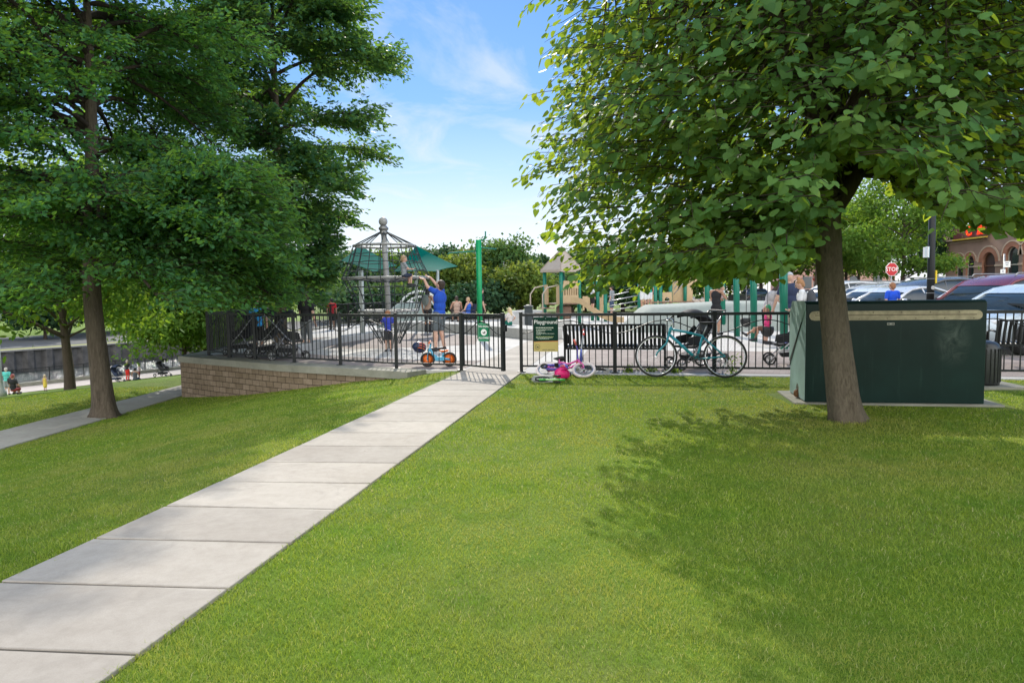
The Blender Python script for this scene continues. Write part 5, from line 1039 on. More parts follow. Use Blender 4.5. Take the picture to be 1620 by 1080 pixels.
m = MB(); m.ext([(a_, -.44, .95), (a_, .44, .95), (a_, .44, 1.75), (a_, .25, 1.9), (a_, -.25, 1.9), (a_, -.44, 1.75)], (.05, 0, 0)); m.build('panel', PTAN, tw)
for s in (-1, 1):
    m = MB(); m.ext([(-a_, s*.52, .9), (-a_, s*.28, .9), (-a_, s*.28, 1.6), (-a_, s*.34, 1.75), (-a_, s*.46, 1.75), (-a_, s*.52, 1.6)], (-.06, 0, 0)); m.build('entry_panel', PTAN, tw)
    m = MB(); m.tube([(-1.45, s*.4, 0), (-1.45, s*.4, 1.35), (-1.2, s*.4, 1.62), (-.68, s*.4, 1.7)], .03, 8); m.build('handrail', PBEI, tw)
m = MB(); [m.box((-.9-.22*i, 0, .75-.22*i), (.24, .8, .05)) for i in range(4)]; m.build('step', PBRN, tw)
m = MB(); m.box((.0, -.1, .55), (.55, .5, .6), bev=.1); m.build('climb_block', PBRN, tw)
sl_ = root('slide', Vector((at(925, 500, 29).x, 28.9, 0)), R(-12), 'tan curved slide coming down from the play tower', 'slide')
P = [Vector((-.55, .1, .98)), Vector((-.2, .05, .95)), Vector((.25, 0, .65)), Vector((.7, 0, .36)), Vector((1.15, -.02, .20)), Vector((1.6, -.05, .17))]; P = smooth_line(P, 4); m = MB()
prof = [(-.27, .2), (-.24, .2), (-.2, .03), (.2, .03), (.24, .2), (.27, .2), (.25, -.02), (-.25, -.02)]; vs = [p+Vector((0, y, z)) for p in P for y, z in prof]; k = 8
m.add(vs, [[i*k+j, i*k+(j+1) % k, (i+1)*k+(j+1) % k, (i+1)*k+j] for i in range(len(P)-1) for j in range(k)]+[[j for j in range(k)], [(len(P)-1)*k+j for j in range(k)][::-1]]); m.build('chute', PTAN, sl_)
m = MB(); m.tube([(1.3, 0, 0), (1.3, 0, .18)], .05, 8); m.build('leg', PBRN, sl_)
# second climbing structure with panels, further right
def postv(mb, x, y, h, r=.07): mb.tube([(x, y, -.03), (x, y, h)], r, 10); mb.ell((x, y, h), (r, r, r*.6), 10, 6)
s2b = Vector((at(1075, 480, 33).x, 33, 0)); s2 = root('play_structure', s2b, 0, 'long play structure of green posts, tan panels and silver rails beyond the pale mound', 'play structure')
def X2(u): return (u-1075)/1100*33
for u, h in ((958, 1.3), (1011, 2.1), (1037, 1.75), (1045, 1.75), (1064, 2.2), (1087, 2.5), (1128, 2.2)):
    m = MB(); postv(m, X2(u), 0 if u < 1060 else .4, h, .085); m.build('post', PGRN, s2)
for u in (920, 942, 951): m = MB(); postv(m, X2(u), 1.2, 1.9, .085); m.build('post', PGRN, s2)
for z0, z1 in ((.5, .72), (.72, .96), (.95, 1.22), (1.18, 1.5)):
    m = MB(); m.tube([(X2(962), -.05, z0), (X2(1010), -.05, z1)], .022, 6); m.build('rail', SILV, s2)
for z0, z1 in ((1.25, 1.7), (1.5, 1.95), (1.75, 2.2)): m = MB(); m.tube([(X2(1066), -.05, z0), (X2(1086), -.05, z1+.25)], .02, 6); m.build('rail', SILV, s2)
def archpanel(u0, u1, z0, z1, y=0, hole=True):
    m = MB(); x0, x1 = X2(u0), X2(u1); w = x1-x0; n_ = 9
    if not hole: m.ext([(x0, y, z0), (x1, y, z0), (x1, y, z1), (x0, y, z1)], (0, .06, 0))
    else:
        I = [(x0+w*.25, z0), (x0+w*.25, z0+(z1-z0)*.4)]+[(x0+w*.5-w*.25*math.cos(PI*i/n_), z0+(z1-z0)*.45+w*.25*math.sin(PI*i/n_)) for i in range(n_+1)]+[(x0+w*.75, z0+(z1-z0)*.4), (x0+w*.75, z0)]
        k = len(I); O = [(x0, z0), (x0, z0+(z1-z0)*.4)]+[(x0+w*i/n_, z1) for i in range(n_+1)]+[(x1, z0+(z1-z0)*.4), (x1, z0)]
        vs = [Vector((a, y, b)) for a, b in I+O]+[Vector((a, y+.06, b)) for a, b in I+O]; N2 = 2*k
        fs = []
        for i in range(k-1): fs += [[i, k+i, k+i+1, i+1], [N2+i, N2+i+1, N2+k+i+1, N2+k+i], [i, i+1, N2+i+1, N2+i], [k+i, N2+k+i, N2+k+i+1, k+i+1]]
        m.add(vs, fs)
    m.build('panel', PTAN, s2)
archpanel(1014, 1034, .55, 1.25); archpanel(1048, 1063, .7, 1.35, hole=True); archpanel(1090, 1127, .9, 2.05, .4); archpanel(1067, 1085, .9, 2.1, .5, False); archpanel(926, 938, .5, 1.2, 1.2); archpanel(953, 960, .4, 1.3, 1.2, False)
m = MB(); [m.ext([(X2(1095)+.34*i, .1, .95), (X2(1095)+.34*i+.26, .1, .95), (X2(1095)+.34*i+.75, -1.2, .25), (X2(1095)+.34*i+.49, -1.2, .25)], (0, 0, .05)) for i in range(3)]; m.build('slide_bed', PBEI, s2)
m = MB(); [m.tube([(X2(940)+.05, 1.2, z), (X2(951)-.05, 1.2, z)], .02, 6) for z in (.3, .55, .8, 1.05, 1.3, 1.55)]; m.build('ladder', STEELD, s2)
m = MB(); m.box((0, .6, .88), (X2(1128)-X2(1011), 1.4, .06), mi=0); m.build('deck', PBRN, s2)
m = MB(); m.ext([(X2(1095), .4, 2.1), (X2(1125), .4, 2.1), (X2(1110), .4, 2.75)], (0, .5, 0)); m.build('gable', PTAN, s2)
# swing frame
swp = [gr(1240.5, 553.5), gr(1193, 540), gr(1166, 532), gr(1144, 523.5), gr(1119, 514)]
sf = root('swing_set', swp[0], 0, 'row of green swing posts with a beam under the leaves, right of the bicycle', 'swing frame')
for i, p in enumerate(swp): m = MB(); q = p-swp[0]; m.tube([(q.x, q.y, -.03), (q.x-.06, q.y, 2.75)], .092, 14); m.build('post', PGRN, sf)
m = MB(); m.tube([swp[0]-swp[0]+Vector((-.06, 0, 2.75)), swp[-1]-swp[0]+Vector((-.06, 0, 2.75))], .075, 12); m.build('beam', PGRN, sf)
def swing(base, seat_z, top_z, label, bucket=True, rz=0, tilt=0.0):
    r = root('swing', base, rz, label, 'swing', 'swings on the green frame'); sh = Vector((0, tilt, 0))
    for s in (-1, 1): m = MB(); m.tube([(s*.17, 0, top_z), sh+Vector((s*.19, 0, seat_z+.2))], .009, 5); m.build('chain', M('chain', (.25, .25, .25), .4, .8), r)
    m = MB(); m.ell(sh+Vector((0, 0, seat_z)), (.20, .17, .2), 14, 8, fn=lambda q, p: Vector((q.x, q.y, min(q.z, .07)))); m.build('seat', STEELD, r); return r
sA = swp[1].lerp(swp[2], .35)+Vector((-.05, 0, 0)); swing(sA, .55, 2.72, 'empty black bucket swing between the green posts', rz=R(70))
sB = swp[0].lerp(swp[1], .45)+Vector((-.06, 0, 0)); swing(sB, .42, 2.72, 'swing carrying the girl in pink behind the nearest green post', rz=R(70), tilt=.0)
# mounds and rocks
def mound(base, w, d, h, label, mat, name='play_mound', flat=.55, seed=1, rz=0):
    q = random.Random(seed); k = 30; vs = []; ph = q.random()*6
    for i in range(k+1):
        for j in range(k+1):
            u, v = -1+2*i/k, -1+2*j/k; su = max(0, 1-max(0, (abs(u)-flat)/(1-flat))**1.6); sv = max(0, 1-max(0, (abs(v)-flat*.5)/(1-flat*.5))**1.6); vs.append(Vector((u*w/2, v*d/2, h*su*sv*(1+.05*math.sin(3*u+ph)+.04*math.sin(4*v+ph))-.02)))
    m = MB(); m.add(vs, [[i*(k+1)+j, (i+1)*(k+1)+j, (i+1)*(k+1)+j+1, i*(k+1)+j+1] for i in range(k) for j in range(k)], 0, True); o = m.build(name, mat, loc=base); o.rotation_euler = (0, 0, rz); tag(o, label, 'mound'); return o
PALE = concmat('pale_mound', (.29, .32, .28), (.37, .40, .355)); mound(Vector((at(1135, 500, 25.5).x, 25.6, 0)), 6.9, 3.4, .95, 'long low pale green concrete mound behind the teal bicycle', PALE, flat=.72)
mound(Vector((at(834, 500, 31).x, 31, 0)), 2.6, 1.6, .62, 'small pale concrete mound behind the blonde girl', CONCW, seed=3)
ROCK = concmat('grey_rock', (.22, .27, .25), (.32, .37, .34)); o = mound(Vector((at(652, 500, 31).x, 31, 0)), 3.1, 2.0, 1.0, 'grey-green climbing rock behind the rope climber', ROCK, 'climbing_rock', .3, 7)
m = MB(); Y_ = 31.6; xx = at(664, 470, Y_).x; [m.tube([(r_*math.cos(t), 0, .55+r_*math.sin(t)) for t in [PI*i/12 for i in range(13)]], .05, 8) for r_ in (.75, 1.0)]; o = m.build('arch_climber', M('white_tube', (.62, .64, .62), .4), loc=(xx, Y_, .0)); tag(o, 'pale double arch of tubes behind the climbing rock', 'climbing arch')
# litter bin on the plaza
tbp = gr(836.5, 520); tb_ = root('litter_bin', tbp, 0, 'dark square litter bin left of the Playground sign', 'bin'); m = MB(); m.box((0, 0, .42), (.32, .32, .84), bev=.01); m.build('body', M('bin_dark', (.035, .045, .05), .5), tb_); m = MB(); m.box((0, 0, .875), (.37, .37, .06), bev=.012); m.ell((0, 0, .9), (.15, .15, .05), 12, 6); m.build('lid', M('bin_dark', (.035, .045, .05)), tb_)
lowwall([at(842, 502, 26).xy.to_3d(), at(905, 502, 26).xy.to_3d()], .38, .5, 'low dark step behind the litter bin', 'play_step')
for p_, lb in ((gr(1153, 519), 'short green play post with a silver spring seat beside the person with the baby'),):
    r = root('spring_toy', p_, 0, lb, 'spring toy'); m = MB(); m.tube([(0, 0, 0), (0, 0, .55)], .06, 10); m.build('post', PGRN, r); m = MB(); m.ell((0, 0, .62), (.25, .1, .08), 12, 8); m.tube([(.1, 0, .6), (.28, 0, .82)], .03, 8); m.build('seat', STEELD, r)
# camp chairs
def campchair(loc, rz, mat, label):
    r = root('camp_chair', loc, rz, label, 'chair', 'folding camp chairs'); m = MB(); m.ext([(-.25, -.25, .42), (.25, -.25, .42), (.25, .25, .38), (-.25, .25, .38)], (0, 0, .02)); m.build('seat', mat, r)
    m = MB(); m.ext([(-.25, .22, .42), (.25, .22, .42), (.25, .34, .90), (-.25, .34, .90)], (0, .02, 0)); m.build('back', mat, r)
    for s in (-1, 1): m = MB(); m.tube([(s*.26, -.28, 0), (s*.26, .26, .42), (s*.26, .35, .92)], .013, 6); m.tube([(s*.26, .30, 0), (s*.26, -.26, .42)], .013, 6); m.tube([(s*.27, -.27, .60), (s*.27, .27, .62)], .02, 6); m.tube([(s*.26, -.26, .42), (s*.27, -.27, .6)], .012, 6); m.build('side_frame', STEELD, r)
    return r
CB = M('chair_brown', (.09, .065, .05), .8); ch1 = gr(723, 509.5); ch2 = gr(741, 510.5); campchair(ch1, PI+.25+PI, CB, 'brown folding camp chair with its back to the path'); campchair(ch2, -.9+PI*0-.2, M('chair_navy', (.03, .04, .07), .8), 'dark navy folding camp chair turned sideways')
# ---------------------------------------------------------------- cars
GLASS = M('car_glass', (.018, .026, .026), .06, 0, var=.3, scale=3, spec=.9); 
CLIP = {}
def car(loc, rz, kind, col, label, group='cars parked along the street', metal=.25):
    pm = M('car_'+'_'.join('%.2f' % c for c in col), col, .28, metal, var=.03, coat=.7); r = root('parked_car', loc, rz, label, 'car', group); suv = kind != 'sedan'
    H = {'sedan': 1.46, 'suv': 1.74, 'wagon': 1.58}[kind]; L = 4.7; zb = .96 if suv else .90
    # lower body: sections along x (nose at +L/2)
    xs_ = [2.35, 2.28, 2.0, 1.45, .95, .2, -.8, -1.7, -2.15, -2.30, -2.35]; top = [.62, .74, .86, .93, zb+.01, zb, zb, zb+.01, zb-.01, .86, .70] if kind == 'sedan' else [.66, .82, .94, .99, zb+.04, zb+.02, zb+.02, zb+.03, zb+.02, .95, .75]
    hw = [.62, .74, .83, .88, .89, .90, .90, .89, .85, .78, .68]; bot = [.35, .26, .22, .2, .2, .2, .2, .22, .26, .3, .36]; vs = []; k = 12
    for x, t, w, b in zip(xs_, top, hw, bot):
        for (fy, fz) in ((-.80, 0), (-.96, .14), (-1, .45), (-.985, .78), (-.93, .96), (-.75, 1.0), (.75, 1.0), (.93, .96), (.985, .78), (1, .45), (.96, .14), (.80, 0)): vs.append(Vector((x, fy*w, b+(t-b)*fz)))
    n_ = len(xs_); fs = [[i*k+j, (i+1)*k+j, (i+1)*k+(j+1) % k, i*k+(j+1) % k] for i in range(n_-1) for j in range(k)]+[list(range(k)), [(n_-1)*k+j for j in range(k)][::-1]]
    m = MB(); m.add(vs, fs, 0, True); m.build('body', pm, r)
    # greenhouse
    st = [(1.30, 0, .80), (.62, .62, .72), (.38, .80, .69), (-.2, .97, .66), (-.9, 1.0, .65), (-1.75, .93, .63), (-2.22, .05, .74)] if suv else [(1.25, 0, .80), (.55, .66, .70), (.25, .88, .66), (-.2, 1.0, .63), (-.75, .97, .62), (-1.25, .72, .66), (-1.95, .0, .76)]
    if kind == 'wagon': st = [(1.30, 0, .80), (.55, .66, .72), (.25, .86, .68), (-.3, 1.0, .65), (-1.0, .97, .64), (-1.8, .82, .63), (-2.2, .05, .74)]
    vs = []; k = 8
    for x, f, w in st:
        t = zb+(H-zb)*f; wl_ = .845 if f < .95 else .845
        for yy, zz in ((-.845, zb-.02), (-.80+.0*f, zb+(t-zb)*.45), (-w-.02, zb+(t-zb)*.93), (-w*.8, t), (w*.8, t), (w+.02, zb+(t-zb)*.93), (.80, zb+(t-zb)*.45), (.845, zb-.02)): vs.append(Vector((x, yy, zz)))
    n_ = len(st); m = MB(); m.add(vs, [[i*k+j, (i+1)*k+j, (i+1)*k+j+1, i*k+j+1] for i in range(n_-1) for j in range(k-1)]+[list(range(k)), [(n_-1)*k+j for j in range(k)][::-1]], 0, True); m.build('windows', GLASS, r)
    g = lambda i, j: vs[i*k+j]
    m = MB(); rv = []
    for i in range(1, n_-1):
        for j in (2, 3, 4, 5): rv.append(g(i, j)+Vector((0, 0, .012)))
    m.add(rv, [[i*4+j, (i+1)*4+j, (i+1)*4+j+1, i*4+j+1] for i in range(n_-3) for j in range(3)], 0, True)
    for s in (2, 5): m.tube([g(0, 0 if s == 2 else 7)]+[g(i, s) for i in range(1, n_-1)]+[g(n_-1, 0 if s == 2 else 7)], .042, 8)
    for s, lo in ((2, 0), (5, 7)):
        for xx in (3, 5): m.tube([g(xx, s), Vector((g(xx, s).x-.12, g(xx, lo).y, zb))], .035, 6)
    m.build('roof', pm, r)
    if suv:
        for s in (-1, 1): m = MB(); m.tube([(.2, s*.6, H-.06), (.1, s*.6, H+.03), (-1.5, s*.6, H+.03), (-1.7, s*.6, H-.04)], .018, 6); m.build('roof_rail', M('rail_grey', (.25, .25, .25), .4, .6), r)
    for s in (-1, 1):
        m = MB(); m.ell((.88, s*.98, zb+.10), (.07, .12, .085), 12, 8); m.build('mirror', pm if s < 0 else pm, r)
        m = MB(); m.ell((2.12, s*.62, .70), (.16, .17, .085), 12, 8); m.build('headlight', M('lamp_glass', (.75, .77, .78), .1), r); m = MB(); m.ell((-2.24, s*.66, .82), (.07, .13, .10), 10, 6); m.build('tail_light', M('tail_red', (.5, .02, .015), .2), r)
        for x in (1.42, -1.42):
            w_ = bpy.data.objects.new('wheel', None); COL.objects.link(w_); w_.parent = r; w_.location = (x, s*.80, .33); X_ = Matrix.Rotation(PI/2, 3, 'X')
            mm = MB(); mm.lathe([(.2, -.105), (.31, -.105), (.33, -.07), (.33, .07), (.31, .105), (.2, .105)], 22, (0, 0, 0), X_); mm.build('tyre', TIRE, w_); mm = MB(); mm.lathe([(.20, -.108), (.18, -.09), (.05, -.1), (.003, -.1), (.003, .1), (.05, .1), (.18, .09), (.2, .108)], 14, (0, 0, 0), X_); mm.build('rim', ALU, w_)
        for x in (1.42, -1.42): m = MB(); m.tube([(x+.37*math.cos(t), s*.885, .33+.37*math.sin(t)) for t in [PI*i/10 for i in range(11)]], .02, 5); m.build('wheel_arch', STEELD, r)
    m = MB(); m.box((2.30, 0, .58), (.06, .9, .16), bev=.02); m.build('grille', STEELD, r)
    return r
WHITE, SILVER, GREYC, MAROON, PALEB, NAVY = (.72, .72, .71), (.48, .49, .50), (.06, .065, .07), (.16, .012, .018), (.50, .58, .63), (.03, .05, .13)
def cpos(u, Y): p = at(u, 460, Y); return Vector((p.x, Y, -.004))
HD = R(186)     # noses toward the playground
for u, Y, off_, kind, col, lb, hd in (
  (1331, 38, 2.1, 'suv', WHITE, 'white sport utility car farthest back in the row, seen right of the leaning trunk', 8),
  (1332, 31, 1.6, 'wagon', SILVER, 'silver wagon with dark side glass just right of the leaning trunk', 10),
  (1345, 26, 1.4, 'sedan', WHITE, 'white saloon car in front of the silver wagon', 12),
  (1377, 23.0, 1.35, 'sedan', (.62, .63, .64), 'pale grey saloon car beside the boy in the blue shirt', 14),
  (1424, 24.5, 1.2, 'suv', GREYC, 'dark grey sport utility car behind the black lamp post', 10),
  (1508, 22.0, 1.3, 'sedan', (.60, .62, .64), 'light silver saloon car between the dark and the maroon ones', 10),
  (1528, 18.6, 1.25, 'suv', MAROON, 'maroon sport utility car at the right edge', 12),
  (1583, 15.6, 1.1, 'sedan', PALEB, 'pale blue saloon car nearest the camera at the right edge', 14),
  (1286, 33, 1.4, 'suv', (.70, .70, .69), 'white car left of the leaning trunk behind the person with a hair bun', 8)):
    p = cpos(u, Y); car(p+Vector((off_+.9-1.3, 0, 0)), HD+R(hd), kind, col, lb)
c1 = car(Vector((at(1193, 460, 52).x, 52, -.004)), R(80), 'sedan', NAVY, 'dark blue car with red tail lights far beyond the swings', 'cars parked along the street')
# cars across the river
fb = car(Dp(-47, 6, -4.86), R(60), 'sedan', (.05, .10, .25), 'blue car parked across the river at the left edge', 'cars across the river')
for i, (s_, col, lb) in enumerate(((9.5, 'WHITE', 'white car parked across the river next to the blue one'), (13, 'S', 'silver car parked across the river left of the straight park tree'), (2.5, 'G', 'dark car parked across the river at the far left'))):
    car(Dp(-47.5, s_, -4.86), R(60), ('wagon', 'sedan', 'suv')[i], (WHITE, SILVER, GREYC)[i], lb, 'cars across the river')
# ---------------------------------------------------------------- signs and posts
RED = M('sign_red', (.50, .012, .018), .4, var=.05); GALV = M('galvanised', (.33, .34, .34), .45, .6)
sp_ = at(1411, 426, 36); st = root('stop_sign', Vector((sp_.x, 36, 0)), R(6), 'red octagonal STOP sign on a thin post among the green trees', 'stop sign'); hz_ = sp_.z; o8 = [(.335/math.cos(PI/8)*math.cos(PI/8+PI/4*i), .335/math.cos(PI/8)*math.sin(PI/8+PI/4*i)) for i in range(8)]
m = MB(); m.ext([(x, 0, hz_+z) for x, z in o8], (0, .01, 0)); m.build('plate_border', WHT, st); m = MB(); m.ext([(x*.93, -.003, hz_+z*.93) for x, z in o8], (0, -.006, 0)); m.build('plate_face', RED, st)
o = link('lettering', text_mesh('STOP', .295, WHT, 'lettering', .002, bold=.002), st); o.location = (0, -.012, hz_-.005); o.rotation_euler = (PI/2, 0, 0)
m = MB(); m.tube([(0, .03, 0), (0, .03, hz_+.42)], .03, 8); m.build('post', GALV, st)
o = dup(st, Vector((at(1288, 440, 60).x, 60, 0)), R(40), 'dark red octagonal sign seen edge-on beside the leaning trunk', None)
lp_ = Vector((at(1472, 460, 19.5).x, 19.5, 0)); la_ = root('lamp_post', lp_, 0, 'thick black lamp post with a round emblem and yellow tag before the grey car', 'lamp post')
m = MB(); m.tube([(0, 0, 0), (0, 0, 2), (-.03, 0, 6.2)], [.10, .095, .075], 14); m.build('pole', BLACK, la_); m = MB(); m.lathe([(.2, 0), (.2, .25), (.15, .4), (.11, .7)], 16); m.build('base', BLACK, la_)
m = MB(); m.tube([(-.03, 0, 6.1), (-.5, -.2, 6.5), (-1.1, -.4, 6.45)], .03, 8); m.build('arm', BLACK, la_); m = MB(); m.lathe([(.05, .2), (.18, .05), (.2, 0), (.003, -.05)], 14, (-1.1, -.4, 6.25)); m.build('lantern', M('lamp_glass', (.75, .77, .78)), la_)
z_ = at(1472, 455, 19.5).z; m = MB(); m.lathe([(.003, 0), (.055, 0), (.055, .012)], 16, (0, -.108, z_), Matrix.Rotation(PI/2, 3, 'X')); m.build('emblem', M('emblem_silver', (.45, .45, .44), .4), la_)
m = MB(); m.box((.125, -.02, at(1478, 438, 19.5).z), (.05, .06, .36), bev=.012); m.build('yellow_tag', M('signal_yellow', (.75, .55, .02), .5), la_)
m = MB(); [m.tube([(.107*math.cos(2*PI*i/16), .107*math.sin(2*PI*i/16), zz) for i in range(16)], .008, 5, closed=True) for zz in (z_+.25, z_-.15)]; m.build('band', GALV, la_)
m = MB(); m.box((-.17, -.02, at(1463, 399, 19.5).z), (.02, .24, .29)); m.box((-.155, -.02, at(1463, 399, 19.5).z), (.02, .24, .29)) if 0 else None; m.build('white_placard', WHT, la_)
m = MB(); m.box((-.13, -.04, at(1463, 399, 19.5).z), (.11, .012, .30), bev=.002); m.build('blue_placard', M('pale_blue', (.42, .58, .66), .5), la_)
ns = at(1589, 420, 30); r = root('parking_sign', Vector((ns.x, 30, 0)), R(-10), 'two small white parking notices on a post in front of the brick arches', 'sign'); m = MB(); m.tube([(0, .03, 0), (0, .03, ns.z+.5)], .03, 8); m.build('post', GALV, r)
m = MB(); m.box((.10, 0, at(1592, 418, 30).z), (.26, .01, .26)); pl_ = m.build('upper_plate', WHT, r); m = MB(); m.box((-.05, 0, at(1587, 430, 30).z), (.20, .01, .22)); pl2 = m.build('lower_plate', WHT, r)
for z, w, x in ((at(1592, 416, 30).z, .14, .1), (at(1592, 419, 30).z, .1, .1)): m = MB(); m.box((x, -.008, z), (w, .004, .025)); m.build('text_line', M('sign_text', (.12, .12, .2), .5), pl_)
m = MB(); m.box((-.05, -.008, at(1587, 429, 30).z), (.03, .004, .09)); m.build('arrow', M('sign_text', (.12, .12, .2)), pl2)
# pale lamp post at the left edge
p = onhill(2, 30) if 0 else Vector((at(-7, 500, 31).x, 31, 0)); p.z = tz(p.x, p.y); r = root('lamp_post', p, 0, 'pale grey lamp post with a stepped base at the left edge of the lower lawn', 'lamp post')
m = MB(); m.lathe([(.24, 0), (.24, .22), (.18, .3), (.12, .6), (.095, 1.0), (.085, 3.2)], 16); m.build('pole', M('pale_post', (.40, .40, .36), .6), r); m = MB(); m.lathe([(.09, 3.2), (.13, 3.25), (.13, 3.4), (.2, 3.5), (.26, 3.8), (.2, 4.05), (.003, 4.15)], 16); m.build('lantern', M('milky_glass', (.7, .7, .66), .3), r)
# ---------------------------------------------------------------- brick building with round arches
def brickmat():
    m, n = nt('red_brick'); mp = nd(n, 'ShaderNodeMapping'); n.links.new(coord(n), mp.inputs[0]); mp.inputs['Rotation'].default_value = (PI/2, 0, PI/2)
    b = nd(n, 'ShaderNodeTexBrick'); n.links.new(mp.outputs[0], b.inputs['Vector']); b.inputs['Scale'].default_value = 1; b.inputs['Brick Width'].default_value = .22; b.inputs['Row Height'].default_value = .075; b.inputs['Mortar Size'].default_value = .008
    b.inputs['Color1'].default_value = (.36, .15, .085, 1); b.inputs['Color2'].default_value = (.46, .21, .13, 1); b.inputs['Mortar'].default_value = (.36, .24, .18, 1)
    f = noise(n, coord(n), .8, 5); c = mix(n, .5, b.outputs['Color'], ramp(n, f, [(.3, (.6, .58, .55)), (.7, (1, 1, 1))]).outputs[0], 'MULTIPLY'); pbsdf(n, c, .9, spec=.2); return m
BRK = brickmat(); STN = M('sandstone', (.50, .37, .26), .85, var=.15, scale=4); GLS = M('window_glass', (.02, .03, .035), .06, spec=.8); WDW = M('pale_frame', (.42, .38, .30), .6)
B0 = Vector((38.9, 62.5, 0)); bd_ = root('brick_building', B0, 0, 'red brick building with round-arched windows and sandstone trim at the right edge', 'building')
def yv(u): return 38.9*FPX/(u-810)      # facade plane x = 38.9, its left end at u = 1502
ops = [(1516, .52, 3.95), (1532.6, .52, 4.0), (1562, .78, 4.15), (1599, .70, 4.45), (1626, .68, 4.45), (1660, .7, 4.45), (1700, .7, 4.45)]; cu = bpy.data.curves.new('f', 'CURVE'); cu.dimensions = '2D'; cu.fill_mode = 'BOTH'; cu.extrude = .2
def spl(P):
    s = cu.splines.new('POLY'); s.points.add(len(P)-1); s.use_cyclic_u = True
    for q, (a, b) in zip(s.points, P): q.co = (a, b, 0, 1)
FT = 5.35; E_ = yv(1780)-62.5   # along -Y
spl([(0, 0), (-E_, 0), (-E_, FT+.9), (12.5, FT+.9), (12.0, FT+.55), (9.0, FT+.55), (8.3, FT), (0, FT)] if 0 else [(0, 0), (-E_, 0), (-E_, FT+1.2), (7.2, FT+1.2), (6.9, FT+.8), (5.2, FT+.8), (4.9, FT), (0, FT)])
def arch(c, hw_, zt, z0=.9, n_=12): return [(c-hw_, z0), (c+hw_, z0)]+[(c+hw_*math.cos(PI*i/n_), zt-hw_+hw_*math.sin(PI*i/n_)) for i in range(n_+1)]
for u, hw_, zt in ops:
    c = 62.5-yv(u); spl(arch(c, hw_, zt, .05 if u == 1562 else .9))
co = bpy.data.objects.new('f', cu); COL.objects.link(co); dg = bpy.context.evaluated_depsgraph_get(); me = bpy.data.meshes.new_from_object(co.evaluated_get(dg)); bpy.data.objects.remove(co)
me.transform(Matrix(((0, 0, 1, .2), (-1, 0, 0, 0), (0, 1, 0, 0), (0, 0, 0, 1)))); me.materials.clear(); me.materials.append(BRK); me.name = 'front_wall'; link('front_wall', me, bd_)
m = MB(); m.box((7.2, .0-.0-.0+0, FT/2), (13.6, .4, FT)); m.box((7.2, -20, (FT+1)/2), (13.6, .3, FT+1)) if 0 else None; m.build('end_wall', BRK, bd_)
m = MB(); m.box((7.4, E_/2, FT-.12), (13.4, abs(E_)-.2, .12)); m.build('roof', M('roof_dark', (.08, .08, .08), .9), bd_)
m = MB(); m.box((.9, E_/2, FT/2-.2), (.06, abs(E_)-.4, FT-.3)); m.build('dark_interior', M('interior', (.03, .025, .02), .9), bd_)
for u, hw_, zt in ops:
    c = -(62.5-yv(u)); door = u == 1562; wn = bpy.data.objects.new('door' if door else 'window', None); COL.objects.link(wn); wn.parent = bd_; wn.location = (0, c, 0)
    m = MB(); N_ = 14; I = [(hw_*math.cos(PI*i/N_), zt-hw_+hw_*math.sin(PI*i/N_)) for i in range(N_+1)]; O = [(hw_*1.55*math.cos(PI*i/N_), zt-hw_+hw_*1.55*math.sin(PI*i/N_)) for i in range(N_+1)]; O2 = [(hw_*1.72*math.cos(PI*i/N_), zt-hw_+hw_*1.72*math.sin(PI*i/N_)) for i in range(N_+1)]
    def ringm(A, Bq, x0, x1): 
        k = len(A); vs = [Vector((x0, a, b)) for a, b in A]+[Vector((x0, a, b)) for a, b in Bq]+[Vector((x1, a, b)) for a, b in A]+[Vector((x1, a, b)) for a, b in Bq]; fs = []
        for i in range(k-1): fs += [[i, i+1, k+i+1, k+i], [i, 2*k+i, 2*k+i+1, i+1], [k+i, k+i+1, 3*k+i+1, 3*k+i]]
        return vs, fs
    m.add(*ringm(I, O, -.03, .0)); m.build('arch_brick', BRK, wn); m = MB(); m.add(*ringm(O, O2, -.07, .0)); m.build('hood_mould', STN, wn)
    m = MB(); P = arch(0, hw_, zt, .05 if door else .9); m.ext([Vector((.24, a, b)) for a, b in P], (.02, 0, 0)); m.build('pane' if not door else 'door_leaf', GLS if not door else M('door_brown', (.06, .03, .02), .5), wn)
    m = MB(); Iz = [(hw_*.9*math.cos(PI*i/N_), zt-hw_+hw_*.9*math.sin(PI*i/N_)) for i in range(N_+1)]; m.add(*ringm(Iz, I, .17, .23)); [m.box((.2, s*hw_*.95, (zt-hw_+.9)/2), (.06, hw_*.1, zt-hw_-.9)) for s in (-1, 1)]; m.box((.2, 0, 3.05), (.06, 2*hw_, .1)); m.build('frame', WDW if not door else M('door_frame', (.16, .075, .04), .6), wn)
cs = [(0, -.0)]; yprev = .0; m = MB(); edges_ = [0]
for u, hw_, zt in ops: c = 62.5-yv(u); edges_ += [c-hw_, c+hw_]
edges_.append(-E_)
for a, b in zip(edges_[0::2], edges_[1::2]): m.box((-.04, -(a+b)/2, 3.05), (.08, b-a, .16)); m.box((-.03, -(a+b)/2, .6), (.06, b-a, .5))
m.build('string_course', STN, bd_)
m = MB(); m.box((-.08, -2.45, FT+.07), (.5, 5.0, .16)); m.box((-.05, -2.45, FT-.16), (.1, 4.9, .10)); m.box((-.06, -(4.9-E_)/2-1, FT+1.27), (.5, -E_-6.9, .16)); m.build('cornice', STN, bd_)
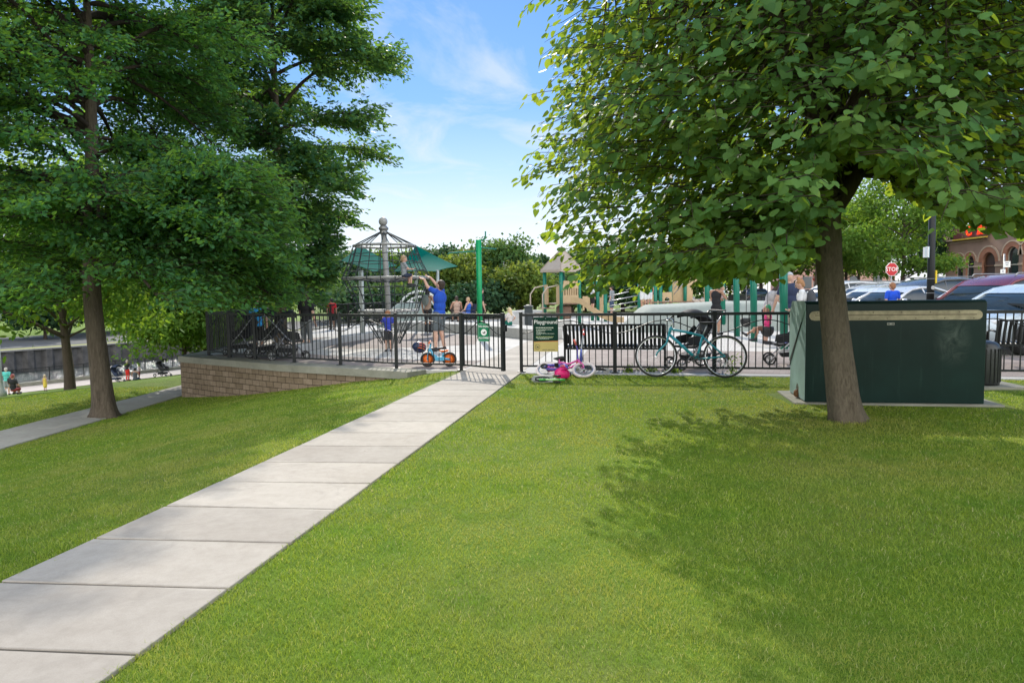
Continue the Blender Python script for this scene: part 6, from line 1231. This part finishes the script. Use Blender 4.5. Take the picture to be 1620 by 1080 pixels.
m = MB(); m.box((.0, .02, FT+.55), (.5, .5, .9)); m.box((0, .02, FT+1.05), (.62, .62, .12)); m.box((0, -6.0, FT+.9), (.5, 2.3, .2)); P = [(-6.9, 0), (-5.1, 0), (-5.3, .3), (-5.6, .5), (-5.8, 1.0), (-5.55, 1.5), (-5.8, 1.35), (-6.0, 1.55), (-6.2, 1.35), (-6.45, 1.5), (-6.2, 1.0), (-6.4, .5), (-6.7, .3)]; m.ext([Vector((-.15, a, FT+1.0+b)) for a, b in P], (.3, 0, 0)); m.build('finial', STN, bd_)
sg_ = root('roof_sign', Vector((38.5, 60.3, 5.95)), -PI/2, 'dark red rooftop sign board with red script letters on the brick building', 'sign', rot=(0, 0, -PI/2))
m = MB(); m.box((1.6, 0, 0), (4.2, .12, 1.0)); m.build('board', M('maroon_board', (.13, .03, .025), .6), sg_); m = MB(); m.box((1.6, -.05, -.56), (4.3, .16, .10)); m.build('yellow_edge', M('yellow_edge', (.6, .42, .03), .5), sg_)
nm, n = nt('neon_red'); em = nd(n, 'ShaderNodeEmission'); em.inputs[0].default_value = (1, .05, .02, 1); em.inputs[1].default_value = .7; o_ = nd(n, 'ShaderNodeOutputMaterial'); n.links.new(em.outputs[0], o_.inputs[0])
for ch, x in (('C', 1.5), ('f', 2.7), ('k', 3.05)):
    o = link('neon_letter', text_mesh(ch, 1.15, nm, 'neon_letter', .03, bold=.02, shear=.3), sg_); o.location = (x, -.1, .05); o.rotation_euler = (PI/2, 0, 0)
# pale pink far building glimpsed between trees
fb_ = root('far_building', Vector((at(1335, 440, 95).x, 95, 0)), 0, 'low pink brick building glimpsed between the street trees', 'building'); m = MB(); m.box((0, 4, 2.3), (14, 8, 4.6)); m.build('wall', M('pink_brick', (.45, .27, .22), .9), fb_); m = MB(); m.box((0, 4, 4.7), (14.6, 8.6, .25)); m.build('roof', STN, fb_)
for i in range(4): m = MB(); m.box((-5+3.2*i, -.03, 2.2), (1.2, .08, 1.6)); m.build('window', GLS, fb_)
# ---------------------------------------------------------------- people (local +Y = front, +X = the person's right)
SKIN = {k: M('skin_'+k, c, .55, var=.06) for k, c in {'fair': (.55, .33, .24), 'tan': (.42, .23, .15), 'brown': (.16, .075, .045)}.items()}
EYEM = M('eye_dark', (.02, .015, .012), .3); LIPM = M('lips', (.40, .13, .11), .5)
def cloth(name, col): return M('cloth_'+name, col, .85, var=.12, scale=14, bump=.15, bs=40)
def person(loc, rz, H, label, pose=None, skin='fair', hair=('short', (.04, .025, .015)), top=('tee', 'white', (.6, .6, .6)), bottom=('shorts', 'grey', (.1, .1, .1)), shoes=('dark', (.03, .03, .035)), hs=1.0, vox=None, fing=True, build=1.0, group=None, gaze=0.0, name='person'):
    """joints in units of height; pose overrides joints by name (L/R suffix)"""
    J = {'hip': (0, 0, .52), 'chest': (0, 0, .74), 'neck': (0, -.005, .835), 'head': (0, .012, .925)}
    for s, S_ in ((-1, 'L'), (1, 'R')):
        J.update({'hp'+S_: (s*.052, 0, .51), 'kn'+S_: (s*.055, .012, .28), 'an'+S_: (s*.056, -.01, .045), 'to'+S_: (s*.068, .085, .018), 'sh'+S_: (s*.112, -.005, .808), 'el'+S_: (s*.142, -.012, .635), 'wr'+S_: (s*.150, .03, .485), 'ha'+S_: (s*.150, .05, .425)})
    if pose: J.update(pose)
    J = {k: Vector(v)*H for k, v in J.items()}; h = H; vox = vox or .012; r = root(name, loc, rz, label, 'person', group)
    m = MB(); u = build; hd = J['head']; hup = (hd-J['neck']).normalized(); hf = Vector((math.sin(gaze), math.cos(gaze), 0)); hf = (hf-hup*hf.dot(hup)).normalized(); hx = hf.cross(hup).normalized(); RH = Matrix((hx, hf, hup)).transposed()
    sp_ = (J['neck']-J['hip']).normalized(); sx = (J['shR']-J['shL']).normalized(); sf_ = sp_.cross(sx)*-1; sf_ = sf_.normalized(); RT = Matrix((sx, sx.cross(sp_)*-1, sp_)).transposed()
    m.ell(J['hip'], (.083*h*u, .064*h*u, .075*h), 14, 9, rot=RT); m.ell(J['hip'].lerp(J['chest'], .5), (.076*h*u, .058*h*u, .095*h), 14, 9, rot=RT); m.ell(J['chest'], (.092*h*u, .066*h*u, .105*h), 14, 9, rot=RT)
    m.cap(J['shL'].lerp(J['neck'], .12), J['shR'].lerp(J['neck'], .12), .036*h, .036*h); m.cap(J['neck']-sp_*.03*h, hd-hup*.03*h, .031*h, .028*h)
    a = .050*h*hs; m.ell(hd+hup*.006*h, (a, a*1.2, a*1.36), 16, 12, rot=RH); m.ell(hd-hup*a*.62+hf*a*.35, (a*.70, a*.72, a*.62), 12, 8, rot=RH)
    m.cap(hd+hf*a*1.12+hup*a*.12, hd+hf*a*1.36-hup*a*.22, a*.12, a*.19)
    for s in (-1, 1): m.ell(hd+hx*s*a*.98-hf*a*.05-hup*a*.05, (a*.14, a*.24, a*.36), 8, 6, rot=RH)
    for S_, s in (('L', -1), ('R', 1)):
        m.cap(J['hp'+S_], J['kn'+S_], .052*h*u, .034*h); kn, an = J['kn'+S_], J['an'+S_]; m.cap(kn, an, .034*h, .022*h); m.ell(kn.lerp(an, .33)-Vector((0, .008*h, 0)), (.031*h, .033*h, .07*h), 10, 8)
        m.cap(J['sh'+S_], J['el'+S_], .030*h*u, .0235*h); m.cap(J['el'+S_], J['wr'+S_], .0245*h, .0165*h)
        w, e_ = J['wr'+S_], J['ha'+S_]; d = (e_-w).normalized(); pal = w+d*.030*h; side = d.cross(Vector((0, 1, 0)) if abs(d.y) < .9 else Vector((0, 0, 1))).normalized(); nz = side.cross(d)
        Rm = Matrix((side, nz, d)).transposed(); m.ell(pal, (.023*h, .012*h, .034*h), 10, 8, rot=Rm)
        if fing:
            for i, (o, l) in enumerate(((-1.4, .036), (-.5, .043), (.45, .040), (1.35, .030))):
                b_ = pal+d*.024*h+side*o*.0105*h; k1 = b_+d*l*.55*h+nz*.004*h; k2 = k1+d*l*.32*h+nz*.016*h; m.cap(b_, k1, .0062*h, .0056*h, 6); m.cap(k1, k2, .0056*h, .0046*h, 6)
            t0 = w+d*.016*h-side*s*.018*h; m.cap(t0, t0+d*.02*h-side*s*.016*h+nz*.006*h, .008*h, .0066*h, 6); m.cap(t0+d*.02*h-side*s*.016*h+nz*.006*h, t0+d*.04*h-side*s*.02*h+nz*.014*h, .0066*h, .0052*h, 6)
        m.cap(an-Vector((0, 0, .012*h)), J['to'+S_], .022*h, .018*h)
    ex = MB(); 
    for s in (-1, 1): ex.ell(hd+hx*s*a*.40+hf*a*1.10+hup*a*.16, a*.13, 8, 6, 1)
    ex.ell(hd+hf*a*1.08-hup*a*.62, (a*.34, a*.10, a*.09), 8, 6, 2, rot=RH)
    link('body', remesh(m, vox, 2, [SKIN[skin], EYEM, LIPM], 'body', ex), r)
    # clothes
    def ad(nm, mb, mat, v=vox, sm=2): return link(nm, remesh(mb, v, sm, [mat], nm), r)
    i_ = .010*h; kind, cn, cc = top; mt = cloth(cn, cc)
    if kind != 'none':
        t = MB(); t.ell(J['hip']+sp_*.015*h, (.083*h*u+i_, .064*h*u+i_, .07*h), 16, 10, rot=RT); t.ell(J['hip'].lerp(J['chest'], .5), (.080*h*u+i_, .062*h*u+i_, .105*h), 16, 10, rot=RT); t.ell(J['chest']+sp_*.003*h, (.093*h*u+i_, .067*h*u+i_, .098*h+(0 if kind == 'tank' else i_)), 16, 10, rot=RT)
        if kind == 'tank': [t.cap(J['chest']+sx*s*.055*h+sp_*.06*h, J['neck']+sx*s*.055*h-sp_*.022*h, .02*h, .035*h) for s in (-1, 1)]
        else: t.cap(J['shL'].lerp(J['neck'], .1), J['shR'].lerp(J['neck'], .1), .040*h, .040*h)
        f_ = {'tee': .58, 'tank': 0, 'long': 1}[kind]
        for S_ in 'LR':
            if f_: 
                t.cap(J['sh'+S_], J['sh'+S_].lerp(J['el'+S_], min(1, f_)), .036*h*u, .034*h)
                if f_ == 1: t.cap(J['el'+S_], J['wr'+S_], .030*h, .023*h)
        ad('shirt', t, mt)
    kind, cn, cc = bottom; mt = cloth(cn, cc); t = MB()
    if kind in ('shorts', 'pants'):
        t.ell(J['hip']-sp_*.004*h, (.083*h*u+i_*.7, .064*h*u+i_*.7, .062*h), 16, 10, rot=RT)
        for S_ in 'LR':
            t.cap(J['hp'+S_], J['hp'+S_].lerp(J['kn'+S_], 1 if kind == 'pants' else .82), .058*h*u, (.040 if kind == 'pants' else .052)*h)
            if kind == 'pants': t.cap(J['kn'+S_], J['an'+S_], .040*h, .033*h)
        ad('trousers' if kind == 'pants' else 'shorts', t, mt)
    elif kind in ('skirt', 'dress'):
        k1 = J['knL'].lerp(J['knR'], .5); e_ = J['hip'].lerp(k1, .85 if kind == 'dress' else .7); t.cap(J['hip']+sp_*.02*h, e_, .085*h*u, .115*h, 16); t.ell(J['hip'], (.09*h*u, .075*h, .06*h), 14, 8, rot=RT)
        for S_ in 'LR': t.cap(J['hp'+S_], J['hp'+S_].lerp(J['kn'+S_], .7), .062*h, .062*h)
        ad('skirt', t, mt)
    if shoes:
        t = cloth(*shoes)
        for S_ in 'LR':
            q = MB(); an, to = J['an'+S_], J['to'+S_]; q.cap(an-Vector((0, 0, .02*h)), to+(to-an)*.12+Vector((0, 0, .002*h)), .029*h, .024*h); q.cap(an+Vector((0, 0, .0*h)), an-Vector((0, 0, .025*h)), .027*h, .028*h); ad('shoe', q, t)
    style, hc = hair; hm = M('hair_%d_%d_%d' % tuple(int(c*999) for c in hc), hc, .6, var=.3, scale=30, bump=.3, bs=80); q = MB()
    if style == 'cap':
        q.ell(hd+hup*a*.42-hf*a*.05, (a*1.08, a*1.26, a*1.05), 16, 10, rot=RH, fn=lambda p, w: Vector((p.x, p.y, max(p.z, -.05*a)))); q.ell(hd+hup*a*.42+hf*a*1.35, (a*.75, a*.75, a*.10), 12, 6, rot=RH); ad('cap', q, cloth('cap', hc), vox*.8)
    else:
        q.ell(hd+hup*a*.36-hf*a*.22, (a*1.09, a*1.17, a*1.16), 16, 10, rot=RH); q.ell(hd-hf*a*.55-hup*a*.25, (a*.92, a*.75, a*.95), 12, 8, rot=RH)
        if style == 'long': q.cap(hd-hf*a*.7, J['neck']-hf*a*.9-hup*a*1.0, a*.85, a*.55); [q.cap(hd+hx*s*a*.85-hf*a*.1, J['neck']+hx*s*a*.9-hf*a*.3-hup*a*.6, a*.36, a*.3) for s in (-1, 1)]
        if style == 'bun': q.ell(hd+hup*a*1.55-hf*a*.35, (a*.55, a*.55, a*.5), 12, 8, rot=RH)
        ad('hair', q, hm, vox*.8)
    return r, J
def lookat(a, b): d = b-a; return math.atan2(-d.x, d.y)
def sit(z=.27, dx=0, kn=.25, an_f=.27, arms=None, lean=-.02):
    d = z-.52; P = {'hip': (0, 0, z), 'chest': (0, lean*.6, z+.22), 'neck': (0, lean, z+.315), 'head': (0, lean+.02, z+.405)}
    for s, S_ in ((-1, 'L'), (1, 'R')): P.update({'hp'+S_: (s*.055, .01, z-.01), 'kn'+S_: (s*.07, kn, z+.0), 'an'+S_: (s*.075, an_f, max(.045, z-.235)), 'to'+S_: (s*.085, an_f+.095, max(.02, z-.262)), 'sh'+S_: (s*.112, lean-.003, z+.288), 'el'+S_: (s*.15, .03, z+.12), 'wr'+S_: (s*.10, .15, z+.07), 'ha'+S_: (s*.08, .21, z+.06)})
    if arms: P.update(arms)
    return P
BR, BLD, RDH, GRY, BLK_ = (.035, .02, .012), (.50, .36, .18), (.28, .12, .05), (.3, .28, .26), (.012, .01, .01)
# man in blue reaching up to the ring (seen from behind-left, facing left)
pm = gr(694, 554.5); G1 = rp(1.87, 1.16, R(-52))+cb_; G2 = rp(1.87, 1.16, R(-18))+cb_; Hm = 1.80; rzm = R(62)
Ri = Matrix.Rotation(-rzm, 3, 'Z'); loc2 = lambda w: tuple((Ri @ (w-pm))/Hm)
pm = Vector((at(695, 500, 17.4).x, 17.4, 0)); G1 = at(671, 442, 17.25)-pm; G2 = at(681, 439, 17.75)-pm; loc2 = lambda w: Ri @ w/Hm
g1, g2 = loc2(G1), loc2(G2)
person(pm, rzm, Hm, 'man in a royal blue t-shirt and grey shorts reaching up to the climber ring', {
 'head': (.0, -.03, .915), 'chest': (0, -.015, .735), 'shL': (-.105, .015, .835), 'shR': (.105, .015, .835), 'elL': tuple(Vector((-.105, .015, .835)).lerp(g1, .5)+Vector((-.03, .0, -.02))), 'wrL': tuple(g1), 'haL': tuple(g1+Vector((.0, .045, .012))), 'elR': tuple(Vector((.105, .015, .835)).lerp(g2, .5)+Vector((.03, 0, -.02))), 'wrR': tuple(g2), 'haR': tuple(g2+Vector((0, .045, .012))), 'anL': (-.07, .02, .045), 'toL': (-.08, .12, .018), 'anR': (.07, -.03, .045), 'toR': (.08, .07, .018), 'knL': (-.062, .03, .28)},
 'fair', ('short', BR), ('tee', 'royal', (.012, .07, .42)), ('shorts', 'slate', (.10, .12, .13)), vox=.0095, build=1.12, gaze=.1)
# toddler sitting on the ring
tp_ = at(640, 437, 17.6); person(Vector((tp_.x, 17.55, tp_.z-.235)), R(-60), .98, 'toddler in a grey shirt sitting on the middle ring of the rope climber', sit(.27, kn=.17, an_f=.15, arms={'wrL': (-.09, .2, .42), 'haL': (-.08, .25, .43), 'wrR': (.09, .2, .42), 'haR': (.08, .25, .43), 'elL': (-.15, .06, .42), 'elR': (.15, .06, .42)}), 'fair', ('short', (.30, .20, .11)), ('tee', 'grey', (.26, .28, .30)), ('shorts', 'navy', (.02, .03, .06)), hs=1.35, vox=.010)
# boy in blue, arms up on the fence side
pb_ = gr(615, 556); person(pb_, R(20), 1.02, 'small boy in a blue football shirt with hands raised, under the climber', {'elL': (-.17, .06, .70), 'wrL': (-.10, .09, .86), 'haL': (-.06, .1, .91), 'elR': (.15, .0, .66), 'wrR': (.10, .09, .80), 'haR': (.06, .10, .86)}, 'fair', ('short', RDH), ('tee', 'football', (.03, .05, .38)), ('shorts', 'dark', (.03, .035, .04)), hs=1.3, vox=.010)
# woman with grey backpack
p = gr(676, 521); r1, _ = person(Vector((at(677, 500, 26).x, 26, 0)), R(-25), 1.63, 'woman in dark trousers with a grey backpack left of the man in blue', {'elR': (.17, .0, .68), 'wrR': (.12, .1, .72), 'haR': (.1, .14, .74)}, 'tan', ('long', BLK_), ('tank', 'sand', (.35, .24, .18)), ('pants', 'charcoal', (.02, .022, .026)), vox=.014, fing=False)
m = MB(); m.ell((0, -.17, 1.20), (.15, .09, .22), 14, 10); m.cap((-.09, -.1, 1.38), (-.09, .07, 1.32), .025, .025); m.cap((.09, -.1, 1.38), (.09, .07, 1.32), .025, .025)
o = link('backpack', remesh(m, .014, 2, [cloth('pack', (.16, .19, .18))], 'backpack')); o.location = r1.location; o.rotation_euler = r1.rotation_euler; tag(o, 'grey backpack on the back of the woman in dark trousers', 'backpack')
# seated couple
person(ch1+Vector((0, 0, .0)), .25+PI*0, 1.74, 'bare-shouldered person with short hair sitting in the brown camp chair', sit(.265, arms={'elL': (-.17, .02, .40), 'wrL': (-.16, .13, .37), 'haL': (-.15, .18, .37)}), 'tan', ('short', BR), ('tank', 'beige', (.50, .34, .26)), ('shorts', 'khaki', (.25, .22, .16)), vox=.014, fing=False)
person(ch2, -1.1+2.2, 1.66, 'woman in a bright blue tank top sitting in the navy camp chair', sit(.265, arms={'elR': (.24, -.02, .46), 'wrR': (.17, -.02, .58), 'haR': (.10, -.01, .62)}), 'fair', ('short', (.45, .30, .16)), ('tank', 'cobalt', (.03, .12, .55)), ('shorts', 'blue_print', (.16, .2, .45)), vox=.014, fing=False)
person(Vector((at(761, 500, 27).x, 27, 0)), R(-60), 1.62, 'person in black standing behind the tall green pole', {'elL': (-.15, .05, .66), 'wrL': (-.08, .13, .60), 'haL': (-.04, .16, .6)}, 'fair', ('short', BR), ('tee', 'black', (.015, .015, .017)), ('pants', 'black', (.015, .015, .017)), vox=.015, fing=False)
# blonde girl on the seat wall
pg = gr(806, 532); person(Vector((at(806, 500, 23.6).x, 23.55, .33-.155)), R(50), 1.12, 'girl with long blonde hair and a green skirt sitting on the concrete seat wall', sit(.19, kn=.2, an_f=.26, arms={'elR': (.17, -.08, .36), 'wrR': (.15, .0, .28), 'haR': (.13, .05, .26)}), 'fair', ('long', (.62, .48, .28)), ('tee', 'cream', (.66, .60, .56)), ('skirt', 'emerald', (.0, .13, .09)), shoes=None, hs=1.15, vox=.011)
# child on slide
person(Vector((at(937, 500, 28.9).x, 28.8, .62)), R(-70), 1.12, 'child in a white top and black shorts standing on the tan slide', {'elL': (-.16, .05, .66), 'wrL': (-.14, .13, .6), 'haL': (-.13, .17, .58)}, 'fair', ('short', BR), ('tee', 'white', (.68, .69, .70)), ('shorts', 'black', (.015, .015, .017)), shoes=None, hs=1.2, vox=.013, fing=False)
# woman in tank top with baby
pw = Vector((at(1133, 500, 22.2).x, 22.2, 0)); Hw = 1.70; rw_ = R(-48)
person(pw, rw_, Hw, 'woman in a black tank top and shorts holding up a baby', {'elR': (.15, .08, .68), 'wrR': (.07, .21, .70), 'haR': (.03, .24, .72), 'elL': (-.15, .08, .66), 'wrL': (-.07, .21, .64), 'haL': (-.02, .23, .65)}, 'tan', ('short', BR), ('tank', 'black', (.015, .015, .017)), ('shorts', 'black', (.015, .015, .017)), vox=.0115)
q = pw+Matrix.Rotation(rw_, 3, 'Z') @ Vector((0, .36, 0)); person(Vector((q.x, q.y, 1.02)), rw_+PI*.85, .66, 'baby in white held up by the woman in the black tank top', sit(.27, kn=.13, an_f=.15), 'fair', ('short', (.4, .3, .2)), ('tee', 'white', (.68, .69, .70)), ('shorts', 'pink_white', (.6, .45, .45)), shoes=None, hs=1.8, vox=.009, fing=False)
# far players at the climbing frame
person(Vector((at(1018, 500, 30).x, 30, .62)), R(5), 1.5, 'person in a pale lilac shirt at the ramp railing of the long play structure', None, 'tan', ('short', BR), ('tee', 'lilac', (.62, .56, .62)), ('shorts', 'white', (.68, .69, .70)), vox=.016, fing=False)
person(Vector((at(1027.5, 500, 31).x, 31, .68)), R(20), 1.3, 'child in a green and white striped top on the long play structure', None, 'tan', ('short', BR), ('tee', 'green_top', (.02, .30, .2)), ('shorts', 'white', (.68, .69, .70)), vox=.016, fing=False)
person(Vector((at(968, 500, 34).x, 34, .2)), R(60), 1.5, 'person in a grey shirt walking behind the ramp railings', None, 'fair', ('short', BR), ('tee', 'grey', (.26, .28, .30)), ('shorts', 'denim', (.06, .09, .16)), vox=.018, fing=False)
# people at the swings
pn_ = Vector((at(1248, 500, 17.2).x, 17.2, 0)); person(pn_, R(15), 1.86, 'tall man in a navy t-shirt and pale grey cap behind the nearest green post', {'elL': (-.17, .03, .64), 'wrL': (-.17, .1, .5), 'haL': (-.17, .13, .45)}, 'fair', ('cap', (.45, .46, .48)), ('tee', 'navy_tee', (.018, .03, .075)), ('shorts', 'khaki', (.25, .22, .16)), vox=.011, build=1.1)
person(Vector((at(1269, 500, 16.2).x, 16.2, 0)), R(60), 1.68, 'person with a hair bun and a white t-shirt just left of the leaning trunk', {'elL': (-.15, .02, .63), 'wrL': (-.13, .12, .56), 'haL': (-.12, .16, .56), 'head': (0, .035, .915)}, 'fair', ('bun', (.34, .17, .07)), ('tee', 'white', (.68, .69, .70)), ('shorts', 'denim', (.06, .09, .16)), vox=.0115)
m = MB(); m.ell((0, -.19, 1.20), (.15, .10, .23), 14, 10); [m.cap((s*.09, -.12, 1.40), (s*.09, .08, 1.36), .025, .025) for s in (-1, 1)]
o = link('backpack', remesh(m, .013, 2, [cloth('pack_dark', (.06, .065, .075))], 'backpack')); o.location = (at(1269, 500, 16.2).x, 16.2, 0); o.rotation_euler = (0, 0, R(60)); tag(o, 'dark backpack worn by the person with the hair bun', 'backpack')
person(Vector((at(1260, 500, 21).x, 21, 0)), R(20), 1.72, 'person in a dark blue shirt half hidden behind the man in the pale cap', None, 'fair', ('short', BR), ('tee', 'navy_tee', (.018, .03, .075)), ('shorts', 'denim', (.06, .09, .16)), vox=.013, fing=False)
pc_ = Vector((at(1212, 500, 18.2).x, 18.2, 0)); person(pc_, R(-95), 1.68, 'dark-haired woman bending forward to push the girl on the swing', {'chest': (0, .07, .73), 'neck': (0, .15, .81), 'head': (0, .2, .885), 'shL': (-.105, .14, .785), 'shR': (.105, .14, .785), 'elL': (-.12, .24, .66), 'wrL': (-.11, .34, .58), 'haL': (-.1, .38, .55), 'elR': (.12, .22, .64), 'wrR': (.11, .30, .54), 'haR': (.1, .33, .5)}, 'fair', ('long', BR), ('tee', 'patterned', (.42, .40, .40)), ('shorts', 'black', (.015, .015, .017)), vox=.012)
person(sB+Vector((0, 0, .42-.30)), R(78), 1.22, 'girl in a pink top riding the swing with one leg stretched out', sit(.27, kn=.2, an_f=.30, arms={'elL': (-.19, .0, .50), 'wrL': (-.15, .06, .62), 'haL': (-.15, .06, .66), 'elR': (.19, .0, .50), 'wrR': (.15, .06, .62), 'haR': (.15, .06, .66), 'anR': (.07, .40, .14), 'toR': (.07, .48, .17), 'anL': (-.07, .24, .06), 'toL': (-.07, .33, .03)}), 'tan', ('short', (.02, .28, .12)), ('tank', 'pink', (.72, .05, .2)), ('shorts', 'brown', (.12, .06, .04)), hs=1.15, vox=.011)
person(Vector((at(1411, 500, 21).x, 21, -.0)), R(8), 1.58, 'boy in a bright blue t-shirt walking between the cabinet and the parked cars', None, 'fair', ('short', RDH), ('tee', 'bright_blue', (.01, .08, .62)), ('shorts', 'denim', (.06, .09, .16)), hs=1.05, vox=.012, fing=False)
# people on the left of the plaza
person(Vector((at(484, 500, 18.2).x, 18.2, -.1)), R(-20), 1.66, 'woman in long grey trousers standing behind the last stroller of the row', {'elL': (-.15, .06, .65), 'wrL': (-.08, .16, .62), 'haL': (-.04, .18, .62)}, 'fair', ('long', BR), ('tee', 'black', (.015, .015, .017)), ('pants', 'grey_trousers', (.17, .18, .185)), vox=.0125, fing=False)
person(Vector((at(408, 500, 18.4).x, 18.4, -.1)), R(200), 1.45, 'person in a light blue top behind the leftmost strollers', None, 'tan', ('short', BR), ('tee', 'azure', (.03, .28, .6)), ('shorts', 'black', (.015, .015, .017)), vox=.013, fing=False)
person(Vector((at(525, 500, 29).x, 29, 0)), R(30), 1.3, 'person in a red shirt in front of the back fence', None, 'tan', ('short', BLK_), ('tee', 'red', (.55, .02, .03)), ('shorts', 'black', (.015, .015, .017)), vox=.015, fing=False)
# people on the lower lawn and the riverwalk
def hill(u, Y, dz=0): p = onhill(u, Y); p.z += dz; return p
G_ = 'people on the lower lawn'
p = at(197, 598, 57.5); p = Dp(-.6, 0, -5.27); p = onhill(197, 56.3); p.z = -5.27
person(p, R(-10), 1.68, 'woman in a black top and bright red trousers standing on the riverwalk', {'elL': (-.17, .05, .66), 'wrL': (-.1, .14, .62), 'elR': (.17, .05, .66), 'wrR': (.1, .14, .62)}, 'fair', ('short', (.60, .52, .46)), ('long', 'black', (.015, .015, .017)), ('pants', 'scarlet', (.62, .02, .015)), vox=.02, fing=False)
LW = sit(.09, kn=.23, an_f=.33)
person(hill(209, 52, -.06), R(10), 1.72, 'person in a dark grey tank top sitting on the grass with their back turned', LW, 'tan', ('short', BLK_), ('tank', 'slate_tank', (.10, .11, .13)), ('shorts', 'denim', (.06, .09, .16)), vox=.02, fing=False)
person(hill(215.5, 53.5), R(-60), 1.15, 'child in a pink-grey top standing beside the seated person in dark grey', {'elR': (.2, .05, .72), 'wrR': (.3, .1, .68), 'haR': (.34, .12, .66)}, 'fair', ('short', (.45, .33, .2)), ('tee', 'dusty_pink', (.48, .38, .40)), ('shorts', 'maroon', (.2, .03, .05)), hs=1.15, vox=.02, fing=False)
person(hill(298, 51), R(-80), 1.7, 'person in a navy top bending down to the grass beside the block wall', {'hip': (0, -.1, .42), 'hpL': (-.05, -.1, .41), 'hpR': (.05, -.1, .41), 'chest': (0, .06, .50), 'neck': (0, .15, .48), 'head': (0, .21, .43), 'shL': (-.1, .13, .48), 'shR': (.1, .13, .48), 'elL': (-.12, .17, .33), 'wrL': (-.1, .22, .2), 'haL': (-.09, .24, .15), 'elR': (.12, .17, .33), 'wrR': (.1, .22, .2), 'haR': (.09, .24, .15), 'knL': (-.06, .02, .24), 'knR': (.06, .02, .24)}, 'fair', ('short', BLK_), ('tee', 'navy_tee', (.018, .03, .075)), ('shorts', 'navy_shorts', (.02, .03, .06)), shoes=('white_shoe', (.6, .6, .6)), vox=.02, fing=False)
person(hill(64.5, 35), R(0), .80, 'toddler with a bun in a yellow tulle dress on the lower lawn', None, 'fair', ('bun', (.38, .26, .14)), ('tank', 'yellow', (.72, .52, .08)), ('dress', 'yellow', (.72, .52, .08)), hs=1.45, vox=.014, fing=False)
person(hill(14, 36), R(-10), 1.7, 'person in black crouching by the pale lamp post at the left edge', sit(.16, kn=.16, an_f=.06), 'tan', ('short', (.25, .05, .04)), ('tee', 'black', (.015, .015, .017)), ('shorts', 'red_dark', (.25, .03, .03)), vox=.018, fing=False)
person(hill(13, 41), R(10), 1.7, 'dark-haired person in black seated behind the crouching one at the left edge', sit(.26), 'brown', ('short', BLK_), ('tee', 'charcoal', (.02, .022, .026)), ('shorts', 'black', (.015, .015, .017)), vox=.02, fing=False)
person(hill(3.5, 43), R(20), 1.72, 'person in a turquoise top behind the pale lamp post', None, 'fair', ('short', (.5, .45, .4)), ('tee', 'turquoise', (.10, .50, .45)), ('shorts', 'grey', (.1, .1, .1)), vox=.02, fing=False)
